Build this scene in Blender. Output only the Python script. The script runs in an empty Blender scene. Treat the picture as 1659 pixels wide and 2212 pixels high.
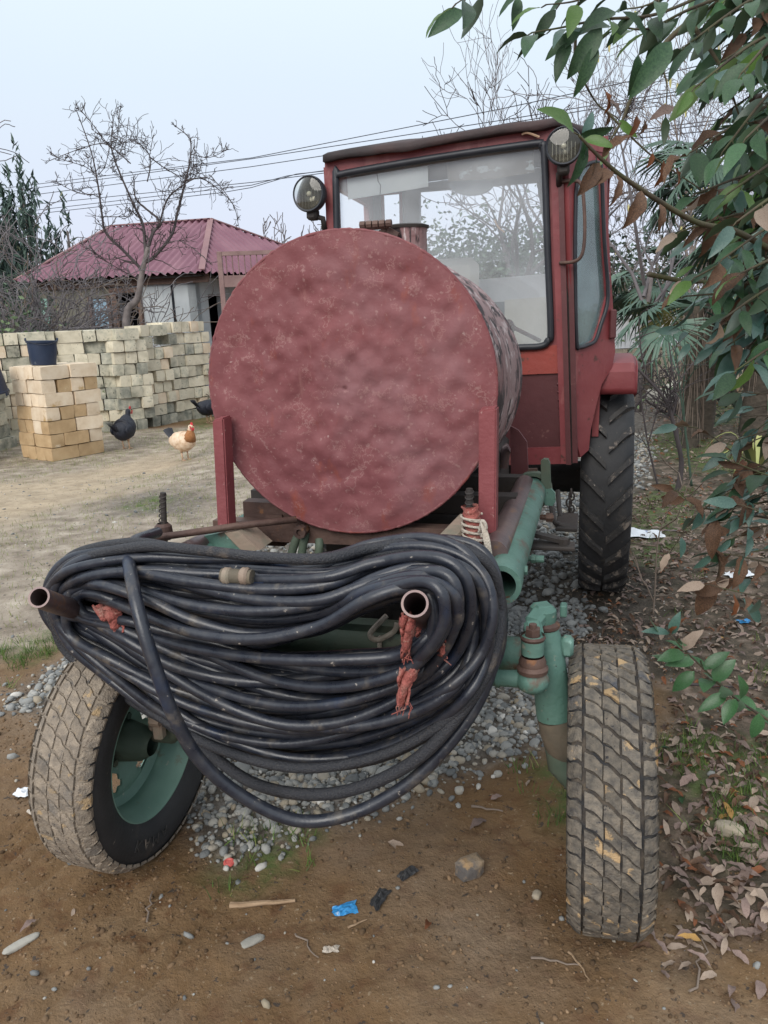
import bpy, bmesh, math, random
import numpy as np
from mathutils import Vector, Matrix, noise, geometry
random.seed(7); RNG = np.random.default_rng(11)
SC = bpy.context.scene; COL = SC.collection
PI = math.pi
# ------------------------------------------------------------------ camera, sky, sun, exposure
CAM_H, PITCH, ROLL, FPX = 1.5, math.radians(14.5), math.radians(2.2), 1660.0
cam = bpy.data.cameras.new('camera'); cob = bpy.data.objects.new('camera', cam); COL.objects.link(cob)
_f = Vector((0, math.cos(PITCH), -math.sin(PITCH))); _u0 = Vector((0, math.sin(PITCH), math.cos(PITCH))); _r0 = Vector((1, 0, 0))
_u = _u0*math.cos(ROLL)+_r0*math.sin(ROLL); _r = _r0*math.cos(ROLL)-_u0*math.sin(ROLL)
cob.matrix_world = Matrix(((_r.x, _u.x, -_f.x, 0), (_r.y, _u.y, -_f.y, 0), (_r.z, _u.z, -_f.z, CAM_H), (0, 0, 0, 1)))
cam.sensor_fit = 'VERTICAL'; cam.sensor_height = 36; cam.lens = FPX/2212*36; cam.clip_start = 0.05; cam.clip_end = 2000
SC.camera = cob
SUN_EL, SUN_AZ = math.radians(36), math.radians(203)      # azimuth clockwise from +Y
w = bpy.data.worlds.new('World'); SC.world = w; w.use_nodes = True
nt = w.node_tree; nt.nodes.clear()
out = nt.nodes.new('ShaderNodeOutputWorld'); bg = nt.nodes.new('ShaderNodeBackground'); bg2 = nt.nodes.new('ShaderNodeBackground')
sky = nt.nodes.new('ShaderNodeTexSky'); sky.sky_type = 'NISHITA'; sky.sun_disc = False; sky.sun_elevation = SUN_EL; sky.sun_rotation = SUN_AZ
bg.inputs[1].default_value = 0.05; nt.links.new(sky.outputs[0], bg.inputs[0])
tc = nt.nodes.new('ShaderNodeTexCoord'); sep = nt.nodes.new('ShaderNodeSeparateXYZ'); nt.links.new(tc.outputs['Generated'], sep.inputs[0])
ns = nt.nodes.new('ShaderNodeTexNoise'); ns.inputs['Scale'].default_value = 1.6; ns.inputs['Detail'].default_value = 4
nt.links.new(tc.outputs['Generated'], ns.inputs['Vector'])
ad = nt.nodes.new('ShaderNodeMath'); ad.operation = 'MULTIPLY_ADD'; nt.links.new(ns.outputs[0], ad.inputs[0]); ad.inputs[1].default_value = .12
nt.links.new(sep.outputs[2], ad.inputs[2])
rp = nt.nodes.new('ShaderNodeValToRGB'); nt.links.new(ad.outputs[0], rp.inputs[0])
el = rp.color_ramp.elements; el[0].position = 0.02; el[0].color = (.54, .565, .66, 1); el[1].position = 1; el[1].color = (.98, 1.02, 1.06, 1)
for p, c in ((.16, (.525, .56, .665, 1)), (.32, (.55, .625, .70, 1)), (.46, (.61, .695, .75, 1))):
    e = el.new(p); e.color = c
nt.links.new(rp.outputs[0], bg2.inputs[0]); bg2.inputs[1].default_value = 1.0
adds = nt.nodes.new('ShaderNodeMixShader'); adds.inputs[0].default_value = .86
nt.links.new(bg.outputs[0], adds.inputs[1]); nt.links.new(bg2.outputs[0], adds.inputs[2]); nt.links.new(adds.outputs[0], out.inputs[0])
sd = bpy.data.lights.new('sun', 'SUN'); sd.energy = 1.5; sd.angle = math.radians(38); sd.color = (1, .95, .88)
so = bpy.data.objects.new('sun', sd); COL.objects.link(so)
so.rotation_euler = Vector((-math.sin(SUN_AZ)*math.cos(SUN_EL), -math.cos(SUN_AZ)*math.cos(SUN_EL), -math.sin(SUN_EL))).to_track_quat('-Z', 'Y').to_euler()
vs = SC.view_settings; vs.view_transform = 'Standard'; vs.look = 'None'; vs.exposure = 0.66; vs.gamma = 1; vs.use_curve_mapping = False

# ------------------------------------------------------------------ survey: sight lines of the photograph -> metres on a known plane
CPOS = Vector((0, 0, CAM_H)); YAW = math.radians(15.5); TO = Vector((-.091, 1.858, 0))
EU = Vector((math.cos(YAW), -math.sin(YAW), 0)); EV = Vector((math.sin(YAW), math.cos(YAW), 0))
def ray(x, y): return _f + _r*((x-829.5)/FPX) - _u*((y-1106)/FPX)
def at(x, y, Y): r = ray(x, y); return CPOS + r*(Y/r.y)
def atz(x, y, z=0.0): r = ray(x, y); return CPOS + r*((z-CAM_H)/r.z)
def atv(x, y, v):                       # tractor frame (u right, v back, z up) on the plane v
    r = ray(x, y); q = CPOS + r*(((TO+EV*v-CPOS).dot(EV))/r.dot(EV)) - TO
    return Vector((q.dot(EU), q.dot(EV), q.z))
def t2w(p): return TO + EU*p[0] + EV*p[1] + Vector((0, 0, p[2]))
def sst(a, b, x): t = min(1, max(0, (x-a)/(b-a))); return t*t*(3-2*t)
def g(x, y): return -.2*sst(-1.0, -3.2, x)*sst(4.5, 10, y) - .1*sst(12, 18, y)*sst(2, -2, x)
def rnd(a, b): return random.uniform(a, b)
# ------------------------------------------------------------------ objects and tags
def tag(o, label=None, cat=None, group=None, kind=None):
    if label: o['label'] = label
    if cat: o['category'] = cat
    if group: o['group'] = group
    if kind: o['kind'] = kind
    return o
def thing(name, label, cat, loc=(0, 0, 0), rz=0, group=None):
    o = bpy.data.objects.new(name, None); COL.objects.link(o); o.empty_display_size = .1
    o.location = loc; o.rotation_euler = (0, 0, rz)
    return tag(o, label, cat, group)
def link(name, me, parent=None, loc=(0, 0, 0), rot=(0, 0, 0), scale=None):
    o = bpy.data.objects.new(name, me); COL.objects.link(o); o.parent = parent
    o.location = loc; o.rotation_euler = rot
    if scale is not None: o.scale = scale if hasattr(scale, '__len__') else (scale,)*3
    return o
def copy_tree(o, parent=None):
    c = o.copy(); COL.objects.link(c); c.parent = parent
    for ch in list(o.children): copy_tree(ch, c)
    return c
class MB:
    def __init__(s): s.v = []; s.f = []; s.c = []
    def add(s, vs, fs, col=None):
        n = len(s.v); s.v += [tuple(p) for p in vs]; s.f += [tuple(i+n for i in f) for f in fs]
        if col is not None or s.c:
            while len(s.c) < n: s.c.append(.5)
            s.c += [col if col is not None else .5]*len(vs)
        return s
    def box(s, c, d, rot=None, bev=0.0):
        x, y, z = d[0]/2, d[1]/2, d[2]/2; R = rot.to_3x3() if rot else None; c = Vector(c)
        if bev <= 0:
            P = [Vector((a*x, b*y, e*z)) for e in (-1, 1) for b in (-1, 1) for a in (-1, 1)]
            F = [(0, 2, 3, 1), (4, 5, 7, 6), (0, 1, 5, 4), (2, 6, 7, 3), (0, 4, 6, 2), (1, 3, 7, 5)]
        else:
            bm = bmesh.new(); bmesh.ops.create_cube(bm, size=1)
            for v in bm.verts: v.co = Vector((v.co.x*2*x, v.co.y*2*y, v.co.z*2*z))
            bmesh.ops.bevel(bm, geom=bm.edges[:], offset=bev, segments=1, affect='EDGES', profile=.6)
            bm.verts.index_update(); P = [v.co.copy() for v in bm.verts]; F = [[v.index for v in f.verts] for f in bm.faces]; bm.free()
        return s.add([(R @ p if R else p)+c for p in P], F)
    def beam(s, a, b, w, h, up=(0, 0, 1), bev=0.0):
        a, b = Vector(a), Vector(b); d = (b-a); L = d.length; d.normalize(); up = Vector(up)
        x = d.cross(up).normalized(); z = x.cross(d)
        return s.box((a+b)/2, (w, L, h), Matrix((x, d, z)).transposed(), bev)
    def tube(s, pts, r, n=8, cap=True, closed=False, phase=0.0):
        P = [Vector(p) for p in pts]; m = len(P); rs = r if hasattr(r, '__len__') else [r]*m
        prev = None; rings = []
        for i in range(m):
            if closed: t = P[(i+1) % m]-P[i-1]
            else: t = P[min(i+1, m-1)]-P[max(i-1, 0)]
            if t.length < 1e-9: t = Vector((0, 0, 1))
            t.normalize()
            if prev is None:
                a = Vector((0, 0, 1)) if abs(t.z) < .9 else Vector((1, 0, 0)); x = t.cross(a).normalized()
            else:
                x = prev - t*prev.dot(t)
                if x.length < 1e-6: x = t.orthogonal()
                x.normalize()
            prev = x; y = t.cross(x)
            rings.append([P[i]+(x*math.cos(2*PI*k/n+phase)+y*math.sin(2*PI*k/n+phase))*rs[i] for k in range(n)])
        vs = [p for R in rings for p in R]; fs = []
        for i in range(m if closed else m-1):
            j = (i+1) % m
            for k in range(n): fs.append((i*n+k, i*n+(k+1) % n, j*n+(k+1) % n, j*n+k))
        if cap and not closed: fs += [tuple(range(n-1, -1, -1)), tuple((m-1)*n+k for k in range(n))]
        return s.add(vs, fs)
    def pipe(s, pts, ro, ri, n=20):          # hollow pipe, open ends
        k = len(s.v); P = [Vector(p) for p in pts]; m = len(P)
        a = MB().tube(P, ro, n, cap=False); b = MB().tube(P, ri, n, cap=False); N = len(a.v)
        fs = list(a.f)+[tuple(reversed([i+N for i in f])) for f in b.f]
        for e in (0, m-1):
            for q in range(n):
                f = (e*n+q, e*n+(q+1) % n, N+e*n+(q+1) % n, N+e*n+q); fs.append(f if e else tuple(reversed(f)))
        return s.add(a.v+b.v, fs)
    def lathe(s, prof, n=32, axis='x', c=(0, 0, 0), closed=False, cap=False):   # prof: (axial, radius)
        c = Vector(c); vs = []; m = len(prof)
        for a, r in prof:
            for k in range(n):
                t = 2*PI*k/n; q = (a, r*math.cos(t), r*math.sin(t))
                vs.append(c+Vector(q if axis == 'x' else ((q[2], q[0], q[1]) if axis == 'y' else (q[1], q[2], q[0]))))
        fs = []
        for i in range(m if closed else m-1):
            j = (i+1) % m
            for k in range(n): fs.append((i*n+k, i*n+(k+1) % n, j*n+(k+1) % n, j*n+k))
        if cap: fs += [tuple(range(n-1, -1, -1)), tuple((m-1)*n+k for k in range(n))]
        return s.add(vs, fs)
    def cyl(s, a, b, r, n=16, r2=None): return s.tube([a, b], [r, r if r2 is None else r2], n)
    def prism(s, outer, holes, off):         # planar outline (3D pts) with holes, thickened along off
        loops = [[Vector(p) for p in outer]]+[[Vector(p) for p in h] for h in holes]
        tri = geometry.tessellate_polygon(loops); P = [p for l in loops for p in l]; N = len(P); off = Vector(off)
        nrm = Vector((0, 0, 0))
        for t in tri: nrm += (P[t[1]]-P[t[0]]).cross(P[t[2]]-P[t[0]])
        fl = nrm.dot(off) > 0
        fs = [tuple(t) if not fl else tuple(reversed(t)) for t in tri]; fs += [tuple(i+N for i in reversed(f)) for f in fs]
        k = 0
        for l in loops:
            n = len(l)
            for i in range(n): fs.append((k+i, k+(i+1) % n, N+k+(i+1) % n, N+k+i))
            k += n
        return s.add(P+[p+off for p in P], fs)
    def sphere(s, c, r, n=10, m=7, sc=(1, 1, 1)):
        c = Vector(c); vs = [c+Vector((0, 0, -r*sc[2]))]; fs = []
        for i in range(1, m):
            ph = -PI/2+PI*i/m
            for k in range(n): vs.append(c+Vector((math.cos(ph)*math.cos(2*PI*k/n)*r*sc[0], math.cos(ph)*math.sin(2*PI*k/n)*r*sc[1], math.sin(ph)*r*sc[2])))
        vs.append(c+Vector((0, 0, r*sc[2]))); L = len(vs)-1
        for k in range(n): fs.append((0, 1+(k+1) % n, 1+k)); fs.append((L, L-n+k, L-n+(k+1) % n))
        for i in range(m-2):
            for k in range(n): fs.append((1+i*n+k, 1+i*n+(k+1) % n, 1+(i+1)*n+(k+1) % n, 1+(i+1)*n+k))
        return s.add(vs, fs)
    def mesh(s, name, mat, off=None, smooth=False, fixn=False):
        me = bpy.data.meshes.new(name); o = Vector(off) if off is not None else Vector((0, 0, 0))
        me.from_pydata([(p[0]-o.x, p[1]-o.y, p[2]-o.z) for p in s.v], [], s.f)
        if s.c:
            a = me.attributes.new('shade', 'FLOAT', 'POINT'); a.data.foreach_set('value', (s.c+[.5]*len(s.v))[:len(s.v)])
        if fixn:
            bm = bmesh.new(); bm.from_mesh(me); bmesh.ops.recalc_face_normals(bm, faces=bm.faces[:]); bm.to_mesh(me); bm.free()
        if smooth:
            me.polygons.foreach_set('use_smooth', [True]*len(me.polygons))
            if smooth != 'all': me.set_sharp_from_angle(angle=math.radians(40 if smooth is True else smooth))
        if mat: me.materials.append(mat)
        me.update(); return me
    def build(s, name, mat, parent=None, off=None, smooth=False, fixn=False):
        return link(name, s.mesh(name, mat, off, smooth, fixn), parent)
def bulk(name, V, F, mat, attr=None, smooth=False):       # numpy triangles -> one mesh
    me = bpy.data.meshes.new(name); V = np.asarray(V, np.float32); F = np.asarray(F, np.int32); k = F.shape[1]
    me.vertices.add(len(V)); me.vertices.foreach_set('co', V.ravel())
    me.loops.add(F.size); me.loops.foreach_set('vertex_index', F.ravel())
    me.polygons.add(len(F)); me.polygons.foreach_set('loop_start', np.arange(0, F.size, k, dtype=np.int32))
    for n, a in (attr or {}).items():
        t = me.attributes.new(n, 'FLOAT', 'POINT'); t.data.foreach_set('value', np.asarray(a, np.float32))
    me.update(calc_edges=True); me.validate()
    if smooth: me.polygons.foreach_set('use_smooth', [True]*len(me.polygons))
    if mat: me.materials.append(mat)
    return me
def scatter(tv, tf, M3, T):               # template (n,3), faces, per-instance 3x3 and translation
    tv = np.asarray(tv); N = len(T); n = len(tv)
    V = np.einsum('kij,nj->kni', M3, tv)+T[:, None, :]
    F = (np.asarray(tf)[None]+(np.arange(N)*n)[:, None, None]).reshape(-1, len(tf[0]))
    return V.reshape(-1, 3), F
def rotm(rx, ry, rz, s=None):             # arrays -> (N,3,3)
    cx, sx, cy, sy, cz, sz = np.cos(rx), np.sin(rx), np.cos(ry), np.sin(ry), np.cos(rz), np.sin(rz); o = np.zeros_like(cx); i = np.ones_like(cx)
    X = np.stack([i, o, o, o, cx, -sx, o, sx, cx], -1).reshape(-1, 3, 3); Y = np.stack([cy, o, sy, o, i, o, -sy, o, cy], -1).reshape(-1, 3, 3)
    Z = np.stack([cz, -sz, o, sz, cz, o, o, o, i], -1).reshape(-1, 3, 3); R = Z @ Y @ X
    return R if s is None else R*s[:, None, :]
def vnoise(x, y, seed=0):                 # smooth value noise, numpy
    x = np.asarray(x, float); y = np.asarray(y, float); xi = np.floor(x).astype(np.int64); yi = np.floor(y).astype(np.int64); fx = x-xi; fy = y-yi
    def h(a, b):
        n = (a*374761393+b*668265263+seed*974711) & 0x7fffffff; n = ((n ^ (n >> 13))*1274126177) & 0x7fffffff; return ((n ^ (n >> 16)) & 0xffff)/65535.
    fx = fx*fx*(3-2*fx); fy = fy*fy*(3-2*fy)
    return (h(xi, yi)*(1-fx)+h(xi+1, yi)*fx)*(1-fy)+(h(xi, yi+1)*(1-fx)+h(xi+1, yi+1)*fx)*fy
def fbm(x, y, o=4, seed=0):
    s = 0; a = .5
    for i in range(o): s = s+a*vnoise(x*2**i, y*2**i, seed+i*17); a *= .5
    return s
def spline(P, n=10, closed=False):
    P = [Vector(p) for p in P]; m = len(P); R = []
    for i in range(m if closed else m-1):
        if closed: a, b, c, d = P[i-1], P[i], P[(i+1) % m], P[(i+2) % m]
        else: a, b, c, d = P[max(i-1, 0)], P[i], P[i+1], P[min(i+2, m-1)]
        for k in range(n):
            t = k/n; R.append(.5*((2*b)+(c-a)*t+(2*a-5*b+4*c-d)*t*t+(3*b-a-3*c+d)*t**3))
    if not closed: R.append(P[-1])
    return R
# ------------------------------------------------------------------ materials
def nmat(name, cols, scale=6, detail=6, rough=.75, bump=.25, bscale=60, metal=0.0, stretch=(1, 1, 1), over=(), spec=.4, rand=0.0, shade=False, roughn=0.0, coat=0.0, contrast=(.3, .7), bump2=None, backc=None, trans=0.0, distort=0.0):
    m = bpy.data.materials.new(name); m.use_nodes = True; t = m.node_tree; L = t.links.new; t.nodes.clear()
    N = t.nodes.new; o = N('ShaderNodeOutputMaterial'); b = N('ShaderNodeBsdfPrincipled'); L(b.outputs[0], o.inputs[0])
    tc = N('ShaderNodeTexCoord'); mp = N('ShaderNodeMapping'); mp.inputs['Scale'].default_value = stretch
    oi = N('ShaderNodeObjectInfo'); va = N('ShaderNodeVectorMath'); va.operation = 'MULTIPLY_ADD'
    L(oi.outputs['Random'], va.inputs[0]); va.inputs[1].default_value = (37, 19, 53); L(tc.outputs['Object'], va.inputs[2]); L(va.outputs[0], mp.inputs[0])
    def noi(sc, det=6, src=None, rgh=.55, dst=0.0):
        n = N('ShaderNodeTexNoise'); n.inputs['Scale'].default_value = sc; n.inputs['Detail'].default_value = det; n.inputs['Roughness'].default_value = rgh; n.inputs['Distortion'].default_value = dst
        L((src or mp).outputs[0], n.inputs['Vector']); return n
    def ramp(src, stops):
        r = N('ShaderNodeValToRGB'); L(src, r.inputs[0]); e = r.color_ramp.elements
        e[0].position, e[0].color = stops[0][0], (*stops[0][1], 1); e[1].position, e[1].color = stops[-1][0], (*stops[-1][1], 1)
        for p, c in stops[1:-1]: q = e.new(p); q.color = (*c, 1)
        return r
    n = noi(scale, detail, dst=distort); k = len(cols); lo, hi = contrast
    col = ramp(n.outputs[0], [(lo+(hi-lo)*i/max(1, k-1), c) for i, c in enumerate(cols)] if k > 1 else [(0, cols[0]), (1, cols[0])]).outputs[0]
    for ov in over:                       # (scale, lo, hi, colour, stretch)
        src = mp
        if len(ov) > 4 and ov[4]:
            src = N('ShaderNodeMapping'); src.inputs['Scale'].default_value = ov[4]; L(va.outputs[0], src.inputs[0])
        q = noi(ov[0], 7, src, .62); r = ramp(q.outputs[0], [(ov[1], (0, 0, 0)), ((ov[1]+ov[2])/2, (1, 1, 1)), (ov[2], (0, 0, 0))] if len(ov) > 5 else [(ov[1], (0, 0, 0)), (ov[2], (1, 1, 1))])
        mx = N('ShaderNodeMix'); mx.data_type = 'RGBA'; L(r.outputs[0], mx.inputs[0]); L(col, mx.inputs[6]); mx.inputs[7].default_value = (*ov[3], 1); col = mx.outputs[2]
    if shade:
        a = N('ShaderNodeAttribute'); a.attribute_name = 'shade'; r = ramp(a.outputs['Fac'], [(0, (.5, .5, .5)), (1, (1.5, 1.5, 1.5))]) if shade is True else ramp(a.outputs['Fac'], shade)
        mx = N('ShaderNodeMix'); mx.data_type = 'RGBA'; mx.blend_type = 'MULTIPLY'; mx.inputs[0].default_value = 1; L(col, mx.inputs[6]); L(r.outputs[0], mx.inputs[7]); col = mx.outputs[2]
    if rand:
        h = N('ShaderNodeHueSaturation'); mr = N('ShaderNodeMapRange'); L(oi.outputs['Random'], mr.inputs[0]); mr.inputs[3].default_value = 1-rand; mr.inputs[4].default_value = 1+rand
        L(mr.outputs[0], h.inputs['Value']); L(col, h.inputs['Color']); col = h.outputs[0]
    if backc:
        ge = N('ShaderNodeNewGeometry'); mx = N('ShaderNodeMix'); mx.data_type = 'RGBA'; L(ge.outputs['Backfacing'], mx.inputs[0]); L(col, mx.inputs[6]); mx.inputs[7].default_value = (*backc, 1); col = mx.outputs[2]
    L(col, b.inputs['Base Color']); b.inputs['Metallic'].default_value = metal; b.inputs['Specular IOR Level'].default_value = spec
    b.inputs['Coat Weight'].default_value = coat
    if roughn:
        r = ramp(n.outputs[0], [(.3, (max(0, rough-roughn),)*3), (.7, (min(1, rough+roughn),)*3)]); L(r.outputs[0], b.inputs['Roughness'])
    else: b.inputs['Roughness'].default_value = rough
    if trans:
        tr = N('ShaderNodeBsdfTranslucent'); L(col, tr.inputs[0]); ms = N('ShaderNodeMixShader'); ms.inputs[0].default_value = trans; L(b.outputs[0], ms.inputs[1]); L(tr.outputs[0], ms.inputs[2]); L(ms.outputs[0], o.inputs[0])
    if bump:
        q = noi(bscale, 8); bp = N('ShaderNodeBump'); bp.inputs['Strength'].default_value = bump; bp.inputs['Distance'].default_value = .01; L(q.outputs[0], bp.inputs['Height'])
        if bump2:
            q2 = noi(bump2[0], 4); bq = N('ShaderNodeBump'); bq.inputs['Strength'].default_value = bump2[1]; bq.inputs['Distance'].default_value = .03; L(q2.outputs[0], bq.inputs['Height']); L(bq.outputs[0], bp.inputs['Normal'])
        L(bp.outputs[0], b.inputs['Normal'])
    return m
def glass(name, dust, tint=(.9, .95, .97), dcol=(.75, .8, .85), refl=1.0, wav=(3.5, .08)):
    m = bpy.data.materials.new(name); m.use_nodes = True; t = m.node_tree; L = t.links.new; t.nodes.clear(); N = t.nodes.new
    o = N('ShaderNodeOutputMaterial'); tr = N('ShaderNodeBsdfTransparent'); tr.inputs[0].default_value = (*tint, 1); gl = N('ShaderNodeBsdfGlossy'); gl.inputs['Roughness'].default_value = .04
    fr = N('ShaderNodeFresnel'); fr.inputs[0].default_value = 1.5; m1 = N('ShaderNodeMixShader'); df = N('ShaderNodeBsdfDiffuse'); df.inputs[0].default_value = (*dcol, 1)
    tc = N('ShaderNodeTexCoord'); nz = N('ShaderNodeTexNoise'); nz.inputs['Scale'].default_value = wav[0]; nz.inputs['Detail'].default_value = 8; L(tc.outputs['Object'], nz.inputs['Vector'])
    bp = N('ShaderNodeBump'); bp.inputs['Strength'].default_value = wav[1]; L(nz.outputs[0], bp.inputs['Height']); L(bp.outputs[0], gl.inputs['Normal'])
    mr = N('ShaderNodeMapRange'); L(nz.outputs[0], mr.inputs[0]); mr.inputs[1].default_value = .35; mr.inputs[2].default_value = .7; mr.inputs[3].default_value = dust*.6; mr.inputs[4].default_value = dust*1.5
    fm = N('ShaderNodeMath'); fm.operation = 'MULTIPLY'; L(fr.outputs[0], fm.inputs[0]); fm.inputs[1].default_value = refl
    L(fm.outputs[0], m1.inputs[0]); L(tr.outputs[0], m1.inputs[1]); L(gl.outputs[0], m1.inputs[2])
    m2 = N('ShaderNodeMixShader'); L(mr.outputs[0], m2.inputs[0]); L(m1.outputs[0], m2.inputs[1]); L(df.outputs[0], m2.inputs[2]); L(m2.outputs[0], o.inputs[0])
    return m
X = {}
X['tank'] = nmat('tank_paint', [(.165, .055, .06), (.185, .062, .067), (.21, .076, .081), (.19, .058, .061)], 6, 6, .6, .15, 38, contrast=(.3, .7), bump2=(24, .12), spec=.22, roughn=.1,
    over=((8, .58, .70, (.235, .065, .05), (1.4, 1, .7)), (2.4, .52, .70, (.225, .105, .112)), (12, .60, .625, (.29, .15, .145), None, 1), (21, .59, .615, (.27, .13, .125), None, 1), (60, .60, .70, (.28, .15, .145)), (7, .66, .74, (.27, .12, .115), (1.3, 1, .4)), (28, .70, .74, (.10, .045, .04)), (36, .68, .73, (.40, .28, .265))))
X['tank_side'] = nmat('tank_side_paint', [(.20, .095, .095), (.30, .20, .20), (.36, .27, .27)], 5, 6, .7, .35, 40, stretch=(1, 1, 1), bump2=(9, .3),
    over=((9, .50, .56, (.035, .025, .028), (5, 1.2, .7)), (14, .56, .62, (.5, .42, .42), (4, 1, .7))))
X['red'] = nmat('red_cab_paint', [(.15, .026, .031), (.20, .038, .043), (.235, .055, .058)], 4, 6, .5, .18, 30, over=((18, .63, .69, (.09, .035, .028)), (5, .6, .7, (.28, .095, .09), (1.5, 1.5, .6)), (40, .68, .72, (.35, .2, .19))), spec=.5, bump2=(5, .12))
X['orange'] = nmat('orange_red_paint', [(.30, .055, .042), (.25, .05, .04)], 6, 6, .55, .25, 30, over=((13, .56, .61, (.10, .05, .04)),))
X['maroon'] = nmat('dark_maroon_paint', [(.075, .022, .024), (.11, .034, .037)], 4, 6, .5, .15, 30, over=((16, .64, .7, (.17, .08, .07)),))
X['post'] = nmat('post_paint', [(.19, .045, .05), (.235, .065, .07)], 8, 6, .6, .25, 60, over=((40, .64, .7, (.42, .26, .24)), (7, .66, .72, (.18, .08, .05))))
X['green'] = nmat('green_paint', [(.055, .12, .097), (.085, .175, .143), (.125, .225, .19)], 7, 7, .58, .3, 40, over=((3.5, .53, .66, (.055, .085, .068)), (7, .575, .68, (.12, .075, .055), (1.6, .7, 1)), (30, .635, .70, (.24, .26, .21)), (14, .66, .70, (.17, .085, .05)), (50, .65, .7, (.045, .045, .04)), (18, .70, .74, (.22, .36, .31))), bump2=(12, .15))
X['rimgreen'] = nmat('pale_green_rim', [(.13, .235, .19), (.18, .30, .245)], 6, 6, .6, .2, 40, over=((9, .6, .68, (.16, .11, .075)), (30, .64, .7, (.3, .33, .27))))
X['dirtcoat'] = nmat('mud_coated_casting', [(.07, .075, .055), (.12, .10, .075), (.17, .135, .095)], 8, 6, .85, .3, 50)
X['greendirt'] = nmat('dirty_green_paint', [(.05, .085, .065), (.085, .11, .08), (.11, .09, .06)], 4, 6, .7, .25, 40, over=((9, .58, .66, (.05, .035, .028)),))  # dirty green paint; also paints the shade on the axle middle
X['rust'] = nmat('rusty_steel', [(.055, .034, .03), (.10, .06, .05), (.15, .095, .075)], 9, 7, .62, .25, 70, metal=.25, over=((20, .62, .7, (.21, .1, .05)),))
X['pipe'] = nmat('brown_pipe_steel', [(.09, .065, .065), (.14, .10, .10), (.19, .135, .12)], 6, 6, .42, .12, 60, metal=.45, over=((12, .6, .68, (.22, .13, .08)),))
X['pipein'] = nmat('pipe_bore', [(.05, .035, .03), (.08, .05, .04)], 9, 5, .8, .2, 60)
X['dark'] = nmat('grimy_dark_steel', [(.022, .02, .02), (.045, .036, .032)], 7, 6, .7, .25, 50, over=((12, .63, .7, (.09, .06, .045)),))
X['tan'] = nmat('dusty_tan_steel', [(.2, .15, .12), (.29, .22, .17), (.16, .17, .13)], 8, 6, .75, .25, 60)
X['rubber'] = nmat('black_rubber', [(.022, .023, .026), (.04, .04, .042)], 9, 6, .62, .2, 70, over=((6, .6, .75, (.10, .085, .07)), (40, .66, .72, (.14, .12, .1))))
X['seal'] = nmat('window_rubber', [(.016, .018, .024), (.03, .032, .04)], 9, 4, .45, .1, 50)
X['tread'] = nmat('muddy_tread', [(.075, .068, .062), (.14, .122, .10), (.205, .172, .135)], 55, 8, .9, .6, 200, contrast=(.3, .7), rand=.22, over=((11, .60, .63, (.40, .275, .15)), (60, .62, .68, (.03, .03, .035)), (6, .58, .68, (.055, .058, .068))))
X['treadmud'] = nmat('mud_caked_tread', [(.17, .145, .12), (.26, .215, .17), (.34, .28, .215)], 40, 8, .92, .7, 180, contrast=(.3, .7), rand=.12, over=((14, .60, .64, (.42, .30, .17)), (55, .61, .68, (.085, .08, .078)), (7, .56, .68, (.15, .14, .13))))
X['groove'] = nmat('tyre_groove', [(.025, .025, .027), (.06, .05, .042), (.13, .1, .07)], 25, 7, .85, .4, 90, contrast=(.4, .75))
X['lug'] = nmat('worn_lug', [(.028, .028, .03), (.05, .047, .045)], 18, 7, .7, .4, 80, over=((22, .56, .64, (.19, .16, .135)), (60, .64, .7, (.28, .25, .22))))
X['hose'] = nmat('black_hose', [(.016, .019, .029), (.028, .031, .041), (.055, .052, .053)], 30, 6, .34, .10, 90, contrast=(.35, .8), over=((14, .58, .70, (.10, .088, .078), (1, .4, 1)), (60, .675, .71, (.30, .27, .24)), (4, .6, .7, (.016, .028, .06))), spec=.5, roughn=.1)
X['hosebraid'] = nmat('braided_hose', [(.022, .024, .031), (.036, .037, .043), (.062, .06, .06)], 260, 4, .6, .6, 260, contrast=(.35, .75), over=((9, .60, .72, (.13, .105, .085), (1, .4, 1)),))
X['chrome'] = nmat('dull_chrome', [(.17, .165, .155)], 5, 3, .25, .05, 30, metal=.95)
X['roof'] = nmat('cab_roof_felt', [(.026, .022, .024), (.06, .035, .034)], 6, 6, .7, .4, 25, over=((8, .6, .68, (.12, .06, .05)),))
X['paper'] = nmat('white_card', [(.74, .78, .80), (.84, .86, .86)], 5, 4, .7, .1, 20, trans=.5)
X['visor'] = nmat('peeling_visor', [(.20, .17, .15), (.27, .24, .22)], 9, 6, .8, .2, 40, trans=.3, over=((14, .55, .6, (.55, .6, .62), (1, 1, 2)), (25, .64, .68, (.05, .045, .045))))
X['grey'] = nmat('grey_liner', [(.25, .27, .29), (.33, .35, .37)], 3, 4, .8, .1, 20)
X['cloth'] = nmat('red_rag', [(.26, .07, .06), (.38, .12, .10), (.33, .16, .13)], 30, 6, .95, .8, 160, over=((60, .58, .66, (.5, .33, .27)),))
X['rope'] = nmat('dirty_white_rope', [(.40, .34, .28), (.58, .52, .45)], 30, 5, .95, .7, 220)
X['white'] = nmat('dusty_white_wall', [(.62, .63, .66), (.75, .76, .78)], 2, 6, .85, .15, 20, over=((4, .62, .72, (.45, .42, .36)),))
X['blockpale'] = nmat('pale_limestone', [(.50, .45, .34), (.62, .56, .43), (.70, .64, .51)], 7, 7, .9, .4, 55, rand=.12, over=((18, .62, .7, (.36, .34, .26)), (7, .6, .68, (.30, .29, .22)), (30, .68, .72, (.25, .23, .18))))
X['block'] = nmat('fresh_limestone', [(.60, .47, .33), (.68, .555, .41), (.74, .63, .49)], 7, 7, .9, .35, 55, rand=.10, over=((26, .66, .72, (.40, .30, .18)), (3, .62, .7, (.45, .30, .14)), (9, .65, .72, (.72, .63, .5))), contrast=(.3, .7))
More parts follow.
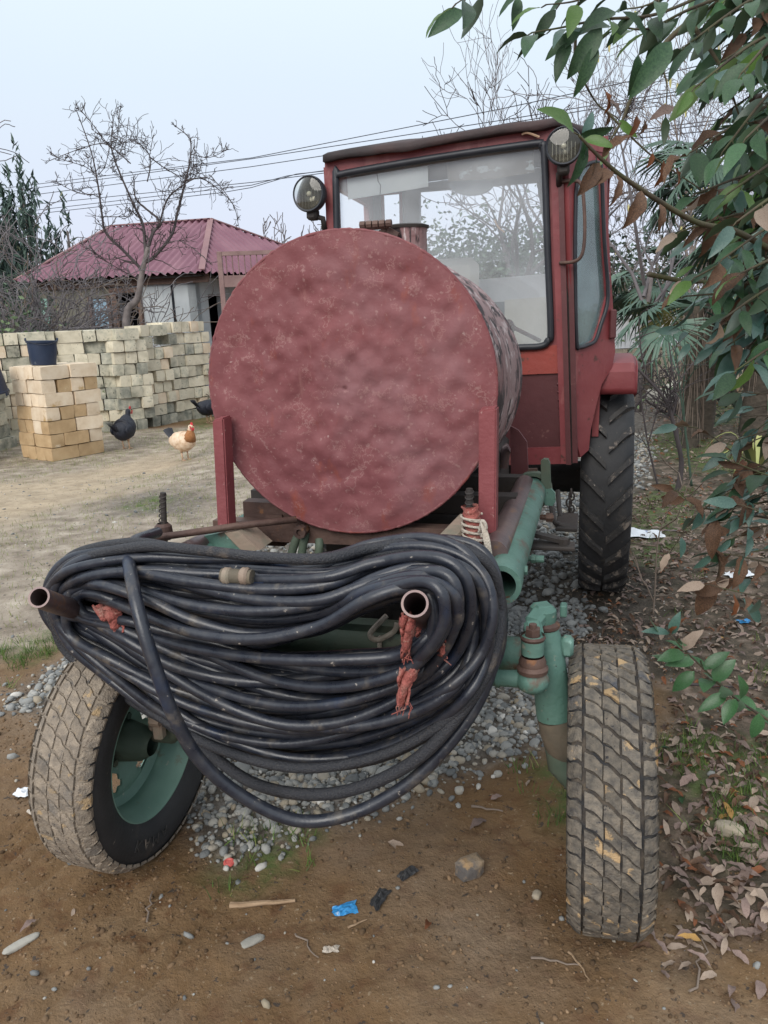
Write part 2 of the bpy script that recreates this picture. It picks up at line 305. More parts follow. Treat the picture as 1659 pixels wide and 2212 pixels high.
X['blockwet'] = nmat('damp_limestone', [(.38, .255, .135), (.47, .325, .18), (.53, .385, .225)], 6, 7, .85, .35, 55, rand=.12, over=((20, .66, .72, (.28, .18, .09)), (5, .64, .68, (.62, .5, .35))))
X['blockold'] = nmat('weathered_limestone', [(.36, .345, .27), (.50, .47, .37), (.60, .55, .43)], 8, 8, .92, .5, 50, rand=.2, contrast=(.36, .62), over=((22, .60, .68, (.17, .175, .135)), (4, .585, .68, (.17, .17, .135)), (6, .64, .69, (.60, .52, .38)), (9, .70, .74, (.05, .07, .03))))
X['blockgrey'] = nmat('grey_weathered_block', [(.22, .225, .19), (.32, .315, .26), (.44, .42, .34)], 9, 8, .92, .5, 50, rand=.22, contrast=(.36, .64), over=((20, .6, .68, (.12, .125, .105)), (7, .66, .71, (.08, .11, .045))))
X['plaster'] = nmat('grey_render', [(.36, .39, .41), (.45, .48, .50), (.50, .53, .54)], 1.5, 8, .9, .2, 20, over=((.9, .55, .68, (.22, .25, .28), (3, 3, .5)), (5, .66, .72, (.48, .5, .5))))
X['blockwall'] = nmat('grey_brown_wall', [(.15, .145, .12), (.22, .205, .17)], 3, 7, .9, .3, 30, over=((5, .6, .7, (.28, .26, .21)),))
X['roofred'] = nmat('faded_red_roof', [(.17, .075, .105), (.205, .098, .13), (.25, .13, .16)], 1.2, 7, .62, .1, 20, over=((.8, .6, .72, (.19, .085, .115)), (12, .65, .72, (.19, .08, .10))), spec=.3)
X['roofcap'] = nmat('brown_ridge_metal', [(.20, .105, .115), (.26, .145, .145)], 2, 5, .6, .1, 20)
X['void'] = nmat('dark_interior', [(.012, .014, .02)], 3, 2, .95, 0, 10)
X['wood'] = nmat('brown_door_wood', [(.12, .075, .06), (.19, .12, .095)], 4, 6, .8, .3, 40, stretch=(4, 4, .6))
X['bluep'] = nmat('faded_blue_paint', [(.22, .35, .46), (.30, .43, .54)], 3, 6, .75, .15, 30, over=((6, .62, .7, (.35, .36, .36)),))
X['mint'] = nmat('faded_mint_paint', [(.2, .36, .31), (.28, .43, .38)], 4, 6, .8, .2, 30)
X['gate'] = nmat('rusty_brown_gate', [(.18, .11, .105), (.26, .17, .16)], 5, 6, .7, .2, 40)
X['bucket'] = nmat('navy_plastic', [(.012, .022, .05), (.02, .034, .07)], 6, 5, .5, .1, 40, over=((16, .64, .7, (.08, .1, .13)), (45, .68, .72, (.16, .17, .18))), spec=.4)
X['blackp'] = nmat('black_feathers', [(.008, .010, .018), (.02, .023, .035)], 40, 5, .55, .4, 90)
X['buff'] = nmat('buff_feathers', [(.50, .34, .22), (.66, .50, .36), (.72, .6, .47)], 18, 6, .9, .5, 60)
X['rufous'] = nmat('rufous_hackle', [(.27, .11, .04), (.36, .17, .07)], 40, 5, .9, .5, 80)
X['comb'] = nmat('red_comb', [(.50, .03, .04), (.6, .06, .07)], 30, 3, .5, .2, 80)
X['shank'] = nmat('pale_shank', [(.55, .36, .24), (.45, .3, .2)], 20, 3, .6, .2, 60)
X['beak'] = nmat('beak_horn', [(.35, .24, .12)], 10, 2, .5, 0)
X['bark'] = nmat('bare_bark', [(.11, .095, .09), (.17, .145, .14), (.22, .19, .18)], 8, 6, .9, .4, 60)
X['twig'] = nmat('dark_twig', [(.05, .042, .045), (.085, .07, .07)], 6, 4, .85, .2, 60)
X['twigtan'] = nmat('tan_twig', [(.16, .125, .10), (.24, .19, .155)], 3, 4, .85, .2, 40)
X['twiggrey'] = nmat('grey_twig', [(.13, .12, .13), (.20, .18, .185)], 3, 4, .85, .2, 40)
X['catkin'] = nmat('yellow_catkin', [(.50, .46, .17), (.6, .55, .25)], 20, 3, .9, .3, 90)
X['stem'] = nmat('green_stem', [(.035, .07, .05), (.06, .10, .07)], 6, 4, .7, .1, 50)
X['branch'] = nmat('laurel_branch', [(.04, .034, .026), (.085, .07, .045), (.07, .085, .03)], 14, 5, .85, .4, 70)
X['redtwig'] = nmat('reddish_twig', [(.11, .055, .045), (.16, .09, .07)], 12, 4, .7, .2, 60)
LEAFG = nmat('laurel_leaf_green', [(.02, .05, .024), (.032, .072, .034), (.045, .095, .042)], 24, 5, .4, .15, 60, rand=.3, spec=.35, trans=.14, backc=(.045, .075, .04), over=((70, .7, .74, (.16, .15, .07)),))
LEAFT = nmat('laurel_leaf_teal', [(.04, .095, .078), (.06, .125, .10), (.085, .155, .125)], 24, 5, .36, .12, 60, rand=.2, spec=.65, trans=.10, backc=(.075, .115, .085))
LEAFS = nmat('seedling_leaf', [(.03, .085, .035), (.045, .115, .045), (.06, .14, .06)], 24, 5, .32, .15, 60, rand=.25, spec=.5, trans=.15, backc=(.08, .14, .08))
LEAFL = nmat('laurel_leaf_light', [(.085, .17, .04), (.12, .22, .055)], 24, 5, .4, .12, 60, rand=.2, spec=.5, trans=.35, backc=(.14, .22, .08))
LEAFB = nmat('laurel_leaf_brown', [(.06, .036, .024), (.11, .06, .036), (.17, .095, .055)], 30, 6, .6, .3, 70, rand=.3, spec=.35, trans=.12, backc=(.15, .10, .065), over=((22, .62, .68, (.07, .04, .025)),))
LEAFO = nmat('leaf_rust', [(.24, .085, .035), (.18, .07, .03)], 30, 6, .65, .3, 70, rand=.25, trans=.2, backc=(.22, .10, .05))
LEAFP = nmat('leaf_pale', [(.27, .20, .155), (.36, .28, .22), (.22, .155, .12)], 26, 6, .7, .3, 70, rand=.25, trans=.08, backc=(.33, .27, .23))
LEAFM = nmat('leaf_mauve', [(.17, .115, .10), (.25, .18, .155), (.12, .08, .068)], 26, 6, .7, .3, 70, rand=.3, trans=.05, backc=(.27, .215, .19), over=((20, .62, .7, (.15, .09, .075)),))
LEAFY = nmat('leaf_yellow', [(.45, .28, .09), (.38, .2, .06)], 26, 6, .6, .3, 70, rand=.2, trans=.1)
X['conifer'] = nmat('cypress_green', [(.05, .085, .075), (.08, .12, .10)], 3, 4, .8, .1, 30, shade=[(0, (.6, .65, .7)), (.8, (1.2, 1.2, 1.1)), (.81, (2.6, 1.7, 1.2)), (1, (2.8, 1.8, 1.2))])
X['hedge'] = nmat('evergreen_foliage', [(.045, .075, .05), (.07, .105, .07)], 3, 4, .7, .1, 30, shade=True)
X['shrubg'] = nmat('light_shrub_foliage', [(.10, .16, .075), (.15, .2, .10)], 4, 4, .6, .1, 30, shade=True)
X['palm'] = nmat('fan_palm_leaf', [(.045, .09, .065), (.07, .125, .09), (.10, .15, .11)], 3, 4, .5, .1, 30, rand=.25, spec=.4)
X['palmold'] = nmat('yellowing_blade', [(.22, .25, .08), (.3, .3, .12)], 3, 4, .6, .1, 30, rand=.2)
X['palmtrunk'] = nmat('fibrous_palm_trunk', [(.045, .038, .03), (.10, .082, .064)], 16, 7, .95, 1.0, 50, stretch=(1, 1, 2.2))
X['grass'] = nmat('grass_blade', [(.065, .13, .03), (.10, .18, .045)], 2, 3, .6, 0, 30, shade=[(0, (.6, .6, .6)), (.7, (1.3, 1.2, 1)), (.72, (2.6, 1.6, 2)), (1, (3, 1.8, 2.4))], trans=.2)
X['pebble'] = nmat('river_pebble', [(.72, .72, .70), (.88, .86, .82)], 9, 6, .75, .3, 160, shade=[(0, (.14, .15, .16)), (.3, (.27, .28, .285)), (.55, (.41, .41, .40)), (.72, (.36, .30, .22)), (.86, (.55, .53, .5)), (1, (.85, .85, .85))], over=((120, .66, .72, (.75, .75, .75)),))
X['stone'] = nmat('rough_stone', [(.24, .22, .19), (.33, .28, .21), (.4, .35, .28)], 14, 7, .85, .5, 60, rand=.2, over=((9, .6, .68, (.15, .13, .11)),))
X['crumb'] = nmat('soil_crumb', [(.15, .092, .05), (.2, .13, .075)], 9, 5, .95, .3, 120, shade=[(0, (.35, .33, .3)), (.5, (.9, .9, .9)), (.85, (1.3, 1.3, 1.3)), (1, (2.0, 2.2, 2.4))])
X['brownstone'] = nmat('brown_broken_stone', [(.20, .145, .09), (.28, .21, .14), (.17, .155, .14)], 12, 7, .85, .5, 60, over=((7, .54, .6, (.11, .10, .095)), (9, .62, .68, (.36, .24, .13))))
X['boulder'] = nmat('grey_boulder', [(.27, .26, .23), (.36, .34, .3)], 6, 7, .9, .4, 40, rand=.2, over=((6, .62, .7, (.17, .18, .12)),))
X['straw'] = nmat('split_wood', [(.40, .28, .18), (.26, .17, .1)], 20, 6, .85, .5, 80, stretch=(1, 6, 6))
X['wire'] = nmat('cable_black', [(.04, .045, .06)], 3, 1, .7, 0)
X['pot'] = nmat('chipped_cream_paint', [(.55, .54, .44), (.64, .63, .54)], 8, 5, .7, .2, 40, over=((8, .62, .7, (.3, .3, .22)),))
X['plastic'] = nmat('white_film', [(.66, .69, .74), (.78, .8, .83)], 9, 5, .35, .3, 30, over=((14, .66, .7, (.3, .35, .5)),))
X['bluefilm'] = nmat('blue_wrapper', [(.03, .22, .50), (.06, .30, .6)], 12, 4, .35, .2, 50, over=((18, .6, .66, (.5, .55, .6)),))
X['redcap'] = nmat('red_cap_plastic', [(.55, .09, .08), (.62, .16, .14)], 60, 4, .5, .3, 90)
X['seat'] = nmat('grey_vinyl_seat', [(.60, .58, .52), (.68, .66, .6)], 5, 4, .6, .15, 30)
X['lens'] = glass('lamp_glass', .08, (.72, .72, .66), (.42, .4, .34), 1.0)
X['screen'] = glass('dusty_windscreen', .13, (.99, 1.0, 1.0), (.92, .96, 1.0), 1.3)
X['sideglass'] = glass('wavy_side_glass', .17, (.85, .95, .95), (.62, .8, .82), 2.4, (6, 1.0))  # teal film colour paints pale reflections into the glass dust
# ------------------------------------------------------------------ ground
def poly_mask(x, y, pts, soft=.25, wob=.25, seed=3):
    P = np.array([[p.x, p.y] for p in pts]); x = np.asarray(x, float); y = np.asarray(y, float)
    xx = x+(fbm(x*2.2, y*2.2, 4, seed)-.47)*wob*2; yy = y+(fbm(x*2.2+9, y*2.2+4, 4, seed+5)-.47)*wob*2
    ins = np.zeros(x.shape, bool); d = np.full(x.shape, 1e9)
    for i in range(len(P)):
        a, b = P[i], P[(i+1) % len(P)]
        c = ((a[1] > yy) != (b[1] > yy)); den = (b[1]-a[1]) if abs(b[1]-a[1]) > 1e-9 else 1e-9
        ins ^= c & (xx < (b[0]-a[0])*(yy-a[1])/den+a[0])
        ab = b-a; t = np.clip(((xx-a[0])*ab[0]+(yy-a[1])*ab[1])/(ab@ab+1e-12), 0, 1)
        d = np.minimum(d, np.hypot(xx-a[0]-t*ab[0], yy-a[1]-t*ab[1]))
    sd = np.where(ins, d, -d); t = np.clip(sd/soft+.5, 0, 1); return t*t*(3-2*t)
def wpoly(*px): return [atz(*p) for p in px]
GRAV = wpoly((400, 1790), (470, 1870), (560, 1845), (700, 1795), (830, 1760), (1000, 1705), (1130, 1665), (1215, 1610), (1262, 1480), (1260, 1200), (1400, 1000), (1440, 860), (1290, 850), (1240, 1020), (1090, 1080), (640, 1130), (470, 1230), (330, 1420), (300, 1560))
GRAVL = wpoly((40, 1480), (80, 1440), (170, 1420), (330, 1400), (330, 1540), (130, 1550), (40, 1540))
GRAVM = wpoly((250, 1075), (320, 1050), (430, 1045), (470, 1075), (400, 1110), (290, 1120))
LITT = wpoly((1440, 2030), (1425, 1750), (1380, 1480), (1235, 1400), (1260, 1290), (1340, 1230), (1345, 1000), (1400, 860), (1640, 850), (1900, 860), (2300, 1200), (2300, 1700), (1750, 1960), (1600, 1990))
SAND = wpoly((-200, 1180), (0, 1140), (130, 1085), (250, 1050), (300, 1010), (420, 985), (330, 950), (225, 985), (40, 1010), (-200, 1020))
DRY = wpoly((-700, 1450), (0, 1430), (60, 1400), (330, 1330), (620, 1120), (700, 900), (-600, 900))
GRASSP = [wpoly((1370, 1200), (1370, 1080), (1440, 1040), (1520, 1060), (1480, 1170), (1400, 1230)), wpoly((1430, 1700), (1440, 1600), (1560, 1590), (1659, 1640), (1659, 1800), (1520, 1850)), wpoly((270, 1085), (330, 1060), (390, 1070), (350, 1095)),
          wpoly((20, 1400), (100, 1370), (130, 1400), (60, 1430)), wpoly((440, 1850), (520, 1800), (640, 1790), (720, 1800), (560, 1870), (470, 1880)), wpoly((1480, 900), (1540, 850), (1640, 860), (1640, 930)), wpoly((1360, 960), (1450, 930), (1600, 960), (1640, 1030), (1500, 1020)), wpoly((1100, 1670), (1180, 1640), (1230, 1750), (1150, 1760)), wpoly((400, 885), (440, 870), (470, 900), (420, 905))]
SOIL = wpoly((640, 1180), (900, 1120), (1085, 1150), (1260, 1160), (1400, 1220), (1470, 1330), (1440, 1460), (1240, 1470), (1120, 1440), (800, 1420))  # dark wet soil with the shade around the tractor painted in
def pgrass(x, y):
    m = 0
    for i, p in enumerate(GRASSP): m = np.maximum(m, poly_mask(x, y, p, .2, .18, 40+i))
    return m
RD = atz(264, 2022)-atz(185, 2105); RD.normalize()
def masks(x, y):
    gr = np.maximum(poly_mask(x, y, GRAV, .22, .16, 3), np.maximum(poly_mask(x, y, GRAVL, .25, .2, 4), .8*poly_mask(x, y, GRAVM, .5, .4, 5)))
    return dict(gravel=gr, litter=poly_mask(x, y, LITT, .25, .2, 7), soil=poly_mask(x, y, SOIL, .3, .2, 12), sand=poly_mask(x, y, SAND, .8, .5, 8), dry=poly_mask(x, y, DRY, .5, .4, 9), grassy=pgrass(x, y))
def axis(segs):
    r = [segs[0][0]]
    for a, b, st in segs:
        n = max(1, int(round((b-a)/st))); r += list(np.linspace(a, b, n+1)[1:])
    return np.array(r)
gx = axis([(-400, -60, 40), (-60, -12, 4), (-12, -4, .25), (-4, -1.6, .06), (-1.6, 1.6, .016), (1.6, 4, .06), (4, 12, .3), (12, 60, 4), (60, 400, 40)])
gy = axis([(-30, -2, 4), (-2, 1.0, .15), (1.0, 2.6, .016), (2.6, 4.5, .035), (4.5, 9, .08), (9, 20, .3), (20, 60, 3), (60, 900, 60)])
XX, YY = np.meshgrid(gx, gy)
mk = masks(XX, YY)
gz = np.vectorize(g)(XX, YY)
near = np.clip(1-(np.hypot(XX, YY)-8)/20, 0, 1)
perp = XX*(-RD.y)+YY*RD.x; along = XX*RD.x+YY*RD.y
rutm = np.clip((-.05-XX)/.5, 0, 1)*np.clip((4.2-YY)/1.2, 0, 1)*(1-mk['gravel'])
rut = (np.abs(((perp+(fbm(along*1.3, perp*3, 3, 2)-.5)*.06)/.085) % 1-.5)*2)
brk = np.clip((fbm(along*2.3+3, perp*5, 3, 21)-.36)*5, 0, 1)
gz += rutm*brk*(-.017)*np.clip(1-rut*2.6, 0, 1)
gz += near*((fbm(XX*1.1, YY*1.1, 4, 1)-.47)*.05+(fbm(XX*7, YY*7, 4, 2)-.47)*.026+(fbm(XX*28, YY*28, 3, 6)-.47)*.013)
gz += mk['litter']*near*(fbm(XX*5, YY*5, 3, 8)-.4)*.03
ny, nx = XX.shape; idx = np.arange(nx*ny).reshape(ny, nx)
GF = np.stack([idx[:-1, :-1], idx[:-1, 1:], idx[1:, 1:], idx[1:, :-1]], -1).reshape(-1, 4)
def ground_mat():
    m = bpy.data.materials.new('yard_ground'); m.use_nodes = True; t = m.node_tree; t.nodes.clear(); N = t.nodes.new; L = t.links.new
    o = N('ShaderNodeOutputMaterial'); b = N('ShaderNodeBsdfPrincipled'); L(b.outputs[0], o.inputs[0]); b.inputs['Specular IOR Level'].default_value = .15
    tc = N('ShaderNodeTexCoord')
    def noi(s, d=7, r=.6, st=None, rot=0):
        n = N('ShaderNodeTexNoise'); n.inputs['Scale'].default_value = s; n.inputs['Detail'].default_value = d; n.inputs['Roughness'].default_value = r
        if st:
            mp = N('ShaderNodeMapping'); mp.inputs['Rotation'].default_value = (0, 0, rot); mp.inputs['Scale'].default_value = st; L(tc.outputs['Object'], mp.inputs[0]); L(mp.outputs[0], n.inputs['Vector'])
        else: L(tc.outputs['Object'], n.inputs['Vector'])
        return n.outputs[0]
    def ramp(s, st):
        r = N('ShaderNodeValToRGB'); L(s, r.inputs[0]); e = r.color_ramp.elements; e[0].position, e[0].color = st[0][0], (*st[0][1], 1); e[1].position, e[1].color = st[-1][0], (*st[-1][1], 1)
        for p, c in st[1:-1]: q = e.new(p); q.color = (*c, 1)
        return r.outputs[0]
    def att(n): a = N('ShaderNodeAttribute'); a.attribute_name = n; return a.outputs['Fac']
    def mix(f, a, c):
        x = N('ShaderNodeMix'); x.data_type = 'RGBA'; L(f, x.inputs[0]) if not isinstance(f, float) else None
        L(a, x.inputs[6]); L(c, x.inputs[7]) if not isinstance(c, tuple) else setattr(x.inputs[7], 'default_value', (*c, 1)); return x.outputs[2]
    n1, n2, n3, n4 = noi(2.2), noi(14), noi(60, 5), noi(170, 4)
    col = ramp(n1, [(.3, (.125, .073, .036)), (.5, (.168, .102, .052)), (.7, (.22, .145, .082))])
    col = mix(ramp(n2, [(.52, (0,)*3), (.64, (1,)*3)]), col, (.13, .07, .035))
    col = mix(ramp(noi(.9), [(.47, (0,)*3), (.62, (.75,)*3)]), col, (.225, .165, .115))
    col = mix(att('dry'), col, ramp(noi(5, 8), [(.3, (.16, .13, .10)), (.46, (.27, .225, .18)), (.56, (.33, .28, .225)), (.7, (.46, .40, .33))]))
    col = mix(att('sand'), col, ramp(noi(6, 7), [(.35, (.32, .255, .18)), (.6, (.44, .355, .255))]))
    col = mix(att('litter'), col, ramp(noi(9, 8), [(.32, (.04, .036, .026)), (.46, (.075, .062, .046)), (.56, (.135, .105, .08)), (.66, (.23, .175, .14))]))
    col = mix(att('gravel'), col, ramp(noi(26, 7), [(.3, (.06, .052, .045)), (.5, (.12, .105, .09)), (.7, (.25, .23, .21))]))
    col = mix(att('soil'), col, ramp(noi(20, 7), [(.35, (.028, .024, .02)), (.6, (.065, .055, .045)), (.7, (.15, .13, .11))]))  # near-black tones: wet soil and painted shade at the tractor
    gm = N('ShaderNodeMath'); gm.operation = 'MULTIPLY'; L(att('grassy'), gm.inputs[0]); L(ramp(n2, [(.4, (0,)*3), (.6, (1,)*3)]), gm.inputs[1])
    col = mix(gm.outputs[0], col, (.085, .12, .04))
    col = mix(ramp(n3, [(.63, (0,)*3), (.69, (1,)*3)]), col, (.27, .20, .13))
    col = mix(ramp(noi(38, 4), [(.635, (0,)*3), (.67, (1,)*3)]), col, (.07, .055, .045))
    col = mix(ramp(n4, [(.69, (0,)*3), (.72, (1,)*3)]), col, (.36, .32, .27))
    col = mix(ramp(n4, [(.29, (1,)*3), (.34, (0,)*3)]), col, (.085, .055, .035))
    L(col, b.inputs['Base Color'])
    L(ramp(noi(1.3), [(.35, (.62,)*3), (.65, (.95,)*3)]), b.inputs['Roughness'])
    b1 = N('ShaderNodeBump'); b1.inputs['Strength'].default_value = .85; b1.inputs['Distance'].default_value = .012; L(noi(45, 8, .65), b1.inputs['Height'])
    b2 = N('ShaderNodeBump'); b2.inputs['Strength'].default_value = .35; b2.inputs['Distance'].default_value = .006; L(n4, b2.inputs['Height']); L(b1.outputs[0], b2.inputs['Normal']); L(b2.outputs[0], b.inputs['Normal'])
    return m
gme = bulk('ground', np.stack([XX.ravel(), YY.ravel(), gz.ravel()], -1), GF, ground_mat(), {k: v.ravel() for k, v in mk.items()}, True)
ground = link('ground', gme); tag(ground, 'muddy farmyard ground with gravel, dry earth and leaf litter', kind='structure')
from mathutils.bvhtree import BVHTree
def gheight(x, y):                      # bilinear height of the ground sheet
    i = np.clip(np.searchsorted(gx, x)-1, 0, len(gx)-2); j = np.clip(np.searchsorted(gy, y)-1, 0, len(gy)-2)
    fx = (x-gx[i])/(gx[i+1]-gx[i]); fy = (y-gy[j])/(gy[j+1]-gy[j])
    return (gz[j, i]*(1-fx)+gz[j, i+1]*fx)*(1-fy)+(gz[j+1, i]*(1-fx)+gz[j+1, i+1]*fx)*fy
def gpt(px, py):
    p = atz(px, py)
    for _ in range(4): p = atz(px, py, float(gheight(np.float64(p.x), np.float64(p.y))))
    return p
# ------------------------------------------------------------------ gravel
def ico(sub, seed):
    bm = bmesh.new(); bmesh.ops.create_icosphere(bm, subdivisions=sub, radius=1); bm.verts.index_update()
    v = np.array([x.co[:] for x in bm.verts]); f = np.array([[a.index for a in q.verts] for q in bm.faces]); bm.free()
    for i in range(len(v)): v[i] *= 1+.30*(noise.noise(Vector(v[i]*1.2)+Vector((seed*7.3, 1, 2)))) + .10*noise.noise(Vector(v[i]*3.1)+Vector((seed*3.3, 5, 2)))
    return v, f
def place(n, box, wfun, rs):
    x = rs.uniform(box[0], box[1], n); y = rs.uniform(box[2], box[3], n); k = rs.uniform(0, 1, n) < wfun(x, y); return x[k], y[k]
def pebbles(x, y, size, sub, seeds, rs, sink=.25):
    Vs, Fs, A = [], [], []; n0 = 0; part = rs.integers(0, len(seeds), len(x))
    for q, sd in enumerate(seeds):
        k = part == q; N = int(k.sum())
        if not N: continue
        tv, tf = ico(sub, sd); s = size[k]; S = np.stack([s*rs.uniform(.8, 1.35, N), s*rs.uniform(.7, 1.05, N), s*rs.uniform(.5, .8, N)], -1)
        M3 = rotm(rs.normal(0, .35, N), rs.normal(0, .35, N), rs.uniform(0, 6.28, N), S)
        T = np.stack([x[k], y[k], gheight(x[k], y[k])+s*(.55-sink)], -1); V, F = scatter(tv, tf, M3, T)
        Vs.append(V); Fs.append(F+n0); n0 += len(V); A.append(np.repeat(rs.beta(1.6, 2.2, N), len(tv)))
    return np.concatenate(Vs), np.concatenate(Fs), np.concatenate(A)
def gw(x, y): m = masks_g(x, y); return m
def masks_g(x, y): return np.maximum(poly_mask(x, y, GRAV, .22, .16, 3), poly_mask(x, y, GRAVL, .25, .2, 4))
rs = np.random.default_rng(5)
x, y = place(64000, (-1.8, 1.7, 1.75, 3.7), lambda a, b: masks_g(a, b)**1.3*(.42+.5*(fbm(a*3, b*3, 3, 77) > .42)), rs)
sz = np.clip(rs.lognormal(math.log(.0082), .42, len(x)), .0035, .026)
kb = sz > .0105; P1 = pebbles(x[kb], y[kb], sz[kb], 2, (1, 2, 3, 4, 5), rs)
P1b = pebbles(x[~kb], y[~kb], sz[~kb], 1, (11, 12, 13, 14), rs)
x2, y2 = place(38000, (-2.5, 4.2, 3.4, 9), lambda a, b: masks_g(a, b)*.8, rs)
P2 = pebbles(x2, y2, np.clip(rs.lognormal(math.log(.0135), .42, len(x2)), .006, .036), 1, (6, 7, 8), rs)
x3, y3 = place(15000, (-4.2, 2.6, 1.25, 8.5), lambda a, b: .22+.3*poly_mask(a, b, GRAVM, .5, .4, 5), rs)
P3 = pebbles(x3, y3, np.clip(rs.lognormal(math.log(.0038), .65, len(x3)), .0016, .022), 1, (9, 10), rs, .3)
PV, PF, PA = [], [], []; n0 = 0
P1, P1b, P2 = [(V, F, A*(1-.62*poly_mask(V[:, 0], V[:, 1], SOIL, .35, .25, 12)*(np.random.default_rng(2).uniform(0, 1, len(V)//1)*0+1))) for V, F, A in (P1, P1b, P2)]  # pebbles darkened on the same patch, painting shade and wet
for V, F, A in (P1, P1b, P2, P3): PV.append(V); PF.append(F+n0); PA.append(A); n0 += len(V)
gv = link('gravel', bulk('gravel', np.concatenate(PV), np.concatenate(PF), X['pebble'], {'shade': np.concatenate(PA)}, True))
tag(gv, 'loose grey river gravel spread under the tractor', kind='stuff')
xc, yc = place(15000, (-1.6, 1.3, 1.2, 3.4), lambda a, b: (1-masks_g(a, b))*(.25+.75*(fbm(a*3.3, b*3.3, 3, 61) > .45)), rs)
CV_, CF_, CA_ = pebbles(xc, yc, np.clip(rs.lognormal(math.log(.0031), .5, len(xc)), .0013, .010), 1, (21, 22, 23), rs, .42)
tag(link('soil_crumbs', bulk('soil_crumbs', CV_, CF_, X['crumb'], {'shade': CA_})), 'loose crumbs and clods of brown soil on the mud', kind='stuff')
# ------------------------------------------------------------------ grass
def blades(x, y, h, rs, per=1):
    N = len(x); tv = np.array([(-.5, 0, 0), (.5, 0, 0), (.32, .12, .55), (-.32, .12, .55), (0, .45, 1)]); tf = np.array([(0, 1, 2), (0, 2, 3), (3, 2, 4)])
    S = np.stack([rs.uniform(.0022, .0042, N), h, h], -1); M3 = rotm(rs.normal(0, .35, N), rs.normal(0, .3, N), rs.uniform(0, 6.28, N), S)
    V, F = scatter(tv, tf, M3, np.stack([x, y, gheight(x, y)-.003], -1)); return V, F, np.repeat(rs.uniform(0, 1, N), 5)
def tufts(n, box, w, hl, hh, per, rs, rad=.02, dryp=.2):
    x, y = place(n, box, w, rs); x = np.repeat(x, per)+rs.normal(0, rad, len(x)*per); y = np.repeat(y, per)+rs.normal(0, rad, len(y)*per)
    V, F, A = blades(x, y, rs.uniform(hl, hh, len(x)), rs); A = A*.7; k = rs.uniform(0, 1, len(x)) < dryp; A = np.where(np.repeat(k, 5), .75+.25*A, A); return V, F, A
def pg(a, b): return np.clip(pgrass(a, b), 0, 1)
G = [tufts(2600, (-1.9, 2.2, 1.3, 3.6), lambda a, b: pg(a, b)*.95+.004*(1-poly_mask(a, b, GRAV, .2, .1, 3)), .02, .075, 14, rs, .018, .08),
     tufts(5200, (-2.5, 6.5, 3.2, 13), lambda a, b: pg(a, b)*.75+.06*poly_mask(a, b, LITT, .3, .2, 7), .02, .07, 9, rs, .03, .2),
     tufts(12000, (-7, 0, 3.0, 13), lambda a, b: poly_mask(a, b, DRY, .5, .4, 9)*.5*(1-poly_mask(a, b, SAND, .8, .5, 8)), .012, .045, 7, rs, .05, .88)]
PV, PF, PA = [], [], []; n0 = 0
for V, F, A in G: PV.append(V); PF.append(F+n0); PA.append(A); n0 += len(V)
gs = link('grass', bulk('grass', np.concatenate(PV), np.concatenate(PF), X['grass'], {'shade': np.concatenate(PA)}))
tag(gs, 'short tufts of grass growing in the gravel and litter', kind='stuff')
# ------------------------------------------------------------------ leaves
def leaf_mesh(name, mat, L=1.0, W=.38, curl=.12, fold=.12, tip=.75, seg=7, wav=.03, seed=0):
    random.seed(100+seed); V, F = [], []
    for i in range(seg+1):
        t = i/seg; wd = W*.5*max(.0, math.sin(PI*t**tip))**.8
        if i in (0, seg): wd = .006
        z = -curl*4*(t-.5)**2+curl; wv = wav*math.sin(t*17+seed); wv2 = wav*math.sin(t*13+seed*2+1)
        V += [(-wd, t*L, z+fold*wd*1.6+wv*(wd > .01)), (0, t*L, z), (wd, t*L, z+fold*wd*1.6+wv2*(wd > .01))]
    for i in range(seg):
        a = i*3; F += [(a, a+1, a+4, a+3), (a+1, a+2, a+5, a+4)]
    me = bpy.data.meshes.new(name); me.from_pydata(V, [], F); me.materials.append(mat); me.polygons.foreach_set('use_smooth', [True]*len(F)); me.update(); return me
def leafset(mat, n, **k): return [leaf_mesh('leaf', mat, seed=i*3+len(mat.name), W=k.get('W', .35)*(.88+.12*i), curl=k.get('curl', .1)*(1-.5*i/n), fold=k.get('fold', .15)+.1*(i % 2), wav=k.get('wav', .012)) for i in range(n)]
LS = dict(s=leafset(LEAFS, 4, W=.42), g=leafset(LEAFG, 4), t=leafset(LEAFT, 3), l=leafset(LEAFL, 2), b=leafset(LEAFB, 4, curl=.2, wav=.05, fold=.4), o=leafset(LEAFO, 3, curl=.18, wav=.05, fold=.35), p=leafset(LEAFP, 4, curl=.12, wav=.04), m=leafset(LEAFM, 4, curl=.14, wav=.05), y=leafset(LEAFY, 2, curl=.1, wav=.04))
leafrng = random.Random(3)
def meshpts(me): return np.array([v.co[:] for v in me.vertices]), [tuple(p.vertices) for p in me.polygons]
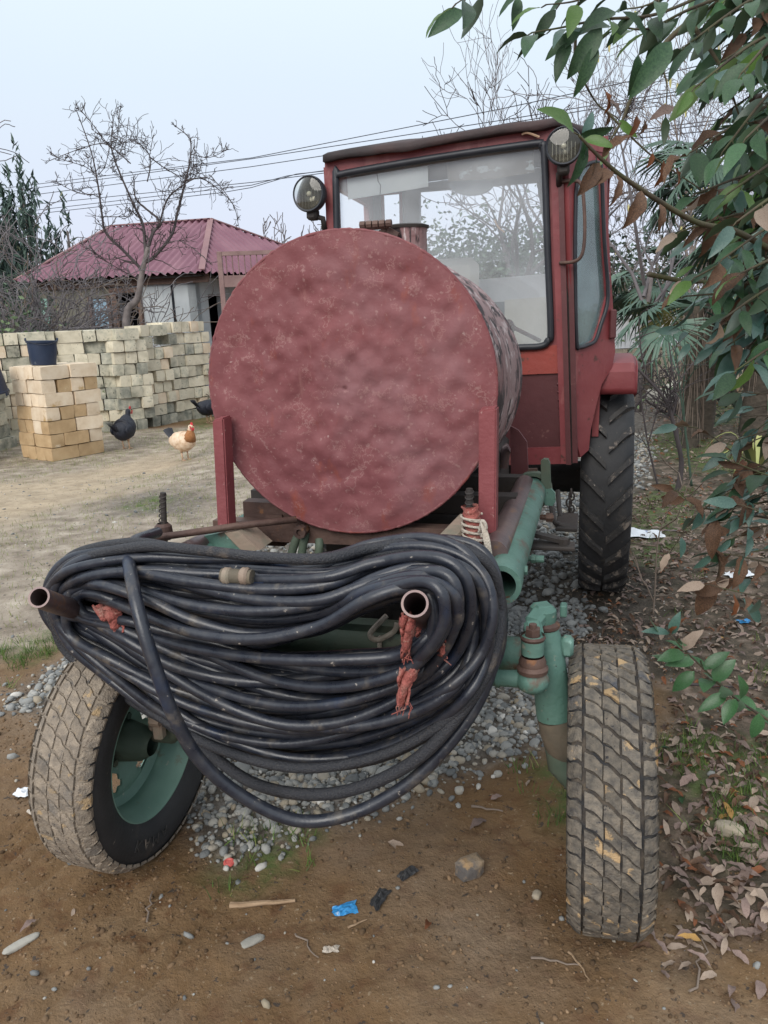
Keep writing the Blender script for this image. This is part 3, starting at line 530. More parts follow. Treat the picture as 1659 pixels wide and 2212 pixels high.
# fallen leaves: the large near ones one by one, the rest of the carpet as one mass
FALL = {'p': ('pale tan fallen leaf', 'pale fallen leaves'), 'm': ('mauve-brown fallen leaf', 'mauve fallen leaves'), 'b': ('dark brown fallen leaf', 'dark brown fallen leaves'), 'o': ('rust-orange fallen leaf', 'rust-orange fallen leaves'), 'y': ('yellow fallen leaf', 'yellow fallen leaves'), 'g': ('green fallen leaf', 'green fallen leaves')}
def fallen(kind, x, y, L, rz=None, lift=.004, label=None, tilt=.22, z=None):
    me = leafrng.choice(LS[kind]); zz = float(gheight(np.float64(x), np.float64(y))) if z is None else z
    o = link('fallen_leaf', me, None, (x, y, zz+lift+L*.02), (leafrng.gauss(0, tilt), leafrng.gauss(0, tilt), leafrng.uniform(0, 6.28) if rz is None else rz), (L*leafrng.uniform(.85, 1.2), L, L))
    lb, gp = FALL[kind]
    wh = ' in the lower right corner' if y < 1.75 else (' beside the right front tyre' if x < 1.1 else (' under the laurel seedling' if y < 2.6 else ' behind the laurel seedling'))
    lb += wh; gp += wh
    tag(o, label or lb, 'fallen leaf', None if label else gp); return o
lr = random.Random(21); cnt = 0
while cnt < 215:
    px, py = lr.uniform(1360, 1680), lr.uniform(1330, 2200); p = gpt(px, py)
    m = float(poly_mask(np.array([p.x]), np.array([p.y]), LITT, .25, .2, 7)[0])
    if py > 1900: m = max(m, .6*sst(1440, 1620, px)*sst(2230, 2050, py) if px > 1480 else 0)
    if 1225 < px < 1440 and 1385 < py < 2050: continue
    if lr.random() > m: continue
    fallen(lr.choices('pmboyg', (38, 34, 10, 6, 1.5, 2))[0], p.x, p.y, lr.uniform(.036, .072)); cnt += 1
for kind, px, py, L, lab in (('p', 838, 1822, .07, 'pale lone leaf on the mud below the lowest hose loop'), ('m', 1050, 1775, .075, 'large curled pale leaf with a hole, on mud left of the muddy wheel'), ('m', 80, 1990, .055, 'narrow mauve leaf on the mud at the lower left'), ('p', 160, 1965, .03, 'small round pale leaf on the mud at the lower left'), ('o', 925, 1993, .04, 'small rust leaf beside the rough stone on the mud'), ('p', 650, 1790, .05, 'pale leaf standing in the gravel under the lowest hose loop'), ('m', 1060, 1730, .045, 'mauve leaf on the gravel edge beside the grass'), ('o', 1068, 1540, .055, 'rust leaf on the gravel below the steering arm')):
    p = gpt(px, py); fallen(kind, p.x, p.y, L, label=lab)
# litter mass beyond
def leafmass(name, n, box, w, kinds, lo, hi, label):
    xs, ys = place(n, box, w, rs); V, F = [], []; per = {k: LS[k][0] for k in kinds}; obs = []
    ks = rs.choice(list(kinds), len(xs)); first = None
    me = bpy.data.meshes.new(name); VV, FF, MI = [], [], []; n0 = 0
    for mi, k in enumerate(kinds):
        q = ks == k; tv, tf = meshpts(LS[k][0]); N = int(q.sum())
        if not N: me.materials.append(LS[k][0].materials[0]); continue
        L = rs.uniform(lo, hi, N); M3 = rotm(rs.normal(0, .3, N), rs.normal(0, .3, N), rs.uniform(0, 6.28, N), np.stack([L, L, L], -1))
        v, f = scatter(tv, tf, M3, np.stack([xs[q], ys[q], gheight(xs[q], ys[q])+.004], -1)); VV.append(v); FF.append(f+n0); MI.append(np.full(len(f), mi)); n0 += len(v); me.materials.append(LS[k][0].materials[0])
    m2 = bulk(name, np.concatenate(VV), np.concatenate(FF), None)
    for k in kinds: m2.materials.append(LS[k][0].materials[0])
    m2.polygons.foreach_set('material_index', np.concatenate(MI).astype(np.int32)); bpy.data.meshes.remove(me)
    return tag(link(name, m2), label, kind='stuff')
leafmass('leaf_litter', 13500, (.3, 7, 1.3, 12), lambda a, b: poly_mask(a, b, LITT, .3, .2, 7)*.62+.015*(b < 4), 'pmbo', .03, .07, 'carpet of dry brown fallen leaves at the right of the yard')
leafmass('leaf_litter', 7500, (.55, 3.4, 1.45, 6), lambda a, b: poly_mask(a, b, LITT, .3, .2, 7)*(.35+.6*(fbm(a*3, b*3, 3, 91) > .42)), 'pmb', .03, .068, 'dense carpet of fallen leaves beside the right front tyre')
# ------------------------------------------------------------------ small litter on the mud
def rock(name, px, py, r, sc, mat, label, cat='stone', seed=1, rz=0, sub=3, sink=.35, group=None):
    p = gpt(px, py); v, f = ico(sub, seed); m = MB()
    vv = []
    for q in v:
        q = Vector(q); q += q*(.16*noise.noise(q*2.2+Vector((seed, 3, 1)))); s = max(abs(q.x), abs(q.y), abs(q.z)); q = q.lerp(q/s*.8, .45 if sub > 2 else .72); vv.append((q.x*sc[0]*r, q.y*sc[1]*r, q.z*sc[2]*r+r*sc[2]*(1-sink)*.9))
    m.add(vv, [tuple(a) for a in f]); o = m.build(name, mat, smooth='all' if sub > 2 else 28); o.location = p; o.rotation_euler = (0, 0, rz); return tag(o, label, cat, group)
rock('stone', 1015, 1888, .047, (1, .72, .75), X['brownstone'], 'large angular brown stone half buried in the mud', seed=4, rz=.5, sub=2)
rock('stone', 1160, 1937, .017, (1, .7, .6), X['stone'], 'small pale stone on the mud near the front tyre', seed=9, rz=1)
rock('stone', 47, 2040, .04, (1.3, .35, .2), X['boulder'], 'long pale flat stone in the mud at the lower left', seed=11, rz=.75, sink=.6)
rock('stone', 545, 2035, .03, (1.2, .5, .25), X['boulder'], 'pale flat stone in the mud below the split stick', seed=13, rz=.6, sink=.6)
rock('stone', 1575, 1800, .045, (1, .55, .5), X['stone'], 'mossy rectangular stone in the leaf litter', seed=17, rz=-.6)
rock('stone', 992, 1712, .016, (1, .9, .8), X['boulder'], 'round grey stone at the front edge of the gravel', seed=19)
for i, (px, py, r, lab) in enumerate(((1372, 838, .20, 'dark boulder nearest the red fender'), (1403, 843, .17, 'pale grey boulder second from the fender'), (1420, 858, .20, 'brownish boulder in front of the pale grey one'), (1465, 866, .14, 'flat low boulder below the cream pot'), (1375, 822, .16, 'upper brown boulder behind the row at the fender'))):
    rock('boulder', px, py+8, r, (1, .8, .7), X['boulder'], lab, 'boulder', seed=30+i, rz=i, group='boulders edging the bed')
p = gpt(495, 1866); m = MB().lathe([(0, .0001), (0, .0135), (.002, .0155), (.006, .016), (.0085, .0145), (.009, .009), (.0075, .008), (.0078, .0001)], 24, 'z'); m.tube([(math.cos(a)*.011, math.sin(a)*.011, .009) for a in [2*PI*i/20 for i in range(20)]], .0012, 5, closed=True)
o = m.build('bottle_cap', X['redcap'], smooth=True); o.location = p+Vector((0, 0, .0)); o.rotation_euler = (.12, -.05, .4); tag(o, 'round red plastic bottle cap lying on the mud', 'bottle cap')
def crumple(name, px, py, sx, sy, h, mat, label, cat, seed, n=9, rz=0):
    p = gpt(px, py); m = MB(); V = []
    for i in range(n):
        for j in range(n):
            a, b = i/(n-1)-.5, j/(n-1)-.5; q = Vector((a*3, b*3, seed)); ed = 1+.35*noise.noise(Vector((math.atan2(b, a)*1.5, seed, 3)))
            V.append((a*sx*ed, b*sy*ed, h*(.6+noise.noise(q*1.7)+.5*noise.noise(q*4))*(1-1.2*max(abs(a), abs(b)))+.004))
    m.add(V, [(i*n+j, (i+1)*n+j, (i+1)*n+j+1, i*n+j+1) for i in range(n-1) for j in range(n-1)]); o = m.build(name, mat); o.location = p; o.rotation_euler = (0, 0, rz); return tag(o, label, cat)
crumple('wrapper', 745, 1968, .065, .04, .012, X['bluefilm'], 'torn blue plastic wrapper on the mud', 'wrapper', 3, rz=.2)
crumple('paper_scrap', 52, 1715, .06, .05, .015, X['plastic'], 'crumpled white paper scrap left of the muddy front wheel', 'litter', 7)
crumple('plastic_bag', 1370, 1158, .36, .16, .05, X['plastic'], 'white torn plastic film on the grass behind the rear wheel', 'plastic film', 12, 13)
crumple('plastic_bag', 1600, 1245, .15, .1, .03, X['plastic'], 'small white plastic film in the litter under the laurel', 'plastic film', 15)
crumple('wrapper', 1608, 1345, .06, .04, .015, X['bluefilm'], 'blue wrapper piece in the leaf litter under the laurel', 'wrapper', 18)
crumple('rubber_scrap', 880, 1890, .06, .03, .014, X['rubber'], 'black rubber scrap pressed into the mud, upper of two', 'scrap', 21, rz=.7)
crumple('rubber_scrap', 820, 1945, .035, .07, .014, X['rubber'], 'black rubber scrap pressed into the mud, lower of two', 'scrap', 25, rz=-.5)
crumple('foam_crumb', 715, 2055, .04, .02, .012, X['rope'], 'beige crumbs beside the blue wrapper', 'crumbs', 27)
def stick(px0, py0, px1, py1, r, mat, label, cat='stick', bend=.0, h=.006, seed=1, name='stick', flat=1):
    a, b = gpt(px0, py0), gpt(px1, py1); a.z += h; b.z += h; q = random.Random(seed); n = 7; L = (b-a).length
    pts = [a.lerp(b, i/(n-1))+Vector((q.gauss(0, 1), q.gauss(0, 1), abs(q.gauss(0, .3))))*L*bend for i in range(n)]; base = a.copy()
    m = MB(); m.tube([p-base for p in pts], [r*(1-.5*i/(n-1)) for i in range(n)], 6); o = m.build(name, mat, smooth=True); o.location = base; return tag(o, label, cat)
stick(497, 1961, 640, 1949, .0085, X['straw'], 'split wooden stick lying on the mud', seed=3, bend=.008)
stick(752, 1970+38, 792, 1990, .003, X['straw'], 'thin straw right of the blue wrapper', seed=4, bend=.01)
stick(645, 2018, 690, 2082, .0025, X['twigtan'], 'thin bent twig on the mud below the blue wrapper', 'twig', seed=5, bend=.05, name='twig')
stick(318, 1990, 330, 1928, .003, X['twigtan'], 'short forked twig on the mud below the muddy wheel', 'twig', seed=6, bend=.05, name='twig')
stick(60, 1757, 92, 1773, .006, X['rope'], 'short bone-white stick by the muddy wheel', seed=8, bend=.02)
stick(1150, 2075, 1262, 2090, .003, X['twigtan'], 'twig across the mud below the right front tyre', 'twig', seed=9, bend=.03, name='twig')
stick(1230, 2060, 1275, 2120, .003, X['straw'], 'yellow straw below the right front tyre', seed=10, bend=.04)
stick(1500, 2150, 1530, 2030, .003, X['twigtan'], 'pale stalk among the fallen leaves at the lower right', 'twig', seed=11, bend=.05, name='twig')
stick(1020, 1745, 1085, 1757, .004, X['twigtan'], 'grey twig at the edge of the gravel', 'twig', seed=12, bend=.02, name='twig')
stick(1470, 1480, 1640, 1492, .006, X['twig'], 'dark branch lying in the leaf litter', 'branch', seed=13, bend=.015, name='fallen_branch')
stick(1362, 1146, 1480, 1150, .008, X['twiggrey'], 'long grey twig across the litter behind the rear wheel', 'twig', seed=14, bend=.02, name='twig')
# ------------------------------------------------------------------ limestone block stacks
def blockmesh(name, mat, d, seed):
    bm = bmesh.new(); bmesh.ops.create_cube(bm, size=1); bmesh.ops.subdivide_edges(bm, edges=bm.edges[:], cuts=2, use_grid_fill=True)
    for v in bm.verts:
        p = Vector((v.co.x*d[0], v.co.y*d[1], v.co.z*d[2])); n = sum(abs(c) > .49 for c in v.co)
        k = noise.noise(p*9+Vector((seed*5.1, 2, 7)))
        p *= 1-(.014*(n == 2)+.035*(n == 3))*(1+k*1.6)
        p += Vector((noise.noise(p*6+Vector((seed, 0, 0))), noise.noise(p*6+Vector((0, seed, 9))), noise.noise(p*6+Vector((4, 0, seed)))))*.007
        v.co = p
    me = bpy.data.meshes.new(name); bm.to_mesh(me); bm.free(); me.materials.append(mat); me.polygons.foreach_set('use_smooth', [True]*len(me.polygons)); me.set_sharp_from_angle(angle=math.radians(38)); return me
BL, BW, BH = .392, .192, .182
BM = {k: [blockmesh('stone_block', X[k], (BL-.006, BW-.006, BH-.004), i+j*9) for i in range(4)] for j, k in enumerate(('block', 'blockwet', 'blockold', 'blockgrey', 'blockpale'))}
br = random.Random(9)
def blk(kind, parent, loc, rz, sc=1): return link('stone_block', br.choice(BM[kind]), parent, loc, (br.gauss(0, .012), br.gauss(0, .012), rz+br.choice((0, PI))+br.gauss(0, .02)), (1, 1, sc))
ca = at(118, 1008, 9.8); ca.z = g(ca.x, ca.y)
da = Vector((.49, .87, 0)).normalized(); db = Vector((-.87, .49, 0)).normalized(); azA = math.atan2(da.y, da.x)-.14; SH = .173
st = thing('block_stack', 'square stack of new yellow limestone blocks with a bucket on top', 'block stack', ca, azA)
for c in range(7):
    z = SH*(c+.5); j = br.gauss(0, .012)
    full = c < 6
    for row in range(4 if c % 2 == 0 else 2):
        for q in range(2 if c % 2 == 0 else 4):
            if c % 2 == 0: lx, ly, rz = BL*(q+.5), BW*(row+.5), 0
            else: lx, ly, rz = BW*(q+.5), BL*(row+.5), PI/2
            if c == 6 and lx > .62: continue
            k = 'blockwet' if (c == 0 or (c < 3 and br.random() < .45) or (c < 6 and br.random() < .22)) else 'block'
            blk(k, st, (lx+j+br.gauss(0, .006), ly+br.gauss(0, .008)+(.0 if c else 0), z), rz, SH/BH)
def wallstack(P, Q, n, label, kinds, ragged=0, hz=BH, seed=1, depth=True, lengths=None):
    br.seed(seed); P = Vector((P[0], P[1], g(P[0], P[1])-.02)); d = Vector((Q[0]-P[0], Q[1]-P[1], 0)); L = d.length; az = math.atan2(d.y, d.x)
    t = thing('block_stack', label, 'block stack', P, az)
    for c in range(n):
        x = -br.random()*.12 if c else 0
        x = max(x, -.1)
        while x < L-.05:
            long = br.random() < .28; wd = BL if long else BW
            if x+wd > L+.12: long = False; wd = BW
            if c >= n-ragged and br.random() < .3: x += wd; continue
            out = br.gauss(0, .026)
            k = br.choices(*kinds)[0] if not (c == 0) else kinds[0][-1]
            if long: blk(k, t, (x+wd/2, BW/2+out, hz*(c+.5)), 0)
            else: blk(k, t, (x+wd/2, BL/2+out, hz*(c+.5)), PI/2)
            if c >= n-1 and long: blk(k, t, (x+wd/2, BW*1.5+out, hz*(c+.5)), 0)
            x += wd+br.uniform(.0, .012)
    return t
KO = (('blockold', 'blockpale', 'block', 'blockgrey'), (5, 4, .8, 1.6))
wallstack((-5.95, 11.7), (-5.1, 12.15), 9, 'leftmost weathered block stack behind the bucket', (('blockpale', 'block', 'blockold'), (5, 3, 3)), 0, seed=3)
wallstack((-5.1, 12.25), (-4.15, 12.55), 9, 'weathered block stack behind the black hen, left of the taller stacks', KO, 0, seed=4)
wallstack((-4.12, 12.45), (-3.8, 12.75), 9, 'narrow weathered block stack in the middle of the long row', KO, 0, seed=5)
wallstack((-3.82, 12.95), (-3.55, 13.4), 9, 'grey weathered block stack second from the house end of the row', KO, 2, seed=6, hz=.187)
wallstack((-3.56, 13.5), (-3.1, 14.25), 9, 'tallest weathered block stack at the right end of the row', (('blockold', 'blockpale', 'block', 'blockgrey'), (4, 6, 1, 1)), 0, seed=8, hz=.192)
wallstack((-6.1, 9.75), (-5.15, 9.9), 5, 'low grey block stack at the left edge of the yard', (('blockgrey', 'blockold'), (3, 3)), 0, seed=10)
wallstack((-5.7, 9.25), (-5.02, 9.3), 1, 'single mossy block course at the foot of the left stack', (('blockgrey',), (1,)), 0, seed=11)
wallstack((-6.6, 11.0), (-5.5, 10.9), 7, 'pale old block stack between the bucket stack and the left edge', (('blockold', 'blockgrey'), (4, 2)), 0, seed=13)
def bucket(loc, rim, base, h, label, flip=False, tilt=0):
    t = thing('bucket', label, 'bucket', loc)
    prof = [(.0, .0001), (0, base), (.02, base+.004), (h*.55, (rim+base)/2+.006), (h-.03, rim-.004), (h-.028, rim+.008), (h-.004, rim+.010), (h, rim+.002), (h-.004, rim-.008), (.015, base-.008), (.012, .0001)]
    m = MB().lathe(prof, 40, 'z'); b = m.build('bucket_body', X['bucket'], t, smooth=True)
    for s in (-1, 1):
        e = MB().box((s*(rim+.006), 0, h+.012), (.02, .07, .045), bev=.008); e.build('handle_lug', X['bucket'], t)
    hp = [((rim+.012)*math.cos(a), .03-.05*0+.04, h+.01-.10*math.sin(a)) for a in [PI*i/16 for i in range(17)]]
    MB().tube([((rim+.014)*math.cos(a), (rim+.014)*math.sin(a)*.98, h-.02+.03*math.cos(2*a)) for a in [PI+PI*i/20 for i in range(21)]], .004, 6).build('handle', X['wire'], t)
    if flip: t.rotation_euler = (PI+tilt, tilt, 0)
    return t
bp = at(96, 796, 10.25); top = ca.z+7*SH
bucket((bp.x, bp.y, top), .185, .152, .31, 'dark navy plastic bucket standing on the yellow block stack').rotation_euler = (.0, .04, .5)
b2 = at(-26, 842, 9.9); bucket((b2.x, b2.y, b2.z+.33), .25, .17, .36, 'dark navy bucket turned upside down on the grey stack at the left edge', True, .1)
# ------------------------------------------------------------------ house
EZ = 2.594; A = Vector((-3.93, 18.32, 0)); B = Vector((-8.7, 19.48, 0)); P3 = Vector((-.3, 23.0, 0)); hd = (B-A).normalized(); hn = Vector((-hd.y, hd.x, 0))
if hn.y < 0: hn = -hn
HL = (B-A).length; HD = 5.75
house = thing('house', 'grey rendered single-storey outbuilding with a faded red corrugated hip roof', 'building', A, math.atan2(hd.y, hd.x))
# local: x along the front to the left, y = depth (sign), z up
sg = 1 if Matrix.Rotation(math.atan2(hd.y, hd.x), 3, 'Z') @ Vector((0, 1, 0)) @ hn > 0 else -1
def H(x, y, z): return Vector((x, y*sg, z))
RI = 1.0; RH = 4.03; ov = .38
def wallpan(x0, x1, holes, mat, nm='wall', z0=-.3, z1=EZ-.06, y=ov):
    m = MB(); m.prism([H(x0, y, z0), H(x1, y, z0), H(x1, y, z1), H(x0, y, z1)], [[H(a, y, c), H(b, y, c), H(b, y, d), H(a, y, d)] for a, b, c, d in holes], H(0, .2, 0)-H(0, 0, 0)); return m.build(nm, mat, house, fixn=True)
def hx(px, py): # pixel -> front wall plane local x,z
    r = ray(px, py); n = hn; o = A+hn*ov; q = CPOS+r*((o-CPOS).dot(n)/r.dot(n)); return (q-A).dot(hd), q.z
d0, d1 = hx(306, 650)[0], hx(246, 650)[0]; b0, b1 = hx(236, 650)[0], hx(196, 650)[0]
wallpan(ov, d1-.02, [(d0, d1-.1, .0, 2.18)], X['plaster']); wallpan(d1-.02, HL-ov, [(b0, b1, .4, 2.1)], X['blockwall'], 'side_wall')
fr = MB()
for a, b in ((d1-.12, d1+.02), (d0-.02, d0+.06)): fr.box(H((a+b)/2, ov-.03, 1.1), (abs(b-a), .12, 2.3))
fr.box(H((d0+d1)/2, ov-.03, 2.26), (d1-d0+.1, .12, .12)); fr.build('door_frame', X['wood'], house)
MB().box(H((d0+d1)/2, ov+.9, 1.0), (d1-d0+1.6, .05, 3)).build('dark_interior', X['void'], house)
MB().box(H((b0+b1)/2, ov+.03, 1.25), (b1-b0-.02, .05, 1.66)).build('blue_shutter', X['bluep'], house)
wf = MB()
for q in (b0, b1): wf.box(H(q, ov-.02, 1.25), (.08, .1, 1.8))
wf.build('window_frame', X['wood'], house)
MB().box(H(HL-ov-.1, ov-.03, 1.05), (.2, .1, 2.2)).build('corner_post', X['mint'], house)
MB().box(H(HL*.45, ov-.05, EZ-.14), (HL-.5, .1, .2)).build('eave_beam', X['wood'], house)
# end wall (faces right) with a dark doorway
m = MB(); ew = ov; hy = [1.1, 1.75]
m.prism([H(ew, ov, -.3), H(ew, HD-ov, -.3), H(ew, HD-ov, EZ-.06), H(ew, ov, EZ-.06)], [[H(ew, 1.0, .0), H(ew, 1.9, .0), H(ew, 1.9, 2.1), H(ew, 1.0, 2.1)]], H(.2, 0, 0)-H(0, 0, 0)); m.build('end_wall', X['plaster'], house, fixn=True)
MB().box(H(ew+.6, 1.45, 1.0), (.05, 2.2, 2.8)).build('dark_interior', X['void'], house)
MB().box(H(HL/2, HD-ov, 1.2), (HL-.8, .2, 2.5)).build('rear_wall', X['blockwall'], house); MB().box(H(HL-ov, HD/2, 1.2), (.2, HD-.8, 2.5)).build('far_wall', X['blockwall'], house)
def corr(p0, p1, q0, q1, pitch=.19, amp=.032, sub=8):   # eave p0->p1, ridge q0->q1 above it: corrugated sheet whose ribs run up the slope
    p0, p1, q0, q1 = map(Vector, (p0, p1, q0, q1)); e = (p1-p0); L = e.length; e.normalize()
    up = (q0-p0); up = up-e*up.dot(e); S = up.length; up.normalize(); nrm = e.cross(up); nrm = nrm if nrm.z > 0 else -nrm
    ql, qr = (q0-p0).dot(e), (q1-p0).dot(e); V, F = [], []; n = int(L/pitch*sub); ov_ = -.08
    for i in range(n+1):
        s = L*i/n; t = S*min(1, s/ql if ql > 1e-6 else 1, (L-s)/(L-qr) if L-qr > 1e-6 else 1); h = amp*math.sin(2*PI*s/pitch)
        for k, tt in enumerate((ov_, t*.33, t*.66, t)): V.append(p0+e*s+up*max(tt, ov_)+nrm*h)
    for i in range(n):
        for k in range(3): F.append((i*4+k, (i+1)*4+k, (i+1)*4+k+1, i*4+k+1))
    return MB().add(V, F)
c0, c1, c2, c3 = H(0, 0, EZ), H(HL, 0, EZ), H(HL, HD, EZ), H((P3-A).dot(hd), (P3-A).dot(hn), EZ); r0, r1 = H(RI, HD/2, RH), H(HL-RI, HD/2, RH)
for a, b, c, d in ((c0, c1, r0, r1), (c3, c0, r0, r0), (c1, c2, r1, r1), (c2, c3, r1, r0)):
    corr(a, b, c, d).build('roof_sheet', X['roofred'], house, smooth='all')
cap = MB()
for a, b in ((c0, r0), (c3, r0), (c1, r1), (c2, r1), (r0, r1)):
    cc = MB().beam(a+Vector((0, 0, .02)), b+Vector((0, 0, .02)), .14, .03).build('ridge_cap', X['roofcap'], house)
MB().box(H(HL/2, HD/2, EZ-.1), (HL-.15, HD-.15, .03)).build('soffit', X['dark'], house)
# ------------------------------------------------------------------ gate
gp = at(487, 700, 14.6); GZ = 2.55; gdir = Vector((1, .06, 0)).normalized(); gate = thing('iron_gate', 'rusty brown iron gate with thin bars above a grey sheet panel', 'gate', (gp.x, gp.y, g(gp.x, gp.y)), math.atan2(gdir.y, gdir.x))
GT = at(487, 548, 14.6).z-g(gp.x, gp.y); GM = at(487, 598, 14.6).z-g(gp.x, gp.y); GWD = 2.2
MB().box((0, 0, GT/2), (.09, .09, GT+.08), bev=.008).build('gate_post', X['gate'], gate); MB().box((GWD, 0, GT/2), (.09, .09, GT), bev=.008).build('gate_post', X['gate'], gate)
[MB().box(a_, b_).build('gate_rail', X['gate'], gate) for a_, b_ in (((GWD/2, 0, GT), (GWD-.09, .07, .07)), ((GWD/2, 0, GM-.08), (GWD-.09, .06, .2)), ((GWD/2, 0, .3), (GWD-.09, .06, .1)), ((.2, 0, GM/2-.12), (.1, .05, GM-.4)))]
barm = MB().cyl((0, 0, GM), (0, 0, GT-.03), .011, 6).mesh('gate_bar', X['gate'])
for i in range(1, 20): link('gate_bar', barm, gate, (.09*i+.02*i, 0, 0))
MB().box((GWD/2+.1, .03, GM/2+.1), (GWD-.35, .02, GM-.5)).build('sheet_panel', X['plaster'], gate)
# ------------------------------------------------------------------ wires
def wire(pts, label):
    P = [at(*q) for q in pts]; m = MB(); b = P[0].copy(); S = []
    for i in range(len(P)-1):
        for k in range(8): S.append(P[i].lerp(P[i+1], k/8)-b)
    S.append(P[-1]-b); o = m.tube(S, .016, 5, cap=False).build('overhead_wire', X['wire']); o.location = b; return tag(o, label, 'wire', 'overhead wires')
wire([(-60, 415, 46), (544, 341, 36), (1089, 234, 30), (1420, 163, 26), (1800, 75, 23)], 'topmost thick wire crossing the sky')
wire([(-60, 425, 46), (544, 343, 36), (1089, 259, 30), (1420, 205, 26), (1800, 140, 23)], 'second wire from the top across the sky')
wire([(-60, 438, 46), (544, 360, 36), (702, 336, 34), (1089, 268, 30), (1420, 212, 26), (1800, 148, 23)], 'third wire, meeting the left corner of the cab roof')
wire([(-60, 455, 46), (544, 394, 36), (699, 374, 34), (1100, 320, 30), (1700, 250, 24)], 'fourth wire, passing above the left headlamp')
wire([(-60, 470, 46), (544, 400, 36), (620, 380, 35), (760, 360, 33), (1700, 240, 24)], 'fifth wire, rising towards the left headlamp')
wire([(-60, 478, 46), (480, 416, 37), (544, 405, 36), (640, 376, 34), (1700, 265, 24)], 'lowest sagging wire left of the headlamp')
# ------------------------------------------------------------------ far white wall and brush at the right rear
wl = at(1250, 752, 14); wr = at(2100, 752, 15.2); wd = (wr-wl); wz = .1
wall = thing('white_wall', 'long low whitewashed wall behind the palms', 'wall', (wl.x, wl.y, 0), math.atan2(wd.y, wd.x))
MB().box((wd.length/2, 0, .99), (wd.length, .2, .52)).build('wall_panel', X['white'], wall); MB().box((wd.length/2, 0, .29), (wd.length+.1, .26, .86)).build('wall_footing', X['stone'], wall); MB().box((wd.length/2, 0, 1.275), (wd.length+.06, .28, .05)).build('wall_coping', X['white'], wall)
# ------------------------------------------------------------------ trees
def grow(mb, p, d, L, r, lev, rng, up=.25, kids=(3, 5), spread=.8, jit=.22, seg=5, minr=.003, ratio=.62, tips=None, sides=5):
    p = Vector(p); d = Vector(d).normalized(); pts = [p.copy()]; rs_ = [r]; ds = []
    for i in range(seg):
        d = (d+Vector((rng.gauss(0, jit), rng.gauss(0, jit), rng.gauss(0, jit)+up*.3))).normalized(); p = p+d*(L/seg); pts.append(p.copy()); rs_.append(max(minr, r*(1-.62*(i+1)/seg))); ds.append(d.copy())
    mb.tube(pts, rs_, sides if r > .02 else (4 if r > .008 else 3), cap=False)
    if tips is not None: tips.append((pts[-1], d))
    if lev <= 0: return
    for k in range(rng.randint(*kids)):
        i = rng.randint(1, seg); a = rng.uniform(0, 6.28); ax = ds[min(i-1, seg-1)].orthogonal().normalized(); ax = Matrix.Rotation(a, 3, ds[min(i-1, seg-1)]) @ ax
        nd = (ds[min(i-1, seg-1)]+ax*spread*rng.uniform(.6, 1.3)+Vector((0, 0, up))).normalized()
        grow(mb, pts[i], nd, L*ratio*rng.uniform(.7, 1.2), max(minr, rs_[i]*.62), lev-1, rng, up, kids, spread, jit, seg, minr, ratio, tips, sides)
def zf(x, y): return (x*.328, 163+y*.328)
BD = 14.2
bt = at(268, 735, BD); bt.z = g(bt.x, bt.y); tree = thing('bare_tree', 'bare fruit tree with arching twigs in front of the red roof', 'tree', bt)
def zl(lst, d=BD, dj=0): return [at(*zf(a, b), d+dj*i/len(lst))-bt for i, (a, b) in enumerate(lst)]
trm = MB(); tk = [Vector((0, 0, -.1))]+zl([(830, 1620), (905, 1470), (935, 1300), (975, 1130)]); trm.tube(spline(tk, 4), [.078-.0026*i for i in range(17)], 9); trm.build('trunk', X['bark'], tree, smooth='all')
limbs = [([(935, 1280), (820, 1160), (700, 1040), (672, 920), (645, 720), (600, 500), (500, 220)], .055, -.5), ([(975, 1130), (1010, 1030), (1055, 960), (900, 820), (885, 690)], .06, .3), ([(960, 1180), (940, 980), (870, 830), (740, 510), (740, 350)], .055, .5), ([(960, 1230), (1020, 1190), (1130, 1050), (1170, 900), (1220, 700), (1250, 560), (1250, 420), (1150, 330)], .055, .8),
         ([(1220, 690), (1330, 680), (1450, 760), (1540, 860), (1570, 985)], .02, 1.0), ([(860, 580), (720, 462), (620, 455), (480, 500), (330, 560)], .02, 0), ([(1055, 960), (1100, 820), (1180, 740), (1300, 675), (1420, 700), (1530, 840)], .028, -.6), ([(730, 480), (560, 260), (500, 215)], .014, .3), ([(720, 480), (690, 600), (640, 660)], .014, .3), ([(740, 500), (770, 420), (790, 235)], .014, .2), ([(970, 700), (990, 540), (890, 430), (820, 440), (770, 560), (740, 640)], .018, -.4), ([(980, 560), (1010, 390)], .01, -.2), ([(990, 540), (1100, 620), (1220, 680)], .02, .4), ([(1260, 520), (1380, 540), (1500, 485)], .012, .4), ([(670, 930), (800, 930), (860, 920), (880, 850)], .016, .2), ([(660, 780), (540, 780), (440, 740), (360, 690)], .014, -.2), ([(640, 660), (560, 600), (430, 560), (330, 520)], .014, -.3), ([(1000, 1170), (1150, 1090), (1260, 1130), (1400, 1250)], .016, -.4), ([(930, 1350), (760, 1260), (640, 1180), (520, 1100)], .018, -.5), ([(620, 330), (700, 460)], .01, 0), ([(740, 350), (745, 260)], .008, 0), ([(850, 275), (830, 420), (820, 520)], .01, .2), ([(1280, 420), (1270, 600), (1220, 700)], .012, .3)]
tr_ = random.Random(5); lb = MB()
for pts, r, dj in limbs:
    P = spline(zl(pts, BD, dj), 5); n = len(P); R = [max(.006, r*.6*(1-.8*i/(n-1))) for i in range(n)]; lb.tube(P, R, 6, cap=False)
    for i in range(2, n, 2):
        for _ in range(3):
            d = (P[i]-P[i-1]).normalized(); o = Vector((tr_.gauss(0, 1), tr_.gauss(0, .8), tr_.gauss(.45, .7))).normalized()
            grow(lb, P[i], d*.5+o, tr_.uniform(.14, .48)*(1.05-.8*i/n), max(.0048, R[i]*.35), 1, tr_, .12, (2, 3), .8, .2, 5, .0045, .55)
lb.build('branches', X['twig'], tree, smooth='all')
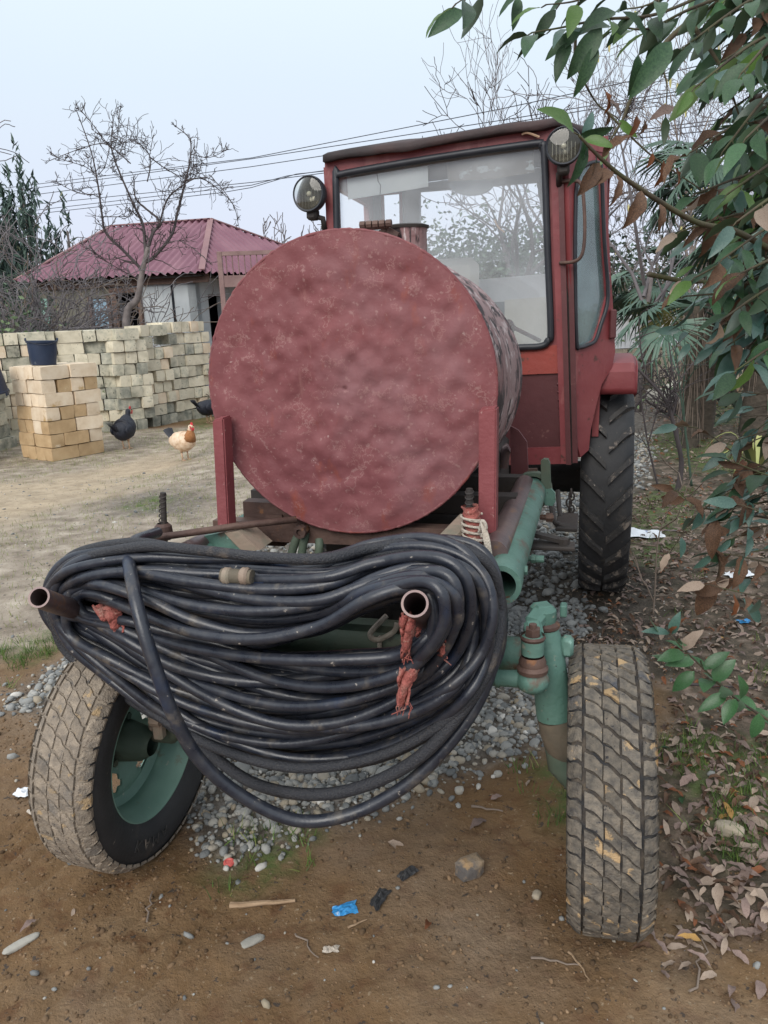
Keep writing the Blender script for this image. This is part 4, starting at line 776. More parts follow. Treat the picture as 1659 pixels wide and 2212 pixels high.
def bush(name, label, cat, loc, n, H_, spread, seed, mat, lev=2, r=.02, lean=(0, 0), arch=.1, minr=.005, kids=(2, 4), group=None, catk=0, part='stems', jit=.22):
    q = random.Random(seed); t = thing(name, label, cat, loc, 0, group); m = MB(); tips = []
    for i in range(n):
        a = q.uniform(0, 6.28); s = q.uniform(0, spread*.4); d = Vector((math.cos(a)*spread*q.uniform(.3, 1)+lean[0], math.sin(a)*spread*q.uniform(.2, .8)+lean[1], q.uniform(.6, 1.3)))
        grow(m, (math.cos(a)*s*.5, math.sin(a)*s*.5, -.05), d, H_*q.uniform(.6, 1.1), r*q.uniform(.6, 1.1), lev, q, arch, kids, .75, jit, 6, minr, .6, tips)
    m.build(part, mat, t, smooth='all')
    if catk:
        c = MB()
        for p, d in q.sample(tips, min(catk, len(tips))): c.tube([p, p+Vector((0, 0, -.05)), p+Vector((.005, 0, -.11))], [.008, .012, .006], 5)
        c.build('catkins', X['catkin'], t)['kind'] = 'stuff'
    return t
def gb(px, py, Y): p = at(px, py, Y); return (p.x, p.y, g(p.x, p.y))
bush('bare_shrub', 'tangled bare shrub at the left in front of the conifers', 'shrub', gb(60, 800, 15.2), 20, 3.1, 1.1, 31, X['twiggrey'], 3, .022, (.1, 0), .03, .0075, (3, 4))
bush('bare_shrub', 'tangled bare shrub before the blue shutter of the house', 'shrub', gb(175, 800, 15.8), 8, 2.6, 1.1, 32, X['twigtan'], 3, .02, (.0, 0), .0, .0075, (3, 4))
bush('bare_shrub', 'wide bare shrub at the left edge of the yard', 'shrub', gb(-40, 800, 14.6), 15, 3.1, 1.1, 33, X['twiggrey'], 3, .02, (.3, 0), .03, .0075, (3, 4))
def farTree(px, py, Y, H_, label, seed, mat=X['twig'], lev=3, r=.09, kids=(3, 5), minr=.011, name='bare_tree', sp=.8, catk=0, group=None):
    q = random.Random(seed); b = gb(px, py, Y); t = thing(name, label, 'tree', b, 0, group); m = MB(); tk = MB(); tips = []
    tk.tube([(0, 0, -.1), (q.gauss(0, .05), 0, H_*.16), (q.gauss(0, .1), q.gauss(0, .1), H_*.34)], [r, r*.85, r*.7], 8); tk.build('trunk', X['bark'], t, smooth='all')
    for i in range(5):
        a = 2*PI*i/5+q.uniform(-.5, .5); grow(m, (0, 0, H_*q.uniform(.2, .34)), (math.cos(a)*.6, math.sin(a)*.6, 1), H_*.42, r*.55, lev, q, .22, kids, sp, .2, 5, minr, .62, tips)
    m.build('branches', mat, t, smooth='all')
    if catk:
        c = MB()
        for p, d in q.sample(tips, min(catk, len(tips))): c.tube([p, p+Vector((0, 0, -.06)), p+Vector((.005, 0, -.13))], [.012, .017, .008], 5)
        c.build('catkins', X['catkin'], t)['kind'] = 'stuff'
    return t
farTree(618, 700, 42, 6.6, 'small distant bare tree right of the red roof', 41, X['twiggrey'], 3, .1, (3, 4), .02)
farTree(655, 700, 45, 7.0, 'small distant bare tree nearest the left headlamp', 42, X['twiggrey'], 3, .1, (3, 4), .02)
farTree(1120, 740, 17, 5.9, 'bare tree seen through the windscreen behind the cab', 43, X['twig'], 4, .11, (2, 4), .007, sp=.95)
farTree(1200, 740, 21, 8.2, 'tall bare tree rising above the cab roof', 44, X['twiggrey'], 3, .09, (3, 4), .006)
farTree(1385, 760, 11, 5.4, 'bare hazel with catkins right of the cab', 45, X['twiggrey'], 3, .05, (3, 5), .004, 'hazel_tree', .8, 30)
farTree(1480, 760, 16.5, 7.4, 'tall bare hazel behind the laurel', 46, X['twigtan'], 3, .06, (3, 5), .005, 'hazel_tree', .9, 14)
farTree(1600, 760, 17, 7.6, 'bare hazel behind the palm at the right edge', 47, X['twiggrey'], 3, .06, (3, 5), .005, 'hazel_tree', .9, 14)
bush('bare_shrub', 'brown leaning brushwood thicket right of the cab', 'shrub', gb(1420, 780, 17), 24, 2.6, .9, 51, X['twigtan'], 2, .018, (.35, 0), .02, .005, (3, 5), catk=50)
bush('bare_shrub', 'brown brushwood thicket behind the fan palm', 'shrub', gb(1560, 780, 18), 24, 3.0, .9, 52, X['twigtan'], 2, .018, (-.1, 0), .02, .006, (3, 5), catk=30)
bush('bare_shrub', 'brown brushwood thicket close behind the cab', 'shrub', gb(1330, 780, 19), 22, 2.8, .9, 53, X['twiggrey'], 2, .018, (.2, 0), .02, .006, (3, 5))
def leafcloud(pts, size, rng, shade=None, aspect=.5):
    N = len(pts); tv = np.array([(-.5, 0, 0), (0, .1, .12), (.5, 0, 0), (0, -.1, -.02), (0, .5, .02), (0, -.5, .02)]); tv = np.array([(0, -.5, 0), (.5*aspect, 0, .08), (0, .5, 0), (-.5*aspect, 0, .08)]); tf = np.array([(0, 1, 2), (0, 2, 3)])
    s = size*rng.uniform(.6, 1.3, N); M3 = rotm(rng.uniform(0, 6.28, N), rng.uniform(0, 6.28, N), rng.uniform(0, 6.28, N), np.stack([s, s, s], -1))
    V, F = scatter(tv, tf, M3, np.asarray(pts)); return V, F, np.repeat(rng.uniform(0, 1, N) if shade is None else shade, 4)
def conifer(loc, H_, R, label, seed, spires=5, n=5200):
    q = np.random.default_rng(seed); t = thing('conifer_tree', label, 'tree', loc, 0, 'conifers behind the house'); tm = MB().tube([(0, 0, -.1), (0, 0, H_*.8)], [.12, .03], 7); tm.build('trunk', X['bark'], t)
    P, S = [], []
    for s in range(spires):
        a = q.uniform(0, 6.28); rr = 0 if s == 0 else R*q.uniform(.25, .6); hh = H_*(1 if s == 0 else q.uniform(.72, .97)); m = n//spires
        z = q.beta(1.1, 1.5, m)*hh; wr = R*.46*(1-z/hh)**.8*(.6+.8*vnoise(z*4, z*0+s, seed))+.03; an = q.uniform(0, 6.28, m); rad = wr*np.sqrt(q.uniform(.12, 1, m)); k = z > .25
        cl = fbm(an*1.3+s*5, z*2.2, 3, seed); k &= cl > .46
        P.append(np.stack([rr*math.cos(a)*np.minimum(1, .35+z/hh)+rad*np.cos(an), rr*math.sin(a)*np.minimum(1, .35+z/hh)+rad*np.sin(an), z], -1)[k]); S.append(np.where(q.uniform(0, 1, m) < .03, .95, q.uniform(0, .8, m))[k])
    P = np.concatenate(P); S = np.concatenate(S); N = len(P); tv = np.array([(0, 0, -.5), (.16, 0, -.05), (0, .05, .5), (-.16, 0, -.05)]); s = .17*q.uniform(.6, 1.5, N)
    M3 = rotm(q.normal(0, .5, N), q.normal(0, .5, N), q.uniform(0, 6.28, N), np.stack([s, s, s*1.5], -1)); V, F = scatter(tv, np.array([(0, 1, 2), (0, 2, 3)]), M3, P)
    link('foliage', bulk('foliage', V, F, X['conifer'], {'shade': np.repeat(S, 4)}), t)['kind'] = 'stuff'; return t
conifer(gb(20, 760, 22), 6.0, 1.15, 'dark conifer at the left edge with brown tips', 61, 9, 9500); conifer(gb(98, 760, 22), 6.7, 1.0, 'tallest dark conifer at the left', 62, 8, 9500)
conifer(gb(180, 760, 24), 5.6, .9, 'dark conifer behind the left end of the red roof', 63, 6, 7000); conifer(gb(55, 760, 25), 6.2, 1.1, 'dark conifer between the two at the left edge', 64, 7, 7000); conifer(gb(-50, 760, 21), 5.8, 1.2, 'dark conifer cut by the left edge of the picture', 65, 5, 6000)
def leafy(name, label, loc, H_, R, n, mat, size, seed, group=None, flat=1.0, cat='shrub', stems=7):
    q = np.random.default_rng(seed); rr = random.Random(seed); t = thing(name, label, cat, loc, 0, group); m = MB(); tips = []
    for i in range(stems): grow(m, (rr.gauss(0, .08), rr.gauss(0, .08), -.05), (rr.gauss(0, .5), rr.gauss(0, .4), 1), H_*.6, .022, 2, rr, .1, (3, 4), .8, .2, 5, .005, .6, tips)
    m.build('stems', X['twig'], t, smooth='all'); c = np.array([p[:] for p, d in tips]); k = q.integers(0, len(c), n); P = c[k]+q.normal(0, R*.2, (n, 3)); P[:, 2] = np.abs(P[:, 2])*flat+.05
    V, F, S = leafcloud(P, size, q, aspect=.5); link('foliage', bulk('foliage', V, F, mat, {'shade': S}), t)['kind'] = 'stuff'; return t
leafy('leafy_shrub', 'light green leafy shrub behind the blocks at the left edge', gb(10, 800, 13.2), 1.9, .9, 1500, X['shrubg'], .10, 71)
leafy('evergreen_shrub', 'dark evergreen shrub under the conifers at the left', gb(0, 790, 17), 2.6, 1.5, 5000, X['hedge'], .13, 72)
for i, (px, Y, H_, lab) in enumerate(((960, 19, 3.6, 'evergreen bush seen through the windscreen, left of the bare tree'), (1060, 20, 3.4, 'evergreen bush seen through the middle of the windscreen'), (1160, 19, 3.2, 'evergreen bush seen at the right side of the windscreen'), (1270, 21, 3.3, 'evergreen bush behind the side window of the cab'))):
    leafy('evergreen_shrub', lab, gb(px, 760, Y), H_, 2.2, 5200, X['hedge'], .14, 73+i, 'evergreen bushes behind the cab')
for i, (px, Y, H_, n, lab) in enumerate(((1345, 9.5, 1.2, 110, 'sparse shrub with yellow-green leaves beside the fender'), (1450, 10.5, 1.2, 150, 'sparse green shrub below the fan palm'), (1560, 11.5, .8, 320, 'dense low shrub at the foot of the palm trunks'), (1640, 9.5, .8, 400, 'dark low shrub at the right edge under the palms'))):
    leafy('leafy_shrub', lab, gb(px, 790, Y), H_, .9, n, X['shrubg'] if i < 2 else X['hedge'], .07, 81+i, 'low shrubs by the white wall', stems=9)
# palms
def fan(L, n, q, droop):
    m = MB()
    for i in range(n):
        a = -1.95+3.9*i/(n-1)+q.gauss(0, .03); ln = L*(.78+.22*math.cos(a*.7))*q.uniform(.9, 1.05); d = Vector((math.sin(a), math.cos(a), 0)); sd = Vector((d.y, -d.x, 0)); w_ = .019*L/.55
        p0 = d*.03; p1 = d*ln*.45+Vector((0, 0, .02)); p2 = d*ln*.8+Vector((0, 0, -droop*.3*q.uniform(.5, 1.5))); p3 = d*ln+Vector((0, 0, -droop*q.uniform(.5, 1.6)))
        m.add([p0, p1-sd*w_, p1+Vector((0, 0, .014)), p1+sd*w_, p2-sd*w_*.7, p2+Vector((0, 0, .01)), p2+sd*w_*.7, p3], [(0, 2, 1), (0, 3, 2), (1, 2, 5, 4), (2, 3, 6, 5), (4, 5, 7), (5, 6, 7)])
    return m
pr = random.Random(8); FANS = [fan(.62, 30, pr, .16).mesh('palm_leaf', X['palm']) for _ in range(4)]+[fan(.6, 28, pr, .1).mesh('palm_leaf', X['palmold'])]
def palm(loc, H_, r, n, label, seed, sc=1.0, lean=0.0, el=(-.5, 1.1), crowncap=True):
    q = random.Random(seed); t = thing('fan_palm', label, 'palm', loc, 0, 'fan palms by the white wall'); top = Vector((lean, 0, H_)); m = MB(); N = 26
    pts = [Vector((0, 0, -.1)).lerp(top, i/N) for i in range(N+1)]; m.tube(pts, [r*(1.0+.14*(i % 2)+q.gauss(0, .05)) for i in range(N+1)], 12); m.build('trunk', X['palmtrunk'], t, smooth=True)
    fb = MB()
    for i in range(120):
        a = q.uniform(0, 6.28); z = q.uniform(.25, 1)*H_; o = Vector((math.cos(a), math.sin(a), 0)); b = Vector((lean*z/H_, 0, z))+o*r*1.02; fb.tube([b, b+o*.03+Vector((0, 0, -.12)), b+o*.05+Vector((0, 0, -.34))], [.006, .005, .002], 3)
    fb.build('trunk_fibres', X['twigtan'], t)['kind'] = 'stuff'
    for i in range(n):
        a = 2.4*i+q.uniform(-.3, .3); e = el[1]-(el[1]-el[0])*i/n+q.gauss(0, .12); L = q.uniform(.5, .8)*sc; d = Vector((math.cos(a)*math.cos(e), math.sin(a)*math.cos(e), math.sin(e))); p = top+d*L+Vector((0, 0, -.12*L))
        st_ = MB().tube([top, top+d*L*.55, p], [.014, .011, .008], 5)
        lf = link('palm_leaf', FANS[q.choice((0, 1, 2, 3, 0, 1, 2, 3, 0, 4))], t); fw = (d+Vector((0, 0, -.55))).normalized(); x = fw.cross(Vector((0, 0, 1))).normalized(); z = x.cross(fw)
        lf.matrix_local = Matrix.Translation(p) @ Matrix((x, fw, z)).transposed().to_4x4() @ Matrix.Rotation(q.gauss(0, .3), 4, 'Y') @ Matrix.Diagonal((sc, sc, sc, 1))
        st_.build('leaf_stalk', X['stem'], t)
    return t
palm(gb(1525, 840, 8.6), 2.75, .10, 16, 'tall fan palm with drooping fans behind the laurel', 91, .85, .05)
palm(gb(1640, 830, 8.0), 2.1, .15, 14, 'thick shaggy fan palm at the right edge', 92, .9, 0)
palm(gb(1500, 830, 8.1), 1.45, .085, 9, 'short fan palm whose fans hang in front of the white wall', 93, .85, -.05, (-.6, .5))
palm(gb(1400, 820, 12.5), 1.75, .08, 12, 'farther small fan palm right of the cab', 94, 1.0, 0, (-.5, .6))
pl = thing('strap_leaf_plant', 'yellow-green strap-leaved plant at the right edge by the shaggy palm', 'plant', gb(1640, 880, 6.6))
for i in range(18):
    a = -2.6+i*.3; L = pr.uniform(.4, .65); d = Vector((math.cos(a), math.sin(a)*.7-.3, 0)); P = [Vector((0, 0, 0)), d*L*.4+Vector((0, 0, L*.55)), d*L*.8+Vector((0, 0, L*.5)), d*L*1.1+Vector((0, 0, L*.18))]; S = spline(P, 4); sd = Vector((-d.y, d.x, 0)).normalized(); m = MB(); V = []
    for j, p in enumerate(S): ww = .022*(1-(j/(len(S)-1))**2)+.002; V += [p-sd*ww, p+Vector((0, 0, -.006)), p+sd*ww]
    m.add(V, [f for j in range(len(S)-1) for f in ((j*3, j*3+1, j*3+4, j*3+3), (j*3+1, j*3+2, j*3+5, j*3+4))]); m.build('strap_leaf', X['palmold'] if i % 3 else X['shrubg'], pl)
# saplings between the wheel and the litter
def sapling(px, py, Y, paths, label, mat, r, seed, leaves=0):
    b = Vector(gb(px, py, Y)); t = thing('sapling', label, 'sapling', b); m = MB(); q = random.Random(seed)
    for pp, rr in paths:
        P = spline([at(a, c, Y)-b for a, c in pp], 5); n = len(P); m.tube(P, [max(.003, rr*(1-.6*i/(n-1))) for i in range(n)], 6)
        for i in range(4, n, 3): grow(m, P[i], (q.gauss(0, .7), q.gauss(0, .5), q.uniform(.3, 1)), q.uniform(.15, .4), .005, 1, q, .1, (1, 2), .7, .2, 4, .0025, .6)
    m.build('stem', mat, t, smooth='all')
    for i in range(leaves):
        a, c = q.choice(paths[0][0]); p = at(a+q.uniform(-30, 30), c+q.uniform(-30, 30), Y)-b; link('leaf', q.choice(LS['l']), t, p, (q.uniform(-1, 1), q.uniform(-1, 1), q.uniform(0, 6.28)), .07)
    return t
sapling(1462, 1066, 6.1, [([(1462, 1066), (1472, 1000), (1458, 930), (1440, 870), (1400, 820), (1350, 770)], .022), ([(1450, 905), (1460, 860), (1452, 800), (1445, 740)], .01), ([(1440, 870), (1455, 840), (1500, 780)], .009), ([(1400, 820), (1385, 760), (1380, 690)], .008), ([(1472, 990), (1462, 930), (1440, 900), (1400, 890)], .008)], 'dark forked bare sapling right of the rear wheel', X['twig'], .02, 3)
sapling(1494, 1050, 6.3, [([(1494, 1050), (1484, 960), (1470, 850), (1462, 780), (1450, 700)], .010), ([(1484, 960), (1476, 860), (1480, 770), (1476, 700)], .006)], 'thin green-stemmed sapling right of the dark forked one', X['stem'], .01, 4)
sapling(1425, 1065, 6.1, [([(1425, 1065), (1400, 960), (1385, 860), (1375, 790)], .009), ([(1400, 960), (1420, 880), (1425, 800)], .006)], 'thin bare sapling nearest the rear wheel', X['twig'], .01, 5)
sapling(1410, 1345, 3.6, [([(1410, 1345), (1415, 1270), (1420, 1180), (1435, 1120), (1480, 1040)], .005), ([(1412, 1300), (1395, 1260)], .003)], 'thin dry stalk standing in the dark soil behind the front tyre', X['twigtan'], .006, 6)
b = gpt(1468, 872); pot = thing('broken_pot', 'broken cream bowl lying on its side by the boulders', 'pot', (b.x, b.y, b.z+.12)); MB().lathe([(0, .10), (.02, .17), (.12, .20), (.2, .17), (.2, .16), (.12, .188), (.03, .16), (.01, .09)], 24, 'y').build('pot_bowl', X['pot'], pot, smooth=True); pot.rotation_euler = (.3, 0, .5)
# ------------------------------------------------------------------ hens
def hen(loc, rz, label, mb_, mh, s=1.0, up=0.0, hack=None, facing=1):
    t = thing('hen', label, 'hen', loc, rz)         # local +y is forward
    P = [(0, -.20, .28+up*.0, .015, .035), (0, -.15, .265, .075, .075), (0, -.07, .235, .115, .112), (0, .02, .225, .125, .122), (0, .09, .245, .108, .112), (0, .13, .285+up*.02, .07, .078), (0, .15, .33+up*.04, .034, .038), (0, .16, .375+up*.05, .026, .028), (0, .175, .405+up*.05, .029, .03), (0, .20, .41+up*.05, .02, .02), (0, .213, .408+up*.05, .006, .006)]
    P = [(x_, y_*(1-.22*up), z_+up*(.055 if .06 < y_ < .14 else .03 if -.02 < y_ <= .06 else (-.02 if y_ < -.1 else 0)), a_*(1+.1*up), b_*(1+.15*up)) for x_, y_, z_, a_, b_ in P]; S = []
    for k in range(len(P)-1):
        for j in range(3):
            u_ = j/3; S.append(tuple(P[k][i]*(1-u_)+P[k+1][i]*u_ for i in range(5)))
    S.append(P[-1]); m = MB(); n = 14; V = []
    for i, p in enumerate(S):
        a, b_ = S[max(i-1, 0)], S[min(i+1, len(S)-1)]; d = Vector((0, b_[1]-a[1], b_[2]-a[2])).normalized(); x = Vector((1, 0, 0)); y = x.cross(d)
        for k in range(n): q = 2*PI*k/n; V.append(Vector(p[:3])+x*math.cos(q)*p[3]+y*math.sin(q)*p[4])
    m.add(V, [(i*n+k, i*n+(k+1) % n, (i+1)*n+(k+1) % n, (i+1)*n+k) for i in range(len(S)-1) for k in range(n)]+[tuple(range(n-1, -1, -1))]); m.build('body', mb_, t, smooth='all', fixn=True)
    tl = MB()
    for k in range(7):
        a = -.5+k/6.; tl.prism([(a*.05, -.17, .25), (a*.10-.012, -.27, .36+.02*(1-abs(a))), (a*.10+.012, -.285, .35), (a*.06+.01, -.18, .24)], [], (.004, 0, .002))
    tl.build('tail', mb_ if hack is None else X['blackp'], t, fixn=True)
    for sx in (-1, 1):
        MB().sphere((sx*.105, -.03, .245), .10, 12, 8, (.28, 1.05, .7)).build('wing', mb_, t, smooth='all')
        lg = MB(); lg.tube([(sx*.04, .01, .17), (sx*.042, .0, .10)], [.03, .014], 8); lg.tube([(sx*.042, .0, .11), (sx*.042, .012, .012)], [.009, .008], 6)
        for a in (-.5, 0, .5, PI): lg.tube([(sx*.042, .012, .012), (sx*.042+math.sin(a)*.045*(.6 if a == PI else 1), .012+math.cos(a)*.045*(.6 if a == PI else 1), .006)], [.007, .004], 5)
        lg.build('leg', X['shank'], t, smooth='all'); MB().sphere((sx*.026, .185, .418+up*.05), .006, 6, 5).build('eye', X['void'], t)
    hz = up*.05; c = MB()
    V = [(0, .165, .425), (0, .17, .455), (0, .178, .44), (0, .186, .465), (0, .194, .445), (0, .203, .46), (0, .21, .425)]; c.prism([(-.004, y_, z_+hz) for _, y_, z_ in V], [], (.008, 0, 0)); c.build('comb', X['comb'], t, fixn=True)
    wt = MB()
    for sx in (-1, 1): wt.sphere((sx*.011, .202, .378+hz), .015, 8, 6, (.5, .8, 1.3)); wt.sphere((sx*.024, .19, .40+hz), .014, 8, 6, (.35, 1, 1))
    wt.build('wattle', X['comb'], t, smooth='all'); MB().cyl((0, .208, .408+hz), (0, .237, .4+hz), .009, 8, .001).build('beak', X['beak'], t)
    if hack: MB().tube([(0, .115, .27), (0, .145, .32), (0, .158, .375)], [.085, .06, .036], 12).build('hackle', hack, t, smooth='all')
    t.scale = (s,)*3; return t
def henat(px, py, Y): p = at(px, py, Y); return (p.x, p.y, p.z)
def ontog(px, py, zz):
    p = atz(px, py)
    for _ in range(6): p = atz(px, py, float(gheight(np.float64(p.x), np.float64(p.y))))
    return p
hen(ontog(273, 970, 0), math.radians(-14), 'black hen with a red comb facing the block wall', X['blackp'], None, 1.12, 1.0)
hen(ontog(400, 994, 0), math.radians(-128), 'buff hen with a rufous neck walking on the yard', X['buff'], None, 1.0, .2, X['rufous'])
hen(ontog(452, 914, 0), math.radians(-35), 'black hen half hidden behind the red tank', X['blackp'], None, 1.15, .0)
# ------------------------------------------------------------------ tractor (local x right, y back, z up)
TR = thing('tractor', 'old red self-propelled tractor with a round red tank and a glazed cab', 'tractor', TO, -YAW)
def part(mb, name, mat, parent=TR, smooth=True, fix=False): return mb.build(name, X[mat] if isinstance(mat, str) else mat, parent, smooth=smooth, fixn=fix)
# --- tank
R_, TC, V0, V1 = .414, Vector((-.078, 0, 1.302)), .28, 1.06
def tz(v): return 1.302-.045*(v-V0)/(V1-V0)
def dent(x, z): return .006*noise.noise(Vector((x*6, z*6, 1.3)))+.0085*noise.noise(Vector((x*20, z*18, 4.1)))+.003*noise.noise(Vector((x*38, z*34, 2.1)))-.006*abs(noise.noise(Vector((x*9+3, z*9, 8))))
m = MB(); NR, NA = 64, 220; V = [(TC.x, V0+dent(0, 0), TC.z)]; F = []
for i in range(1, NR+1):
    r = R_*i/NR
    for k in range(NA):
        a = 2*PI*k/NA; x, z = r*math.cos(a), r*math.sin(a); e = 1-sst(.86, 1, i/NR); V.append((TC.x+x, V0+dent(x, z)*(.15+.85*e)-.012*(1-(i/NR)**2), TC.z+z))
for k in range(NA): F.append((0, 1+k, 1+(k+1) % NA))
for i in range(NR-1):
    for k in range(NA): F.append((1+i*NA+k, 1+(i+1)*NA+k, 1+(i+1)*NA+(k+1) % NA, 1+i*NA+(k+1) % NA))
m.add(V, F); tank = part(m, 'tank', 'tank', smooth='all')
m = MB(); V, F = [], []; NV = 40
for j in range(NV+1):
    v = V0+.004+(V1-V0)*j/NV
    for k in range(NA):
        a = 2*PI*k/NA; rr = R_-.003+.006*noise.noise(Vector((math.cos(a)*2.2, math.sin(a)*2.2, v*6)))*min(1, j/4); V.append((TC.x+rr*math.cos(a), v, tz(v)+rr*math.sin(a)))
for j in range(NV):
    for k in range(NA): F.append((j*NA+k, j*NA+(k+1) % NA, (j+1)*NA+(k+1) % NA, (j+1)*NA+k))
n0 = len(V); V.append((TC.x, V1+.03, tz(V1))); F += [(NV*NA+k, NV*NA+(k+1) % NA, n0) for k in range(NA)]
m.add(V, F); m.build('tank_shell', X['tank_side'], tank, smooth=True)
wb = [(TC.x+(R_+.001)*math.cos(a), V0+.004+.003*noise.noise(Vector((a*30, 1, 1))), TC.z+(R_+.001)*math.sin(a)) for a in [2*PI*i/260 for i in range(260)]]
MB().tube(wb, [.005+.0026*noise.noise(Vector((i*.7, 2, 3))) for i in range(260)], 6, closed=True).build('weld_seam', X['tank'], tank, smooth='all')
a0 = atv(833, 560, .66); a1 = atv(922, 490, .66); nu = (atv(836, 500, .66).x+atv(921, 500, .66).x)/2; nr = (atv(921, 500, .66).x-atv(836, 500, .66).x)/2; nz1 = atv(880, 495, .66).z
MB().lathe([(tz(.66)+R_-.06, nr), (nz1-.012, nr), (nz1, nr+.003)], 28, 'z', (nu, .66, 0)).build('filler_neck', X['tank_side'], tank, smooth=True)
MB().lathe([(nz1, nr+.006), (nz1+.008, nr+.008), (nz1+.012, nr-.004), (nz1+.014, .0001)], 28, 'z', (nu, .66, 0)).build('filler_lid', X['dark'], tank, smooth=True)
h = MB(); hp = atv(812, 490, .56)
h.beam((hp.x-.045, .56, hp.z), (hp.x+.035, .57, hp.z+.004), .022, .018, bev=.003)
for i in range(5): h.cyl((hp.x-.045+i*.02, .548, hp.z+.006), (hp.x-.045+i*.02+.016, .548, hp.z+.006), .011, 8)
h.box((hp.x+.035, .58, hp.z-.03), (.045, .02, .05), Matrix.Rotation(.5, 3, 'Y')); h.box((hp.x+.0, .57, hp.z-.022), (.06, .012, .012), Matrix.Rotation(-.5, 3, 'Y')); h.build('lid_hinge', X['rust'], tank)
# --- posts that hold the tank
def post(px, pyt, pyb, v, wd, lean=0):
    t, b = atv(px, pyt, v), atv(px-lean, pyb, v); m = MB(); b.z -= .01; hw = wd/2; dp = .055
    P = [(b.x-hw, v, b.z), (b.x+hw, v, b.z), (b.x+hw, v+dp, b.z), (b.x-hw, v+dp, b.z), (t.x-hw, v, t.z-.004), (t.x+hw, v, t.z+.003), (t.x+hw, v+dp, t.z+.004), (t.x-hw, v+dp, t.z)]
    bm = bmesh.new(); vs_ = [bm.verts.new(p) for p in P]
    for f in ((0, 3, 2, 1), (4, 5, 6, 7), (0, 1, 5, 4), (1, 2, 6, 5), (2, 3, 7, 6), (3, 0, 4, 7)): bm.faces.new([vs_[i] for i in f])
    bmesh.ops.bevel(bm, geom=bm.edges[:], offset=.004, segments=2, affect='EDGES'); bm.verts.index_update()
    m.add([q.co.copy() for q in bm.verts], [[q.index for q in f.verts] for f in bm.faces]); bm.free(); return part(m, 'tank_post', 'post')
post(1053, 884, 1146, .2, .046, 1); post(470, 905, 1134, .2, .036, -11)
# --- chassis tubes
def at_line(c0, c1, ts): c0, c1 = Vector(c0), Vector(c1); return [c0.lerp(c1, t) for t in ts]
gc = atv(1082, 1263, 0.0); gtube = MB().pipe([(gc.x, -.005, gc.z), (gc.x, .05, gc.z), (gc.x, .058, gc.z), (gc.x, 1.06, gc.z)], [.050, .050, .0475, .0475], [.037, .037, .037, .037], 28); side = part(gtube, 'side_rail', 'green', smooth=35)
MB().cyl((gc.x, .25, gc.z), (gc.x, .26, gc.z), .036, 20).build('rail_bore', X['pipein'], side)
part(MB().pipe([(-.50, 0.02, gc.z-.02), (-.50, 1.9, gc.z-.02)], .0475, .037, 24), 'side_rail', 'green', smooth=35)
b0_ = atv(1068, 1196, .1); b1_ = atv(1134, 1046, .98); part(MB().tube(spline([b0_, b0_.lerp(b1_, .3), b0_.lerp(b1_, .7), b1_], 6), .034, 18), 'upper_pipe', 'pipe', smooth=50)
l0 = atv(402, 1192, .05); l1 = atv(590, 1098, .9); part(MB().tube([l0, l1, l1+(l1-l0)*.5], .028, 16), 'upper_pipe', 'pipe', smooth=50)
for px, py, v, L in ((1132, 1232, .12, .012), (1150, 1207, .32, .045)):
    bo = MB(); p = atv(px, py, v); bo.cyl((p.x-.05, v, p.z), (p.x+L*.3, v, p.z), .008, 8); bo.cyl((p.x-.003, v, p.z), (p.x+.009, v, p.z), .0125, 6)
    if L > .03: bo.cyl((p.x-.04, v, p.z), (p.x-.016, v, p.z), .0125, 8); bo.cyl((p.x+.010, v, p.z), (p.x+.032, v, p.z), .0105, 10)
    part(bo, 'rail_bolt', 'green', smooth=35)
# rail clamp and brackets near the cab
cl = MB(); cv = 1.0; cz = gc.z; cl.lathe([(cv, .055), (cv, .068), (cv+.05, .068), (cv+.05, .055)], 24, 'y', (gc.x, 0, cz)); part(cl, 'rail_clamp', 'greendirt', smooth=35)
def plate(pts, v, t, nm, mat): return part(MB().prism([atv(*p, v) for p in pts], [], (0, t, 0)), nm, mat, smooth=False, fix=True)
plate([(1168, 997), (1174, 992), (1184, 993), (1188, 1002), (1190, 1060), (1170, 1064)], .99, .03, 'clamp_bar', 'greendirt'); plate([(1140, 1013), (1160, 1012), (1168, 1064), (1142, 1064)], 1.04, .012, 'clamp_plate', 'rust')
plate([(1175, 1058), (1190, 1056), (1199, 1066), (1200, 1084), (1194, 1093), (1178, 1092), (1172, 1075)], .985, .02, 'clamp_flange', 'green')
q0 = atv(1166, 1117, 1.0); bz = MB(); bz.cyl((q0.x, 1.0, q0.z), (q0.x+.05, 1.0, q0.z), .010, 8); bz.cyl((q0.x+.022, 1.0, q0.z), (q0.x+.046, 1.0, q0.z), .017, 6); part(bz, 'clamp_bolt', 'rust', smooth=35)
pk = [atv(1102, 920, 1.15), atv(1104, 1045, 1.15), atv(1142, 1045, 1.15), atv(1138, 955, 1.15), atv(1120, 930, 1.15)]; part(MB().prism(pk, [], (0, .02, 0)), 'support_plate', 'maroon', fix=True)
